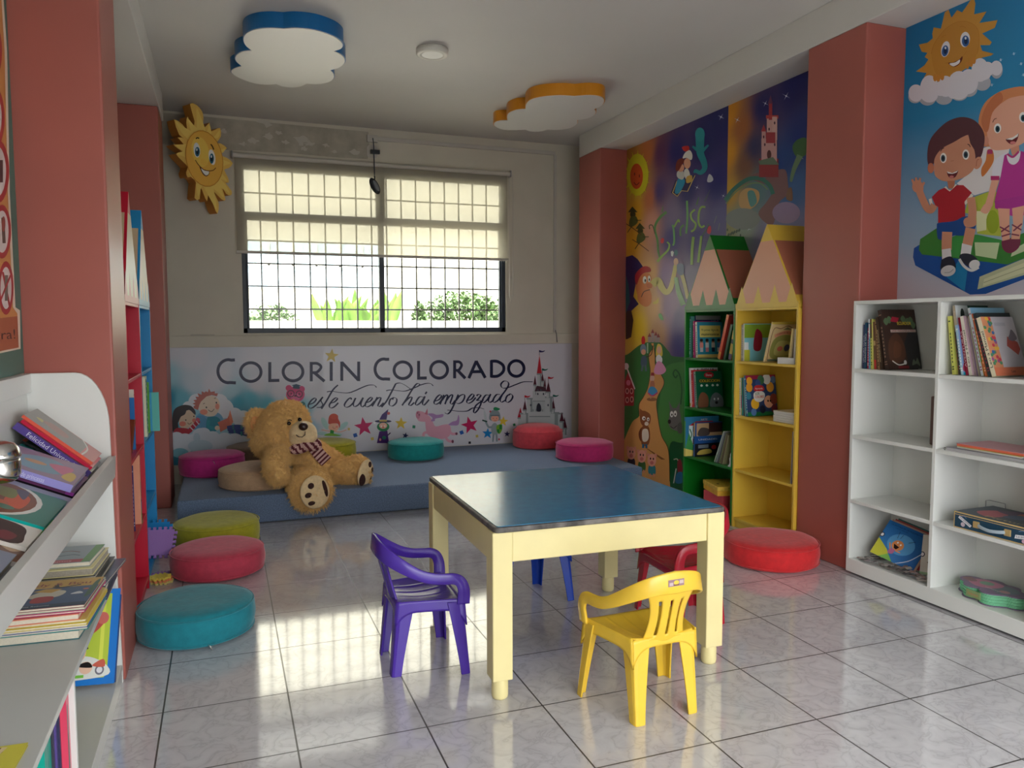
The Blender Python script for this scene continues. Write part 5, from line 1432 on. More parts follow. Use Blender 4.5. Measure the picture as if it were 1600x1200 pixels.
def manuel(a, w, h):
    a.rect(0, 0, w, h, (206, 200, 206)); a.rect(0, 0, w * .3, h, (224, 150, 110)); rr = random.Random(3)
    for i in range(34): a.ell(rr.uniform(.03, .28) * w, rr.uniform(.2, .97) * h, .009, .009, rr.choice([(70, 110, 170), (214, 70, 90), (236, 190, 70), (90, 150, 110), (170, 90, 150)]), n=5)
    a.rect(0, 0, w, h * .14, (226, 130, 96)); a.poly([(w * .58, h * .5), (w * .86, h * .34), (w * .97, h * .44), (w * .94, h * .56), (w * .66, h * .66)], (196, 90, 80)); a.blob([(w * .68, h * .62), (w * .8, h * .58), (w * .95, h * .62), (w * .92, h * .72), (w * .84, h * .78), (w * .76, h * .7)], (130, 120, 130)); a.rect(w * .36, h * .84, w * .7, h * .9, (190, 186, 194)); a.text('Leo', w * .5, h * .05, .012, (90, 50, 50))


R.put('cream-spined reading book with a colourful patterned cover, second top cube', 19, 3.250, .19, .262, .02, (236, 226, 196), front=manuel, spine=spine_marks((24, 22, 26), 'Leo a Manuel'), group=G)
stand('blue and yellow book tilting the other way at the frame edge, second top cube', 3.252, -.945, 1.0605, -6, .19, .235, .018, (110, 140, 190), spine=spine_marks((236, 210, 90), two=(206, 60, 80)), front=scene_cover(5, (60, 70, 120), [(150, 90, 160), (80, 120, 180), (210, 180, 90)]), group=G)

# dark brown box file at the right of the second cube down
o = MB().box(0, .10, 0, .085, 0, .228).build('box_file', mat('brown_leatherette', (106, 80, 74), .5, vary=.15, vscale=20), bevel=.006, loc=(3.30, -.5335 + .0005, .7225))
tag(o, 'dark brown worn box standing alone at the right of the second white cube down', 'box')
# notebooks lying in the cube at the frame edge
G = 'papers lying in the second row of the white shelves'


def wavy(label, name, x0, x1, y0, y1, z, t, c, edge, cat, wave=.0, M=None):
    e = empty(name, label, cat, ((x0 + x1) / 2, (y0 + y1) / 2, z), 0, G)
    e.rotation_euler.z = wave
    hx, hy = (x1 - x0) / 2, (y1 - y0) / 2
    MB().box(-hx, hx, -hy, hy, t * .86, t).build('cover', mat('paper_%02x%02x%02x' % c, c, .4), e)
    MB().box(-hx + .002, hx - .003, -hy + .002, hy - .002, 0, t * .86).build('pages', mat('paper_%02x%02x%02x' % edge, edge, .8), e)
    return e


e = wavy('grey folder of loose papers at the bottom of the pile, second row cube', 'folder', 3.245, 3.47, -.96, -.588, .7225, .014, (128, 128, 136), (186, 184, 188), 'folder', .02)
MB().tube([(-.118 + .005 * math.cos(a / 3), .187, .006 + .005 * math.sin(a / 3)) for a in range(0, 18)], .0012, 6).build('ring_wire', mat('dark_wire', (40, 40, 46), .4, .6), e)
wavy('stapled white papers under the pink magazine, second row cube', 'paper_stack', 3.252, 3.46, -.94, -.632, .7375, .008, (226, 214, 96), (216, 214, 206), 'papers', -.03)
e = wavy('pink magazine with an orange striped edge on top of the papers, second row cube', 'magazine', 3.256, 3.46, -.95, -.628, .7462, .012, (206, 146, 156), (226, 112, 84), 'magazine', .0)
# --- game case with handle
gb = empty('board_game_case', 'dark blue board game case with handle and gold edges on the white shelves', 'board game', (3.345, -.829, .3905), math.radians(1.5))
NB, GO = (40, 74, 96), (206, 178, 120)
mb = MB(); mb.col = lin(NB); mb.box(-.11, .135, -.178, .178, 0, .072)
a = Art(lambda y, z: V((-.11, -y, z)), (-1, 0, 0))
for r_ in ((-.178, 0, .178, .004), (-.178, .066, .178, .072), (-.178, 0, -.174, .072), (.174, 0, .178, .072), (-.178, .058, .178, .0605)): a.rect(*r_, GO)
a.poly([(-.158, .046), (-.15, .056), (-.092, .024), (-.1, .014)], (226, 226, 230)); a.text('La sirenita', -.148, .046, .007, (60, 60, 80), w=.052, rot=-.5); a.ell(-.134, .02, .010, .010, (206, 190, 200)); a.stroke([(-.15, .05), (-.13, .058), (-.118, .05)], .002, (120, 150, 200))
a.poly([(.098, .018), (.102, .034), (.165, .042), (.161, .026)], (226, 226, 230)); a.text('La jirafa', .106, .024, .008, (60, 60, 80), w=.05, rot=.13); a.ell(.138, .014, .009, .008, (216, 180, 200)); a.stroke([(.115, .05), (.135, .056), (.15, .048)], .002, (120, 150, 200))
a.into(mb)
a = Art(lambda y, x: V((x, -y, .072)), (0, 0, 1))
a.rect(-.172, -.104, .172, .13, (48, 66, 84)); a.blob([(-.13, -.03), (-.06, -.08), (-.02, -.05), (-.03, .03), (-.1, .06)], (190, 76, 96)); a.blob([(-.1, .06), (-.02, .03), (.02, .08), (-.04, .12)], (90, 60, 100)); a.blob([(0, .04), (.06, .03), (.1, .09), (.04, .12), (-.01, .1)], (206, 110, 70)); a.blob([(.08, -.02), (.15, .0), (.16, .08), (.1, .1)], (70, 110, 120)); a.blob([(-.02, -.02), (.06, -.01), (.05, .05), (0, .06)], (60, 90, 130)); a.text('Picture', -.06, -.085, .022, (206, 186, 110), w=.2)
a.into(mb)
mb.build('case_shell', PRINT, gb, fixn=False)
HG = mat('clear_grey_plastic', (170, 186, 198), .3)
hd = MB(); pts = spline([(-.112, .062, .034), (-.122, .04, .03), (-.127, 0, .026), (-.122, -.04, .03), (-.112, -.062, .034)], k=5)
sweep(hd, pts, [(-1, 0, 0)] * len(pts), [.014] * len(pts), .006); hd.build('handle', HG, gb, smooth=True)
for s in (-1, 1): MB().box(-.116, -.109, s * .07 - .014, s * .07 + .014, .02, .048).build('handle_mount', mat('gold_plastic', GO, .35, .3), gb, bevel=.002)
# folded wire stand behind it
o = MB().tube([(3.49, -.60, .3925), (3.49, -.60, .475), (3.482, -.625, .482), (3.482, -.70, .482), (3.49, -.705, .3925)], .0018, 6).build('wire_stand', mat('grey_wire', (150, 150, 152), .4, .8)); tag(o, 'thin grey wire stand behind the board game case', 'stand')

# --- comics and loose cards in the bottom left cube
def hero(a, w, h):
    a.grad([(0, 0), (w, 0), (w, h), (0, h)], [(70, 140, 200), (40, 100, 170), (30, 96, 168), (34, 110, 180)], 3); a.ell(w * .5, h * .5, w * .3, h * .28, (90, 160, 214)); a.poly([(0, 0), (w * .46, 0), (w * .3, h * .24), (0, h * .46)], (206, 206, 70)); a.poly([(w * .2, 0), (w * .52, 0), (w * .36, h * .16)], (130, 190, 90)); a.stroke([(w * .98, h * .5), (w * .82, h * .2), (w * .6, 0)], .004, (220, 230, 240))
    a.ell(w * .45, h * .45, w * .13, h * .14, (232, 150, 90)); a.poly([(w * .36, h * .46), (w * .5, h * .42), (w * .46, h * .34), (w * .4, h * .35)], (40, 20, 24)); a.ell(w * .42, h * .52, .004, .005, (250, 250, 250)); a.ell(w * .5, h * .49, .004, .005, (250, 250, 250)); a.blob([(w * .34, h * .3), (w * .44, h * .32), (w * .44, h * .2), (w * .34, h * .18)], (190, 110, 150)); a.stroke([(w * .34, h * .3), (w * .27, h * .44)], .006, (232, 150, 90)); a.stroke([(w * .46, h * .3), (w * .58, h * .3)], .006, (232, 150, 90))
    a.stroke([(w * .36, h * .62), (w * .34, h * .8)], .002, (20, 40, 90)); a.stroke([(w * .42, h * .64), (w * .44, h * .76)], .002, (20, 40, 90)); a.stroke([(w * .62, h * .62), (w * .74, h * .72)], .0025, (20, 40, 90)); a.text('LA HISTORIA DE UN PEQUENO HEROE', w * .08, h * .9, .008, (16, 34, 80), w=w * .8); a.text('cuento ilustrado', w * .2, h * .85, .005, (16, 34, 80), w=w * .3); a.ell(w * .03, h * .56, .011, .013, (20, 24, 50)); a.ell(w * .03, h * .56, .007, .009, (240, 236, 240))


def lean_cover(label, p, X, Z, *a, **k): return book(label, axes(p, X, Z), *a, **k)


def xyt(bl, br, up, h):  # board book leaning back: foot from bl to br
    X = (V(br) - V(bl)); return X, V(up)


Xc = V((.062, -.225, -.05)); Zc = V((.13, .02, .165))
base = V((3.268, -.150, .134))
G = 'thin blue picture books in the bottom left white cube'
lean_cover('blue picture book with a jumping cartoon child, leaning in the bottom left white cube', base, Xc, Zc, .222, .20, .004, (40, 100, 170), front=hero, group=G, back=(40, 90, 150))
for i, c in enumerate(((190, 150, 130), (170, 70, 70), (60, 110, 100))):
    n_ = Xc.normalized().cross(Zc.normalized()).normalized()
    lean_cover(('thin peach book peeking from behind the blue picture book', 'thin red book peeking from behind the blue picture book, middle', 'thin green book rearmost behind the blue picture book')[i], base - n_ * (.0048 * (i + 1)) + Xc.normalized() * .010 * (i + 1) + Zc.normalized() * (.010 * (i + 1)), Xc, Zc, .222, .20, .004, c, group=G)


def boyc(a, w, h):
    a.rect(0, 0, w, h, (222, 216, 206)); a.ell(w * .03, h * .5, .011, .013, (20, 24, 50)); a.ell(w * .03, h * .5, .007, .009, (240, 236, 240)); a.ell(w * .38, h * .5, .02, .022, (110, 80, 70)); a.blob([(w * .3, h * .15), (w * .5, h * .15), (w * .5, h * .4), (w * .3, h * .4)], (70, 80, 150)); a.stroke([(w * .3, h * .36), (w * .2, h * .3)], .008, (110, 80, 70)); a.rect(0, 0, w, h * .06, (160, 190, 150))


lean_cover('white picture book with a small child, half hidden by the shelf divider, bottom left cube', (3.325, -.400, .090), (.075, -.115, .0), (.075, .02, .17), .15, .19, .005, (214, 210, 200), front=boyc, group=G)
CARDS = mat('grey_card_scraps', (150, 142, 136), .7, vary=.45, vscale=8, detail=1)
mb = MB(); rn = random.Random(11)
tones = [(168, 158, 150), (120, 112, 108), (190, 182, 176), (146, 120, 112), (98, 94, 92), (172, 160, 166)]
for i in range(260):
    x = rn.uniform(3.245, 3.42); y = rn.uniform(-.485, -.09)
    hz_ = .034 * math.exp(-((y + .36) / .16) ** 2) * math.exp(-((x - 3.31) / .09) ** 2) + .004
    z = .0885 + rn.uniform(.0, hz_)
    if y < -.37 and x > 3.29: continue
    if -.42 < y < -.13 and x > 3.25 + (-.15 - y) * .27: continue
    s = rn.uniform(.009, .019)
    M = Matrix.Translation((x, y, z)) @ Matrix.Rotation(rn.uniform(0, 6.3), 4, 'Z') @ Matrix.Rotation(rn.uniform(-.3, .3), 4, 'X')
    mb.box(-s, s, -s * .7, s * .7, -.0006, .0006, lin(rn.choice(tones)), M)
o = mb.build('card_scraps', PRINT_MATTE, fixn=False); tag(o, 'heap of small grey cardboard puzzle scraps in the bottom left white cube', 'cardboard scraps', kind='stuff')

# --- cloud-shaped board books
def cloud_outline(k=1.0):
    pts = []
    for cx, cy, r, a0, a1 in ((-.095, .0, .048, 90, 270), (-.03, -.042, .045, 190, 350), (.05, -.04, .05, 200, 350), (.115, -.0, .05, -80, 80), (.06, .05, .045, 10, 160), (-.03, .055, .05, 20, 160)):
        for i in range(9):
            a = math.radians(a0 + (a1 - a0) * i / 8); pts.append((k * (cx + r * math.cos(a)), k * (cy + r * math.sin(a))))
    return pts


sb = empty('shaped_board_book', 'thick cloud-shaped board book with mint green page edges in the bottom row', 'book', (3.36, -.765, .0805), math.radians(88))
MINT, LIL = mat('mint_card', (126, 206, 160), .5), mat('lilac_card', (128, 112, 140), .5)
MB().prism(cloud_outline(1.03), flat, 0, .004).build('cover', LIL, sb)
for i in range(7):
    MB().prism(cloud_outline(.975 + .02 * (i % 2)), flat, .0048 + i * .0064, .0048 + i * .0064 + .0052).build('board_page', MINT, sb)
mb = MB(); mb.col = lin((128, 110, 140)); mb.prism(cloud_outline(1.0), flat, .0505, .0545)
a = Art(lambda x, y: V((x, y, .0545)), (0, 0, 1), .0003)
a.blob([(-.1, -.02), (-.02, -.06), (.02, .0), (-.06, .06)], (110, 130, 140)); a.blob([(0, -.05), (.09, -.05), (.12, .02), (.04, .06), (-.01, .02)], (206, 130, 160)); a.ell(.05, -.01, .03, .026, (130, 176, 150)); a.ell(-.06, .02, .022, .018, (196, 150, 150)); a.blob([(.09, .0), (.14, -.02), (.15, .02), (.1, .03)], (150, 110, 110)); a.text('Animales', -.05, .03, .014, (226, 220, 210), w=.07)
a.into(mb); mb.build('top_cover', PRINT, sb, fixn=False)
mb = MB(); mb.col = lin((140, 160, 110)); mb.box(-.015, .055, .1, .106, .014, .044)
a = Art(lambda x, z: V((.055 - x, .106, z)), (0, 1, 0), .0003); a.text('Sorpresas', .008, .025, .010, (222, 120, 90), w=.052); a.into(mb); mb.build('name_plate', PRINT, sb, fixn=False)

# --- green bookcase
G = 'books in the green bookcase'
def mate(a, w, h):
    a.rect(0, 0, w, h, (52, 150, 176)); a.rect(0, 0, w, h * .09, (226, 206, 120)); a.rect(w * .1, h * .57, w * .92, h * .9, (230, 216, 120)); a.text('Mi primer libro de', w * .16, h * .75, .014, (60, 70, 50), w=w * .68); a.text('matematicas', w * .16, h * .62, .018, (40, 50, 40), w=w * .7, bold=.001)
    a.stroke([(w * .62, h * .715), (w * .65, h * .74)], .003, (40, 50, 40))
    for i, (x, c, l) in enumerate(((.16, (230, 150, 140), (210, 210, 210)), (.38, (236, 236, 236), (230, 150, 160)), (.62, (200, 200, 190), (30, 40, 70)), (.84, (80, 130, 190), (220, 220, 220)))):
        a.ell(w * x, h * .46, .011, .014, (170, 120, 90)); a.ell(w * x, h * .49, .013, .010, (40, 34, 34)); a.rect(w * x - .014, h * .28, w * x + .014, h * .42, c); a.rect(w * x - .012, h * .16, w * x + .012, h * .28, l)


R = Row(1.500, 1.058)
R.put('tall pale teal book at the far left of the green bookcase top shelf', 0, 3.262, .2, .285, .018, (84, 150, 140), spine=spine_marks((210, 230, 220)), group=G)
R.put('slim grey-green book, second on the green top shelf', .5, 3.275, .2, .24, .010, (60, 84, 76), group=G)
R.put('large navy book with grey head band standing behind the maths book', 1, 3.285, .205, .29, .012, (26, 32, 78), front=lambda a, w, h: (a.rect(0, h * .9, w, h, (130, 134, 130)), a.blob([(w * .05, h * .84), (w * .2, h * .86), (w * .12, h * .78)], (206, 200, 80)), a.text('serie 2', w * .6, h * .85, .012, (200, 200, 210), w=w * .3)), group=G)
R.put('thin magenta book beside the maths book on the green top shelf', 2, 3.262, .2, .252, .010, (176, 44, 110), spine=spine_marks((230, 170, 200)), group=G)
R.put('thin white book squeezed beside the maths book, green top shelf', 3, 3.27, .19, .24, .006, (206, 206, 210), group=G)
R.put('light blue maths book with four children on its cover, green top shelf', 4, 3.268, .205, .245, .02, (226, 220, 200), front=mate, spine=spine_marks((60, 90, 120)), group=G)
stand('orange-red hardback slanting across the green top shelf', 3.256, 1.135, 1.0585, -18, .17, .30, .026, (214, 84, 44), spine=lambda a, t, h: (a.rect(0, 0, t, h * .16, (226, 150, 60)), a.rect(0, h * .9, t, h, (226, 110, 50))), front=lambda a, w, h: a.rect(0, 0, w, h, (150, 50, 40)), group=G)
stand('dark green hardback slanting beside the orange-red one', 3.262, 1.085, 1.0585, -18, .17, .235, .022, (30, 76, 46), group=G)
stand('yellow patterned book at the right end of the green top shelf', 3.262, 1.022, 1.0585, -13, .17, .19, .030, (206, 180, 80), spine=lambda a, t, h: (a.rect(0, 0, t, h * .2, (110, 90, 130)), a.rect(0, h * .55, t, h * .7, (60, 60, 70))), group=G)

R = Row(1.490, .715)


def tales(a, w, h):
    a.rect(0, 0, w, h, (20, 92, 62)); a.ell(w * .5, h * .89, .04, .021, (176, 30, 40)); a.text('Disney', w * .38, h * .86, .016, (236, 220, 220), w=w * .24); a.rect(w * .1, h * .68, w * .93, h * .78, (60, 66, 40)); a.text('COLECCION', w * .13, h * .695, .018, (226, 190, 50), w=w * .77, bold=.001)
    for x in (.2, .4, .62, .8): a.blob([(w * x - .01, h * .6), (w * x, h * .64), (w * x + .012, h * .6), (w * x, h * .57)], (220, 226, 214))
    a.blob([(w * .05, 0), (w * .38, 0), (w * .42, h * .3), (w * .22, h * .42), (w * .08, h * .28)], (130, 84, 60)); a.blob([(w * .5, 0), (w * .96, 0), (w * .97, h * .26), (w * .74, h * .4), (w * .54, h * .28)], (110, 116, 120)); a.ell(w * .66, h * .22, .006, .008, (240, 240, 240)); a.ell(w * .8, h * .22, .006, .008, (240, 240, 240)); a.ell(w * .73, h * .12, .012, .010, (30, 30, 34))


R.put('teal book at the left of the green second shelf', 3, 3.27, .2, .25, .010, (30, 110, 130), group=G)
R.put('white book with a bold black title, behind the red one on the green second shelf', 4, 3.258, .225, .27, .016, (226, 224, 214), front=lambda a, w, h: (a.rect(0, 0, w, h, (226, 226, 224)), a.text('LA BIBLIA', w * .12, h * .885, .026, (50, 50, 56), w=w * .76, bold=.001)), spine=lambda a, t, h: a.rect(0, h * .02, t, h * .1, (226, 190, 90)), group=G)
R.put('red hardback on the green second shelf', 4.8, 3.262, .2, .256, .020, (206, 58, 66), spine=spine_marks((236, 150, 130)), group=G)
R.put('thin lilac book between the red and dark green ones, green second shelf', 5.6, 3.268, .2, .245, .009, (170, 160, 190), group=G)
R.put('grey blue thin book touching the dark green story book', 6.2, 3.268, .2, .24, .007, (130, 150, 170), group=G)
R.put('dark green story book with a wolf on its cover, green second shelf', 7.5, 3.262, .215, .25, .016, (150, 170, 150), front=tales, spine=spine_marks((60, 100, 70)), group=G)

stand('red blue and white activity book sticking out of the green third shelf', 3.205, 1.46, .3755, 0, .27, .272, .018, (60, 130, 160), front=lambda a, w, h: (a.rect(0, 0, w, h, (54, 128, 170)), a.poly([(w * .1, h * .78), (w * .3, h * .88), (w * .8, h * .88), (w * .95, h * .78)], (196, 50, 54)), a.rect(w * .1, h * .1, w * .4, h * .78, (206, 226, 226)), a.rect(0, 0, w, h * .2, (226, 206, 110)), a.poly([(0, h * .2), (w * .1, h * .6), (w * .3, h * .12)], (70, 150, 80)), a.rect(w * .22, h * .62, w * .36, h * .76, (44, 84, 150)), a.rect(w * .22, h * .3, w * .38, h * .44, (206, 84, 60)), a.stroke([(w * .12, h * .7), (w * .18, h * .55), (w * .12, h * .4)], .008, (60, 110, 80)), a.text('ARTE', w * .45, h * .9, .012, (230, 210, 200), w=w * .2), a.rect(w * .46, h * .05, w * .98, h * .8, (54, 100, 160))), spine=lambda a, t, h: (a.rect(0, 0, t, h * .9, (90, 160, 90)), a.rect(0, 0, t, h * .2, (226, 206, 110))), group=G)
stand('dark blue car book standing in front of the activity book, green third shelf', 3.258, 1.425, .3755, 0, .22, .235, .02, (36, 80, 150), front=lambda a, w, h: (a.rect(0, 0, w, h, (40, 90, 160)), a.rect(w * .05, h * .6, w, h * .98, (206, 170, 130)), a.blob([(w * .1, h * .62), (w * .5, h * .62), (w * .5, h * .8), (w * .2, h * .84)], (90, 80, 76)), a.rect(w * .5, h * .7, w, h * .98, (70, 44, 40)), a.text('UNIDADES', w * .12, h * .47, .012, (226, 226, 236), w=w * .7), a.rect(0, 0, w, h * .38, (30, 30, 40)), a.rect(w * .12, h * .24, w * .5, h * .34, (130, 140, 150)), a.blob([(w * .1, h * .05), (w * .6, h * .08), (w * .55, h * .2), (w * .2, h * .18)], (206, 180, 90)), a.ell(w * .7, h * .25, .02, .016, (190, 50, 50))), spine=lambda a, t, h: a.rect(0, h * .6, t, h, (206, 170, 130)), group=G)
for i in range(6):
    stand(('thin pale magazine slanting, first of the fan on the green third shelf', 'thin grey magazine slanting, second of the fan on the green third shelf', 'thin dark grey magazine, third of the fan on the green third shelf', 'thin olive magazine, fourth of the fan on the green third shelf', 'thin brown magazine, fifth of the fan on the green third shelf', 'thin khaki magazine, last of the fan on the green third shelf')[i], 3.26, 1.175 - .018 * i, .3755, -24 + 1.6 * i, .18, .235 - .006 * i, .008, ((190, 200, 190), (150, 156, 158), (96, 100, 104), (130, 132, 96), (120, 100, 80), (150, 146, 110))[i], front=(lambda a, w, h: (a.rect(0, 0, w, h, (140, 170, 160)), a.ell(w * .4, h * .6, .03, .04, (206, 140, 100)), a.rect(0, 0, w, h * .25, (110, 150, 120)))) if i == 0 else None, group=G)
# white figurine at the right end
o = MB().lathe([(0, 0), (.024, .001), (.026, .006), (.018, .012), (.015, .03), (.018, .05), (.012, .066), (.013, .078), (.007, .092), (0, .095)], 24).build('figurine', mat('white_ceramic', (232, 232, 232), .3), smooth=True, loc=(3.268, 1.000, .3745)); tag(o, 'small white ceramic figurine at the right end of the green third shelf', 'figurine')
# boxes on the bottom shelf of the green case
bb = MB().box(-.10, .10, -.11, .11, 0, .10).build('game_box', mat('red_pink_box', (206, 70, 80), .4), bevel=.003, loc=(3.372, 1.205, .0625)); tag(bb, 'red-pink box under the orange box, bottom shelf of the green bookcase', 'box')
gb2 = empty('game_box', 'orange-yellow box lying on the red-pink one, bottom shelf of the green bookcase', 'box', (3.36, 1.20, .163), math.radians(-14))
OB = mat('orange_yellow_box', (226, 168, 50), .4, vary=.12, vscale=30)
MB().box(-.10, .10, -.13, .13, 0, .052).build('base', OB, gb2, bevel=.003)
MB().box(-.103, .103, -.133, .133, .034, .062).build('lid', mat('yellow_lid', (222, 182, 70), .4, vary=.2, vscale=40), gb2, bevel=.003)
MB().cyl((-.06, -.03), .009, .0621, .064, 16).build('label_spot', mat('dark_spot', (70, 40, 30), .6), gb2)

# --- yellow bookcase
G = 'books in the yellow bookcase'
R = Row(.932, 1.058)
for i, (c, h, t) in enumerate((((196, 200, 204), .225, .009), ((176, 184, 190), .222, .009), ((150, 160, 170), .22, .007))):
    R.put(('pale grey slim book at the left end of the yellow top shelf', 'light grey slim book, second on the yellow top shelf', 'blue grey slim book, third on the yellow top shelf')[i], 0 + .3 * i, 3.27, .2, h, t, c, spine=spine_marks((236, 236, 236)), group=G)
R.put('white-edged book with a green and sky-blue cover, yellow top shelf', 1.2, 3.262, .205, .232, .013, (226, 228, 222), front=lambda a, w, h: (a.rect(0, 0, w, h, (130, 200, 220)), a.rect(0, h * .62, w, h * .98, (140, 176, 60)), a.rect(0, 0, w * .2, h * .3, (196, 200, 70)), a.blob([(w * .35, h * .3), (w * .6, h * .3), (w * .65, h * .7), (w * .45, h * .86), (w * .35, h * .6)], (150, 40, 60)), a.rect(0, h * .3, w * .15, h * .5, (230, 236, 240))), group=G)


def garden(a, w, h):
    a.rect(0, 0, w, h, (214, 190, 140)); a.stroke([(w * .06, h * .06), (w * .06, h * .86), (w * .3, h * .9), (w * .5, h * .97), (w * .72, h * .9), (w * .94, h * .86), (w * .94, h * .06), (w * .06, h * .06)], .004, (110, 70, 60)); a.blob([(w * .16, h * .12), (w * .84, h * .12), (w * .86, h * .6), (w * .5, h * .74), (w * .14, h * .6)], (150, 150, 80)); a.blob([(w * .26, h * .2), (w * .74, h * .2), (w * .72, h * .52), (w * .3, h * .55)], (186, 180, 110)); a.ell(w * .4, h * .36, .02, .016, (200, 110, 90)); a.ell(w * .62, h * .38, .02, .022, (70, 76, 110)); a.stroke([(w * .14, h * .7), (w * .5, h * .8), (w * .86, h * .7)], .022, (216, 150, 120)); a.text('CUENTOS DEL CAMPO', w * .2, h * .715, .012, (110, 50, 40), w=w * .6, bend=.012); a.poly([(w * .36, h * .87), (w * .64, h * .87), (w * .5, h * .94)], (130, 130, 90)); a.rect(w * .08, h * .02, w * .9, h * .08, (110, 130, 110))


stand('yellow-edged album slanting behind the garden story book, yellow top shelf', 3.272, .712, 1.0585, -17, .2, .25, .010, (226, 202, 110), front=lambda a, w, h: a.rect(0, 0, w, h, (214, 192, 90)), group=G)
stand('cream story book with a garden picture, slanting on the yellow top shelf', 3.258, .690, 1.0605, -17, .225, .232, .012, (226, 206, 160), front=garden, spine=spine_marks((226, 206, 120)), group=G)
stand('thin cream book with black lettering leaning at the right of the yellow top shelf', 3.262, .478, 1.0585, -8, .2, .205, .012, (214, 190, 120), front=lambda a, w, h: (a.rect(0, 0, w, h, (216, 196, 150)), a.rect(w * .06, h * .06, w * .96, h * .8, (150, 130, 110)), a.text('El oso', w * .3, h * .88, .016, (60, 50, 44), w=w * .4), a.text('castor', w * .25, h * .7, .024, (30, 30, 34), w=w * .65, bold=.001), a.blob([(w * .2, h * .1), (w * .5, h * .1), (w * .55, h * .4), (w * .3, h * .5)], (196, 90, 70)), a.blob([(w * .55, h * .3), (w * .8, h * .3), (w * .8, h * .55), (w * .6, h * .55)], (90, 130, 90))), group=G)
stand('narrow white cards propped in the right corner of the yellow top shelf', 3.252, .42, 1.0585, -2, .16, .20, .012, (206, 200, 190), front=lambda a, w, h: a.rect(0, 0, w, h * .5, (150, 150, 160)), group=G, name='card_pack')
o = MB().box(-.03, .03, -.06, .06, 0, .036).build('paper_box', mat('white_box', (214, 214, 210), .5), bevel=.002, loc=(3.268, .585, 1.0585), ); o.rotation_euler.z = .15
o.location = (3.2725, .49, 1.0585)
tag(o, 'small white box in front of the leaning books, yellow top shelf', 'box')


def figures(a, w, h):
    a.rect(0, 0, w, h, (44, 66, 110)); a.rect(0, h * .9, w, h, (150, 36, 70)); a.rect(0, 0, w, h * .1, (30, 120, 70)); r = random.Random(8)
    for x, z, rx, c in ((.12, .86, .022, (230, 170, 50)), (.1, .7, .024, (226, 160, 50)), (.26, .3, .03, (230, 180, 50)), (.8, .7, .028, (224, 160, 60)), (.7, .9, .03, (220, 220, 214)), (.72, .34, .034, (226, 170, 140)), (.9, .4, .03, (130, 60, 50)), (.5, .88, .026, (70, 120, 80)), (.4, .8, .02, (60, 90, 150)), (.2, .1, .02, (90, 130, 190)), (.5, .16, .022, (30, 36, 60)), (.9, .16, .024, (110, 44, 60)), (.06, .5, .02, (60, 130, 150)), (.92, .88, .02, (90, 120, 170))):
        a.ell(w * x, h * z, rx, rx * 1.15, c)
    a.ell(w * .7, h * .36, .006, .007, (30, 24, 24)); a.ell(w * .78, h * .36, .006, .007, (30, 24, 24))
    a.blob([(w * .25, h * .4), (w * .4, h * .34), (w * .56, h * .4), (w * .6, h * .55), (w * .42, h * .62), (w * .24, h * .56)], (230, 230, 226)); a.blob([(w * .26, h * .62), (w * .3, h * .74), (w * .54, h * .74), (w * .58, h * .62)], (206, 50, 54)); a.text('Aprende', w * .29, h * .65, .012, (240, 230, 230), w=w * .26); a.text('LOS', w * .28, h * .52, .016, (50, 110, 70), w=w * .14, bold=.001); a.text('COLORES', w * .27, h * .44, .016, (196, 60, 60), w=w * .3, bold=.001)


R = Row(.930, .715)
R.put('white slim book at the left of the yellow second shelf', 1.5, 3.265, .2, .235, .011, (226, 224, 220), spine=spine_marks((130, 160, 80)), group=G)
R.put('yellow and pink slim book, second on the yellow second shelf', 2, 3.268, .2, .23, .008, (220, 206, 110), spine=lambda a, t, h: a.rect(0, h * .2, t, h * .55, (190, 50, 120)), group=G)
R.put('teal slim book, third on the yellow second shelf', 2.5, 3.265, .2, .238, .011, (60, 150, 150), group=G)
R.put('dark spotted book, fourth on the yellow second shelf', 3.2, 3.268, .2, .23, .012, (120, 90, 100), spine=spine_marks((40, 100, 110)), group=G)
R.put('pale cyan book leaning on the yellow second shelf', 5, 3.262, .205, .24, .013, (130, 190, 196), front=lambda a, w, h: (a.rect(0, 0, w, h, (110, 80, 90)), a.rect(0, 0, w * .3, h * .5, (40, 40, 50))), group=G)
R.put('bright busy picture book with yellow faces on its cover, yellow second shelf', 8, 3.256, .225, .255, .014, (60, 130, 170), front=figures, spine=spine_marks((230, 230, 230)), group=G)
for i in range(5):
    e = empty('notebook', ('white notebook with an oval badge on top of the pile, yellow second shelf', 'white notebook second from the top of the pile, yellow second shelf', 'white notebook in the middle of the pile, yellow second shelf', 'white notebook second from the bottom of the pile, yellow second shelf', 'white notebook at the bottom of the pile, yellow second shelf')[i], 'notebook', (3.36, .505, .7155 + .0132 * (4 - i)), math.radians((3, -4, 2, -1, 0)[i]), 'white notebooks in the yellow bookcase')
    MB().box(-.1, .1, -.096, .096, .0, .011).build('pages', mat('white_paper', (222, 220, 214), .8), e, bevel=.002)
    mb = MB(); mb.col = lin((206, 190, 160) if i == 0 else (226, 224, 220)); mb.box(-.101, .101, -.097, .097, .0112, .0126)
    if i == 0:
        a = Art(lambda x, y: V((x, y, .0126)), (0, 0, 1), .0003); a.ell(-.02, -.02, .036, .036, (110, 120, 60)); a.ell(-.02, -.02, .026, .026, (150, 150, 80)); a.into(mb)
    mb.build('cover', PRINT, e, fixn=False)
stand('tall thin grey magazine upright at the right of the yellow third shelf', 3.252, .424, .3745, -1.5, .2, .30, .007, (150, 150, 160), group=G, name='magazine')
stand('red-backed magazine upright in the right corner of the yellow third shelf', 3.256, .408, .3745, -1, .2, .225, .006, (196, 50, 60), front=lambda a, w, h: a.rect(0, 0, w, h, (206, 206, 210)), group=G, name='magazine')

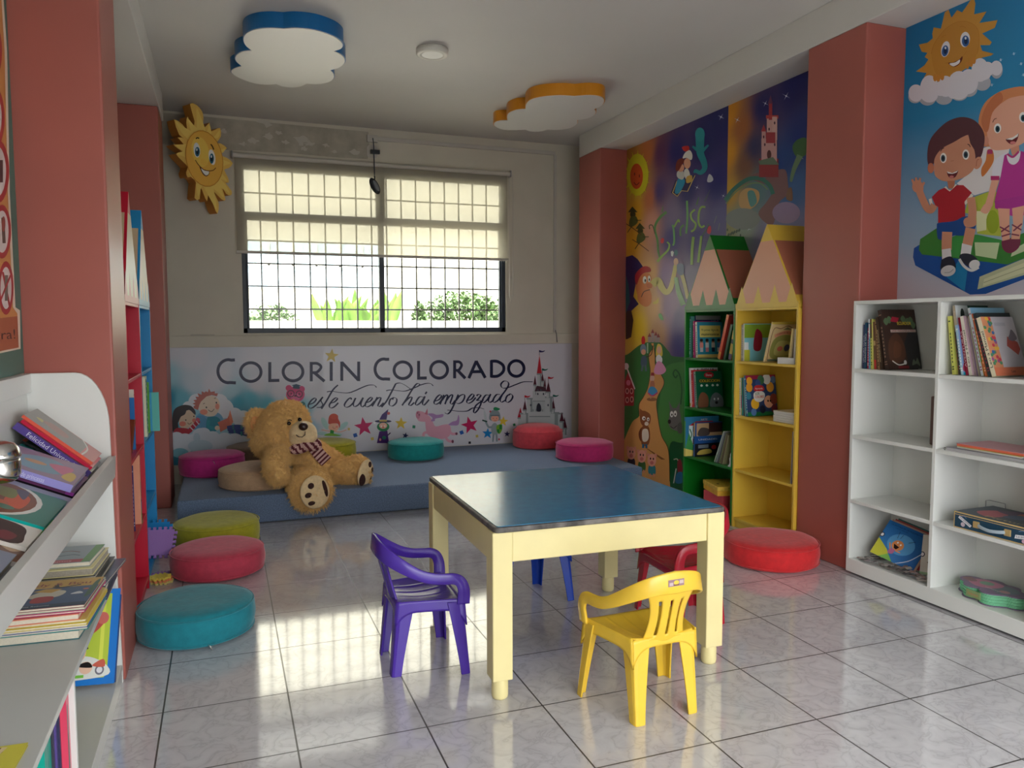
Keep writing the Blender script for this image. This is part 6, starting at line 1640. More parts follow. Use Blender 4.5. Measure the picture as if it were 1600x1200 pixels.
# --- red and blue bookcases on the left (spines to the room, towards +x)
def stand_l(label, x, y, z, lean, w, h, t, color, **k):
    """spine towards +x, front cover towards the camera (foot edge y)"""
    a = math.radians(lean)
    M = Matrix.Translation((x, y, z)) @ Matrix.Rotation(-a, 4, 'X') @ Matrix.Rotation(PI, 4, 'Z')
    return book(label, M, w, h, t, color, **k)


G = 'books in the red and blue bookcases'
for i, (c, h, t, dy) in enumerate((((40, 110, 176), .24, .012, 0), ((222, 216, 200), .275, .02, .03), ((206, 40, 60), .2, .016, .065), ((196, 200, 196), .25, .022, .1))):
    book(('slim blue book on the red second shelf', 'cream book on the red second shelf, tall', 'red book on the red second shelf', 'grey white book on the red second shelf, farthest in')[i], axes((-.168 - .004 * i, .80 + .035 * i, .7155), (-1, 0, 0), (0, 0, 1)), .19, h, t, c, spine=spine_marks((60, 60, 70)), back=c, group=G)
book('open-topped comic with a brown picture leaning on the red second shelf', axes((-.172, .68, .7165), (-1, .35, 0), (.1, .28, 1)), .18, .15, .012, (120, 60, 40), front=scene_cover(3, (120, 66, 44), [(196, 90, 50), (60, 80, 60), (210, 160, 90)]), group=G)
for i in range(3):
    book(('grey pamphlet lying on the red second shelf, topmost', 'grey pamphlet lying on the red second shelf, middle', 'grey pamphlet lying on the red second shelf, lowest')[i], axes((-.375, .44 + .005 * i, .7155 + .011 * (2 - i) + .010), (1, 0, 0), (0, 1, 0)), .2, .2, .0095, ((150, 150, 140), (180, 176, 160), (110, 110, 106))[i], group=G)
book('dark blue glossy hardback facing out on the red third shelf', axes((-.166, .62, .3745), (-1, .5, 0), (0, 0, 1)), .2, .295, .022, (24, 44, 110), front=lambda a, w, h: a.grad([(0, 0), (w, 0), (w, h), (0, h)], [(40, 60, 150), (30, 80, 170), (10, 20, 50), (14, 30, 80)], 3), spine=spine_marks((190, 200, 220)), group=G)
book('peach picture book with a green foot, upright on the red third shelf', axes((-.152, .78, .3745), (-1, 0, 0), (0, 0, 1)), .2, .32, .03, (222, 150, 120), spine=lambda a, t, h: (a.rect(0, 0, t, h * .2, (90, 160, 70)), a.rect(0, h * .2, t, h * .36, (130, 160, 206)), a.poly([(t * .2, h * .45), (t * .8, h * .5), (t * .6, h * .62)], (70, 150, 180)), a.rect(0, h * .32, t, h * .34, (60, 50, 50))), front=lambda a, w, h: a.rect(0, 0, w, h, (226, 160, 130)), group=G)
book('zigzag green and cream striped book on the blue second shelf', axes((-.156, 1.30, .7155), (-1, 0, 0), (0, 0, 1)), .2, .31, .075, (226, 222, 190), spine=lambda a, t, h: [a.stroke([(t * .05, h * (.05 + .13 * i)), (t * .5, h * (.10 + .13 * i)), (t * .92, h * (.08 + .13 * i)), (t * .6, h * (.145 + .13 * i)), (t * .05, h * (.15 + .13 * i))], .016, (30, 130, 110)) for i in range(7)], front=lambda a, w, h: a.rect(0, 0, w, h, (70, 150, 120)), group=G)
book('slim leaf green book next to the striped one, blue second shelf', axes((-.154, 1.40, .7155), (-1, 0, 0), (0, 0, 1)), .2, .27, .022, (90, 160, 50), group=G)
book('sky-blue picture book jutting out past the blue second shelf', axes((-.335, 1.455, .7155), (1, 0, 0), (0, 0, 1)), .222, .21, .014, (90, 190, 180), front=lambda a, w, h: (a.rect(0, 0, w, h, (60, 160, 206)), a.rect(w * .84, 0, w, h, (100, 190, 180)), a.blob([(w * .62, h * .3), (w * .76, h * .4), (w * .8, h * .7), (w * .66, h * .6)], (120, 190, 226)), a.ell(w * .7, h * .2, .014, .02, (236, 236, 236)), a.ell(w * .72, h * .21, .005, .008, (20, 20, 24)), a.ell(w * .7, h * .1, .012, .012, (236, 236, 236))), group=G)

# --- left display: books lying on the sloping shelf
G = 'books on the sloping shelf of the white display'
SL = V((.227, 0, -.1)).normalized()        # down the slope


def slope_book(label, y, lift, w, h, t, color, front=None, spine=None, ang=23.8, tilt=0, back=0, **k):
    """spine towards the camera, page head at the back; lift = height of its back cover over the shelf at the lip"""
    an, a = math.radians(ang), math.radians(tilt)
    S = V((math.cos(an), 0, -math.sin(an))); n = V((math.sin(an), 0, math.cos(an)))
    n0 = V((.1, 0, .227)).normalized()
    X = V((0, 1, 0)) * math.cos(a) + n * math.sin(a)
    foot = V((-.182, y, .7865)) - SL * (back + lift * .44 + t * math.tan(an) * .9 + .002) + n0 * (lift + .0012)
    M = axes(foot, X, -S)
    n2 = M.to_3x3() @ V((0, -1, 0))
    return book(label, axes(foot + n2 * t, X, -S), w, h, t, color, front=front, spine=spine, group=G, **k)


def sptext(txt, bg, c, frac=.62):
    def f(a, t, h):
        a.rect(0, 0, t, h, bg)
        tris, tw = glyphs(txt)
        k = t * .6 / .7; kx = h * frac / tw
        a._add([[(t * .2 + y * k, h * .84 - x * kx) for x, y in q] for q in tris], [lin(c)] * len(tris))
    return f


greyart = lambda a, w, h: (a.rect(0, 0, w, h, (206, 130, 126)), a.poly([(0, h * .2), (w * .9, h * .2), (w * .97, h * .3), (w, h), (0, h)], (150, 146, 140)), a.stroke([(0, h * .17), (w * .6, h * .17), (w, h * .3)], .006, (226, 222, 214)), a.blob([(w * .3, h * .5), (w * .6, h * .46), (w * .7, h * .7), (w * .4, h * .8)], (176, 136, 126)), a.blob([(w * .3, h * .8), (w * .5, h * .82), (w * .4, h * .9)], (200, 190, 110)))
def lilac(a, w, h):
    a.rect(0, 0, w, h, (150, 130, 160)); a.blob([(w * .2, h * .3), (w * .6, h * .2), (w * .85, h * .5), (w * .6, h * .85), (w * .2, h * .75)], (110, 160, 186)); a.blob([(w * .3, h * .2), (w * .7, h * .15), (w * .6, h * .45)], (200, 100, 140)); a.blob([(w * .1, h * .06), (w * .4, h * .05), (w * .5, h * .14), (w * .2, h * .2)], (206, 176, 80)); a.ell(w * .5, h * .6, .02, .03, (196, 150, 110))


def dino(a, w, h):
    a.rect(0, 0, w, h, (40, 130, 120)); a.ell(w * .5, h * .7, w * .56, h * .52, (226, 226, 222)); a.ell(w * .5, h * .72, w * .52, h * .48, (120, 66, 40)); a.blob([(w * .3, h * .35), (w * .7, h * .35), (w * .8, h * .55), (w * .4, h * .55)], (206, 80, 40)); a.blob([(w * .55, h * .5), (w * .85, h * .55), (w * .8, h * .8), (w * .6, h * .75)], (120, 130, 60)); a.blob([(w * .15, h * .5), (w * .4, h * .5), (w * .4, h * .7), (w * .2, h * .75)], (190, 90, 50)); a.ell(w * .25, h * .5, .02, .024, (70, 120, 100)); a.rect(w * .3, h * .78, w * .6, h * .82, (226, 200, 180)); a.blob([(w * .6, h * .4), (w * .9, h * .42), (w * .86, h * .55)], (70, 70, 100)); a.rect(w * .2, h * .84, w * .5, h * .88, (216, 170, 150))


blk = lambda a, w, h: (a.rect(0, 0, w, h, (226, 224, 218)), a.blob([(0, h * .16), (w * .5, h * .1), (w * .92, h * .2), (w, h * .6), (w, h), (0, h)], (26, 22, 22)), a.blob([(w * .1, h * .2), (w * .4, h * .16), (w * .5, h * .3), (w * .2, h * .36)], (110, 40, 50)))
slope_book('teal magazine with fanned pages at the back of the sloping shelf', -.36, .0, .2, .13, .022, (60, 150, 150), back=.095, ang=29, spine=lambda a, t, h: [a.rect(t * .2 * i, 0, t * .2 * i + t * .1, h, (190, 220, 220)) for i in range(5)])
slope_book('dark green book lying under the purple hardback, sloping shelf', -.352, .0252, .19, .11, .006, (44, 56, 44), back=.110, ang=33, spine=lambda a, t, h: a.rect(0, 0, t, h, (30, 30, 32)), front=lambda a, w, h: (a.rect(0, 0, w, h, (52, 66, 50)), a.rect(0, h * .9, w, h, (190, 80, 60))))
slope_book('purple hardback with white lettering on its spine, sloping shelf', -.366, .0005, .2, .262, .024, (52, 44, 74), ang=41, spine=sptext('Felicidad Universal', (92, 76, 150), (226, 226, 240)), front=lambda a, w, h: a.rect(0, 0, w, h, (60, 56, 70)))
slope_book('slim red book beneath the grey and pink one on the sloping shelf', -.350, .0262, .19, .25, .010, (206, 40, 70), ang=41, spine=lambda a, t, h: (a.rect(0, 0, t, h, (206, 40, 74))))
slope_book('grey and pink picture book leaning on the end panel of the display', -.335, .0388, .195, .25, .010, (206, 80, 70), ang=41, front=greyart, spine=lambda a, t, h: a.rect(0, 0, t, h, (226, 104, 84)))
slope_book('slim black book under the purple ones, sloping shelf', -.69, 0, .25, .215, .012, (28, 22, 30), spine=lambda a, t, h: a.rect(0, 0, t * .4, h, (226, 160, 226)))
slope_book('thin purple book under the lilac hardback, sloping shelf', -.692, .0128, .25, .215, .010, (96, 40, 110), spine=lambda a, t, h: (a.rect(0, 0, t, h, (170, 70, 170)), a.rect(0, h * .1, t, h * .7, (120, 60, 110))))
slope_book('lilac hardback with a pastel picture on its cover, sloping shelf', -.705, .0238, .26, .210, .022, (150, 136, 190), front=lilac, spine=sptext('Cuentos de princesas', (166, 160, 226), (226, 226, 250), .5), tilt=1)
slope_book('pale picture book with lavender drawings, sloping shelf', -.955, 0, .25, .215, .010, (170, 176, 206), front=lambda a, w, h: (a.rect(0, 0, w, h, (170, 176, 200)), a.blob([(w * .2, h * .3), (w * .7, h * .4), (w * .8, h * .7), (w * .3, h * .8)], (206, 170, 170)), a.blob([(w * .2, h * .05), (w * .8, h * .05), (w * .8, h * .25), (w * .3, h * .3)], (130, 150, 200)), a.rect(w * .3, h * .5, w * .5, h * .54, (236, 236, 230)), a.ell(w * .6, h * .65, .02, .02, (206, 196, 150))))
slope_book('lime green thin book under the teal one, sloping shelf', -1.100, 0, .14, .215, .010, (140, 196, 60), spine=lambda a, t, h: a.rect(0, 0, t, h, (150, 206, 60)))
slope_book('teal book with an orange oval picture, sloping shelf', -1.085, .0116, .29, .213, .010, (30, 176, 170), front=dino, spine=lambda a, t, h: (a.rect(0, 0, t, h, (20, 180, 176)), a.rect(0, h * .6, t, h, (110, 150, 150))))
slope_book('brown magazine with a white edge, nearest the frame edge on the sloping shelf', -1.335, .0, .22, .215, .010, (222, 216, 210), front=scene_cover(9, (110, 70, 50), [(150, 100, 70), (80, 50, 40), (190, 160, 130)]))
slope_book('black glossy magazine with a white edge, sloping shelf', -1.26, .0112, .155, .213, .009, (226, 222, 216), front=blk)
slope_book('grey boxed book at the lower frame edge on the sloping shelf', -1.60, 0, .25, .205, .03, (150, 156, 160), front=lambda a, w, h: a.rect(0, 0, w, h, (130, 140, 160)), pages=GREYPAGE)
# steel canister standing on the books
st = empty('steel_canister', 'shiny steel canister on the sloping shelf at the edge of the frame', 'canister', (-.325, -.875, .891))
STEEL = mat('polished_steel', (206, 206, 204), .16, 1)
MB().lathe([(0, 0), (.04, 0), (.05, .006), (.055, .018), (.055, .052), (.052, .058), (0, .058)], 48).build('body', STEEL, st, smooth=True)
MB().lathe([(0, .0585), (.0535, .0585), (.057, .061), (.057, .068), (.052, .084), (.042, .096), (.02, .103), (0, .104)], 48).build('lid', STEEL, st, smooth=True)

# --- flat piles on the shelf beneath
G = 'books in flat piles on the white display'


class Pile:
    def __init__(s, z): s.z = z + .0005

    def put(s, label, xr, yn, w, d, t, color, rot=0, front=None, foot=None, pages=PAGE, group=None):
        """xr, yn = corner nearest the aisle and the camera; w across (x), d away from the camera (y)"""
        c, sn = math.cos(math.radians(rot)), math.sin(math.radians(rot))
        X = V((c, sn, 0)); Z = V((-sn, c, 0))
        p = V((xr, yn, s.z + t)) - X * w
        s.z += t + .0006
        return book(label, axes(p, X, Z), w, d, t, color, front=front, group=group or G, pages=pages)


def bou(a, w, h):
    a.rect(0, 0, w, h, (66, 88, 124)); a.rect(0, h * .7, w, h, (206, 160, 70)); a.rect(0, 0, w, h * .12, (50, 64, 84)); a.text('Lady & Bou', w * .08, h * .78, .026, (150, 60, 36), w=w * .8, bold=.0012); a.blob([(w * .3, h * .36), (w * .6, h * .36), (w * .66, h * .55), (w * .45, h * .62), (w * .3, h * .5)], (206, 196, 176)); a.blob([(w * .36, h * .2), (w * .56, h * .2), (w * .56, h * .38), (w * .36, h * .38)], (176, 50, 54)); a.poly([(w * .28, h * .6), (w * .5, h * .52), (w * .6, h * .64), (w * .4, h * .68)], (206, 160, 70)); a.stroke([(w * .46, h * .74), (w * .58, h * .7), (w * .78, h * .76)], .008, (40, 40, 46)); a.poly([(w * .46, h * .72), (w * .5, h * .84), (w * .54, h * .72)], (40, 40, 46)); a.blob([(w * .74, h * .42), (w * .88, h * .42), (w * .82, h * .5)], (216, 216, 220)); a.text('de Valentina Rebonto', w * .1, h * .06, .010, (200, 206, 214), w=w * .5); a.blob([(w * .92, h * .3), (w * .98, h * .4), (w * .98, h * .9), (w * .93, h * .8)], (60, 96, 70)); a.ell(w * .88, h * .58, .008, .006, (206, 100, 60))


Pn = Pile(.416)
Pn.put('thick picture book with teal and red edges at the bottom of the near pile', -.175, -.76, .22, .27, .026, (60, 110, 116), -4)
Pn.put('teal green hardback in the near pile, second from the bottom', -.152, -.765, .24, .26, .007, (20, 150, 150), -3)
Pn.put('blue hardback in the near pile, above the teal one', -.152, -.77, .24, .28, .008, (24, 80, 160), -3)
Pn.put('yellow thin hardback in the near pile', -.152, -.775, .24, .29, .007, (226, 206, 70), -3)
Pn.put('yellow and white magazine in the near pile', -.155, -.77, .235, .28, .007, (222, 200, 110), -3)
Pn.put('salmon edged thick paperback in the near pile', -.172, -.77, .215, .25, .017, (226, 130, 106), -2)
Pn.put('hot pink thin book in the near pile', -.158, -.765, .225, .27, .006, (206, 60, 130), -4)
Pn.put('white and green thin book just under the top of the near pile', -.158, -.76, .225, .27, .007, (190, 200, 180), -4)
Pn.put('navy and mustard picture book on top of the near pile', -.158, -.765, .23, .25, .008, (120, 40, 50), -4, front=bou)
Pf = Pile(.416)
Pf.put('large navy hardback at the bottom of the far pile', -.146, -.44, .25, .27, .010, (70, 80, 110), 0)
Pf.put('slate blue hardback in the far pile, second from the bottom', -.150, -.45, .24, .28, .030, (50, 66, 90), 2)
Pf.put('wide grey-blue thin book in the far pile with its corner jutting out', -.150, -.43, .25, .285, .008, (96, 104, 130), -6)
Pf.put('black hardback in the far pile', -.166, -.43, .22, .26, .016, (40, 44, 46), -3, pages=GREYPAGE)
Pf.put('second black hardback in the far pile, with a grey foil band', -.178, -.43, .21, .25, .014, (36, 40, 44), -3, front=lambda a, w, h: a.rect(w * .7, 0, w, h, (120, 124, 128)), pages=GREYPAGE)
Pf.put('cream thick book with worn page edges in the far pile', -.184, -.43, .2, .24, .024, (230, 220, 160), -4, pages=GREYPAGE)
Pf.put('small grey, green and red picture book on top of the far pile', -.194, -.41, .19, .2, .016, (150, 160, 160), -5, front=lambda a, w, h: (a.rect(0, 0, w, h, (150, 160, 166)), a.rect(w * .86, 0, w, h, (96, 150, 70)), a.rect(0, 0, w * .86, h * .18, (190, 60, 70)), a.stroke([(w * .3, h * .6), (w * .5, h * .7), (w * .7, h * .6)], .006, (120, 60, 50)), a.stroke([(w * .4, h * .4), (w * .6, h * .46), (w * .75, h * .4)], .006, (60, 80, 90)), a.text('cuentos', w * .3, h * .06, .012, (230, 200, 200), w=w * .4)))
Ps = Pile(.416)
Ps.put('maroon book with a yellow border lying alone on the display shelf', -.192, -1.58, .2, .235, .006, (206, 196, 70), -3, front=lambda a, w, h: (a.rect(0, 0, w, h, (210, 200, 70)), a.blob([(0, 0), (w * .5, 0), (w * .62, h * .3), (w * .72, h * .7), (w * .76, h * .97), (0, h * .97)], (120, 36, 56)), a.stroke([(w * .5, 0), (w * .62, h * .3), (w * .72, h * .7), (w * .8, h * .97)], .01, (226, 206, 160))), group='lone books on the display')

# --- bottom compartments of the display
def busy(a, w, h):
    a.rect(0, 0, w, h, (30, 120, 206)); a.poly([(w * .03, h * .07), (w * .86, h * .07), (w * .9, h * .12), (w * .9, h * .95), (w * .03, h * .95)], (186, 206, 70)); a.rect(w * .78, h * .2, w * .83, h * .9, (222, 230, 90)); a.blob([(w * .6, h * .5), (w * .76, h * .58), (w * .86, h * .7), (w * .74, h * .68), (w * .7, h * .76), (w * .58, h * .62)], (190, 84, 80)); a.ell(w * .8, h * .69, .018, .02, (206, 110, 100))
    a.blob([(w * .03, h * .08), (w * .86, h * .08), (w * .88, h * .2), (w * .6, h * .3), (w * .3, h * .22), (w * .03, h * .34)], (226, 228, 222)); a.blob([(w * .05, h * .14), (w * .3, h * .14), (w * .3, h * .3), (w * .05, h * .34)], (206, 84, 70)); a.ell(w * .5, h * .34, .026, .03, (236, 190, 160)); a.blob([(w * .36, h * .38), (w * .5, h * .44), (w * .64, h * .38), (w * .5, h * .36)], (60, 50, 44)); a.ell(w * .3, h * .24, .026, .026, (236, 196, 170)); a.blob([(w * .2, h * .26), (w * .3, h * .3), (w * .4, h * .26)], (30, 24, 26)); a.ell(w * .62, h * .18, .02, .02, (236, 196, 170)); a.blob([(w * .5, h * .2), (w * .64, h * .24), (w * .7, h * .18)], (30, 24, 26)); a.ell(w * .8, h * .15, .014, .016, (120, 120, 130)); a.ell(w * .8, h * .15, .009, .01, (226, 226, 230)); a.blob([(w * .7, h * .2), (w * .86, h * .18), (w * .84, h * .26)], (206, 100, 80)); a.rect(w * .2, h * .08, w * .6, h * .11, (120, 190, 70))


G = 'books in the bottom of the white display'
book('blue-bordered lime picture book leaning on the end panel, bottom of the display', axes((-.392, -.275, .088), (1, -.04, -.05), (.05, .36, 1)), .235, .312, .012, (24, 104, 196), front=busy, group=G)
book('navy thin book behind the blue-bordered one, bottom of the display', axes((-.388, -.2605, .084), (1, -.04, -.05), (.05, .36, 1)), .234, .29, .008, (44, 72, 120), group=G)
x_ = -.2; yb = -.93
for i, (lab, c, t, h, px) in enumerate((('pink-red slip case nearest the divider, bottom of the display', (226, 76, 106), .032, .29, -.178), ('white paperback beside the pink-red case, bottom of the display', (226, 216, 200), .014, .32, -.196), ('dark blue book beside the white paperback, bottom of the display', (54, 54, 84), .010, .325, -.190), ('purple book, fourth from the divider, bottom of the display', (96, 80, 150), .012, .29, -.196), ('charcoal book, fifth from the divider, bottom of the display', (66, 64, 76), .014, .285, -.2), ('teal ring binder, widest, bottom of the display', (20, 170, 150), .07, .29, -.205))):
    book(lab, axes((px, yb, .0685), (-1, 0, 0), (0, 0, 1)), .19, h, t, c, spine=(lambda a, t, h: (a.rect(t * .1, h * .06, t * .5, h * .86, (36, 30, 34)), a.rect(t * .1, h * .6, t * .5, h * .86, (110, 100, 100)))) if i == 0 else ((lambda a, t, h: a.rect(t * .3, 0, t * .34, h, (120, 216, 200))) if i == 5 else None), front=(lambda a, w, h, c=c: a.rect(0, 0, w, h, c)), back=c, group=G)
    yb -= t + .0012

# ------------------------------------------------------------------ roller blind, lamps, sun, mats
def blind_mat():
    m = bpy.data.materials.new('sheer_screen_fabric'); m.use_nodes = True
    nt = m.node_tree; N, L = nt.nodes, nt.links; N.remove(N['Principled BSDF'])
    t = N.new('ShaderNodeBsdfTransparent'); t.inputs[0].default_value = (1, .98, .9, 1)
    d = N.new('ShaderNodeBsdfDiffuse'); d.inputs[0].default_value = (*lin((214, 208, 190)), 1)
    tr = N.new('ShaderNodeBsdfTranslucent'); tr.inputs[0].default_value = (*lin((150, 145, 126)), 1)
    a = N.new('ShaderNodeMixShader'); a.inputs[0].default_value = .5; L.new(d.outputs[0], a.inputs[1]); L.new(tr.outputs[0], a.inputs[2])
    b = N.new('ShaderNodeMixShader'); b.inputs[0].default_value = .86; L.new(t.outputs[0], b.inputs[1]); L.new(a.outputs[0], b.inputs[2])
    L.new(b.outputs[0], N['Material Output'].inputs[0])
    return m


BX0, BX1 = .338, 2.715
bl = empty('roller_blind', 'sheer cream roller blind drawn halfway down the window', 'blind', ((BX0 + BX1) / 2, 3.62, 2.66))
bcx = (BX0 + BX1) / 2
tube_m = mat('blind_grey_white', (196, 192, 180), .5)
mb = MB()
mb.loft([[(x - bcx, .02 * math.cos(2 * PI * k / 20), .02 * math.sin(2 * PI * k / 20)) for k in range(20)] for x in (BX0, BX1)])
mb.build('roller', tube_m, bl, smooth=False, bevel=.002)
for x in (BX0 - .012, BX1): MB().box(x - bcx, x + .012 - bcx, -.025, .036, -.028, .028).build('bracket', mat('blind_bracket', (150, 150, 146), .4), bl, bevel=.003)
MB().grid(lambda u, v: V((BX0 + .012 + (BX1 - BX0 - .03) * u - bcx, .012 + .004 * math.sin(5 * v) * math.sin(9 * u), .0 - v * .765)), 40, 30).build('fabric', blind_mat(), bl, smooth=True)
MB().box(BX0 + .005 - bcx, BX1 - .01 - bcx, .005, .019, -.785, -.762).build('bottom_bar', tube_m, bl, bevel=.003)
cx0 = BX1 + .006 - bcx
MB().tube([(cx0 - .02, -.028, -.01), (cx0 - .018, -.026, -.5), (cx0 - .02, -.026, -1.1), (cx0 - .006, -.026, -1.17), (cx0 + .014, -.026, -1.1), (cx0 + .016, -.026, -.5), (cx0 + .012, -.028, -.01)], .0022, 6).build('bead_chain', mat('bead_chain', (200, 196, 186), .4), bl, smooth=True)

# cable trunking with its junction box, plate and the hanging black gadget
TW = mat('white_trunking', (196, 192, 182), .5)
jb = empty('cable_trunking', 'white cable trunking with junction box running along the top of the window wall', 'cable trunking', (1.47, YB - .0012, 2.88))
JX, JZ = 1.47, 2.88
MB().box(-.045, .045, -.03, 0, -.028, .032).build('junction_box', TW, jb, bevel=.003)
MB().box(.045, 3.18 - JX, -.018, 0, -.012, .022).build('duct', TW, jb, bevel=.003)
MB().box(3.165 - JX, 3.192 - JX, -.018, 0, 1.22 - JZ, -.012).build('duct', TW, jb, bevel=.003)
MB().tube([(3.178 - JX, -.024, 1.24 - JZ), (3.186 - JX, -.034, 1.20 - JZ), (3.19 - JX, -.036, 1.14 - JZ), (3.192 - JX, -.036, 1.125 - JZ)], .004, 8).build('cable_end', mat('grey_cable', (90, 90, 92), .5), jb, smooth=True)
o = MB().prism(rrect(.045, .055, .03), lambda a, c, d: V((a, -d, c)), 0, .006).build('wall_plate', TW, None, loc=(1.47, YB - .0005, 2.775)); tag(o, 'pale rounded wall plate under the junction box', 'wall plate')
BLK = mat('black_plastic', (24, 28, 34), .35)
hg = empty('hanging_gadget', 'black gadget hanging on a cord in front of the blind', 'gadget', (1.472, YB - .036, 2.87))
MB().tube([(0, 0, .012), (.004, -.01, -.05), (.002, -.03, -.12), (.0, -.05, -.3), (.0, -.052, -.345)], .0042, 8).build('cord', mat('blue_black_cord', (36, 50, 66), .5), hg, smooth=True)
MB().box(-.025, .055, -.028, .004, -.122, -.088).build('connector', BLK, hg, bevel=.005)
Rm = Matrix.Rotation(math.radians(-28), 3, 'Y')
mb = MB(); mb.ball((0, -.055, -.40), (.036, .028, .074), R=Rm); mb.build('shell', BLK, hg, smooth=True)
mb = MB(); mb.ball((.008, -.078, -.40), (.016, .008, .05), R=Rm); mb.build('grey_face', mat('grey_plastic', (120, 126, 130), .3), hg, smooth=True)
MB().lathe([(0, 0), (.006, 0), (.006, .03), (0, .03)], 12).build('strain_relief', BLK, hg, smooth=True).location = (0, -.053, -.345)

# small thing lying on the ledge
o = MB().box(-.09, .09, -.012, .012, 0, .010).build('tube_lamp', mat('pale_plastic', (190, 186, 172), .5), bevel=.003, loc=(.07, YB - .016, 1.2065)); tag(o, 'short pale plastic strip lying on the ledge left of the window', 'plastic strip')

# --- lamps on the ceiling
def cloud_lamp(label, pts, side, zface, h, crop, smooth_k=4):
    ox, oy, k = crop
    P = [on(ox + x / k, oy + y / k, 2, zface) for x, y in pts]
    c = sum(P, V((0, 0, 0))) / len(P)
    poly = [(p.x - c.x, p.y - c.y) for p in P]
    e = empty('cloud_lamp', label, 'ceiling lamp', (c.x, c.y, CEIL))
    m = mat('lamp_side_%02x%02x%02x' % side, side, .35)
    MB().prism(poly, lambda a, q, d: V((a, q, d)), zface - CEIL + .004, -.001).build('band', m, e)
    ins = [(x * .985, y * .985) for x, y in poly]
    MB().prism(ins, lambda a, q, d: V((a, q, d)), zface - CEIL, zface - CEIL + .006).build('diffuser', mat('opal_diffuser', (228, 228, 224), .35), e)
    return e


def lobes(groups):
    out = []
    for g in groups: out += spline(g, k=4)
    return out


cloud_lamp('blue cloud-shaped lamp on the ceiling', lobes([
    [(95, 268), (70, 275), (52, 288), (62, 302), (100, 322), (150, 338), (195, 343), (236, 340)],
    [(236, 340), (262, 350), (300, 354), (335, 350), (360, 338)],
    [(360, 338), (400, 341), (440, 335), (468, 320), (470, 300), (455, 284)],
    [(455, 284), (490, 274), (514, 255), (514, 236), (500, 220), (470, 206)],
    [(470, 206), (500, 196), (507, 178), (485, 155), (440, 134), (380, 118), (310, 112), (266, 115)],
    [(266, 115), (210, 112), (155, 117), (116, 132), (102, 156), (110, 182), (136, 204)],
    [(136, 204), (98, 208), (72, 224), (71, 246), (95, 268)]]), (6, 104, 166), 2.885, .085, (340, 0, 2.58))
cloud_lamp('orange-yellow cloud-shaped lamp on the ceiling near the right beam', lobes([
    [(1167, 487), (1125, 490), (1111, 502), (1122, 514), (1150, 524), (1190, 526), (1240, 523)],
    [(1240, 523), (1262, 531), (1300, 531), (1330, 523)],
    [(1330, 523), (1380, 524), (1425, 516), (1450, 500), (1452, 484)],
    [(1452, 484), (1492, 478), (1520, 464), (1527, 450), (1520, 440)],
    [(1520, 440), (1550, 426), (1562, 406), (1548, 390), (1500, 384), (1440, 388)],
    [(1440, 388), (1380, 385), (1310, 390), (1262, 402), (1243, 420), (1240, 440)],
    [(1240, 440), (1205, 443), (1174, 455), (1165, 470), (1167, 487)]]), (226, 150, 30), 2.885, .085, (340, 0, 2.58))
rl = empty('round_ceiling_light', 'small round white ceiling light between the two cloud lamps', 'ceiling light', (1.475, 1.62, CEIL))
MB().lathe([(0, -.001), (.098, -.001), (.098, -.03), (.094, -.036), (.07, -.038), (.068, -.034), (0, -.034)], 48).build('housing', mat('white_plastic', (220, 218, 208), .4), rl, smooth=True)
MB().lathe([(0, -.0345), (.066, -.0345), (.066, -.0365), (0, -.0365)], 48).build('diffuser', mat('opal_diffuser', (228, 228, 224), .35), rl)

# --- thick foam sun in the corner
SUN_N = V((.44, -.89, -.06)).normalized()
SP0 = V((.085, 3.40, 2.56))
s_ = empty('sun_decoration', 'thick foam sun with a smiling face hung in the corner left of the window', 'decoration', SP0)
sfn = lambda a, b: on_plane(a, b, SP0, SUN_N) - SP0
out = [(213, 10), (245, 20), (285, 60), (295, 90), (288, 155), (330, 120), (330, 165), (388, 130), (395, 170), (392, 210), (365, 240), (430, 265), (395, 290), (405, 320), (430, 325), (465, 350), (460, 385), (415, 395), (440, 460), (420, 470), (458, 520), (450, 545), (400, 525), (420, 570), (400, 580), (350, 535), (382, 600), (372, 650), (355, 640), (335, 575), (315, 570), (290, 520), (270, 560), (240, 545), (245, 470), (210, 430), (190, 430), (185, 380), (196, 350), (130, 300), (185, 300), (120, 250), (185, 245), (140, 200), (180, 205), (120, 100), (165, 140), (195, 165), (200, 85), (222, 150), (240, 160)]
out = [(213, 10), (250, 14), (283, 50), (292, 90), (290, 155), (328, 118), (332, 168), (360, 160), (390, 150), (394, 200), (368, 238), (392, 240), (430, 268), (400, 290), (398, 312), (430, 325), (464, 356), (440, 385), (414, 395), (436, 440), (440, 470), (420, 470), (458, 520), (452, 545), (424, 535), (402, 500), (422, 570), (398, 568), (350, 520), (382, 590), (374, 652), (350, 600), (325, 510), (314, 580), (290, 530), (276, 500), (270, 566), (240, 560), (248, 470), (222, 436), (200, 440), (190, 410), (200, 380), (176, 352), (130, 300), (182, 300), (150, 275), (116, 246), (176, 245), (140, 205), (178, 208), (150, 190), (120, 100), (170, 130), (196, 165), (192, 120), (200, 82), (226, 150), (240, 110)]
fp = [sfn(240 + x / 3.75, 160 + y / 3.75) for x, y in spline(out, True, 2)]
mb = MB(); n_ = len(fp)
cf, cs = lin((238, 196, 96)), lin((222, 150, 62))
back_ = [p - SUN_N * .13 for p in fp]
tri = tessellate_polygon([fp])
mb.add(fp, [tuple(t) for t in tri], cf)
mb.add(back_, [tuple(t) for t in tri], cs)
mb.add(fp + back_, [(i, (i + 1) % n_, n_ + (i + 1) % n_, n_ + i) for i in range(n_)], cs)
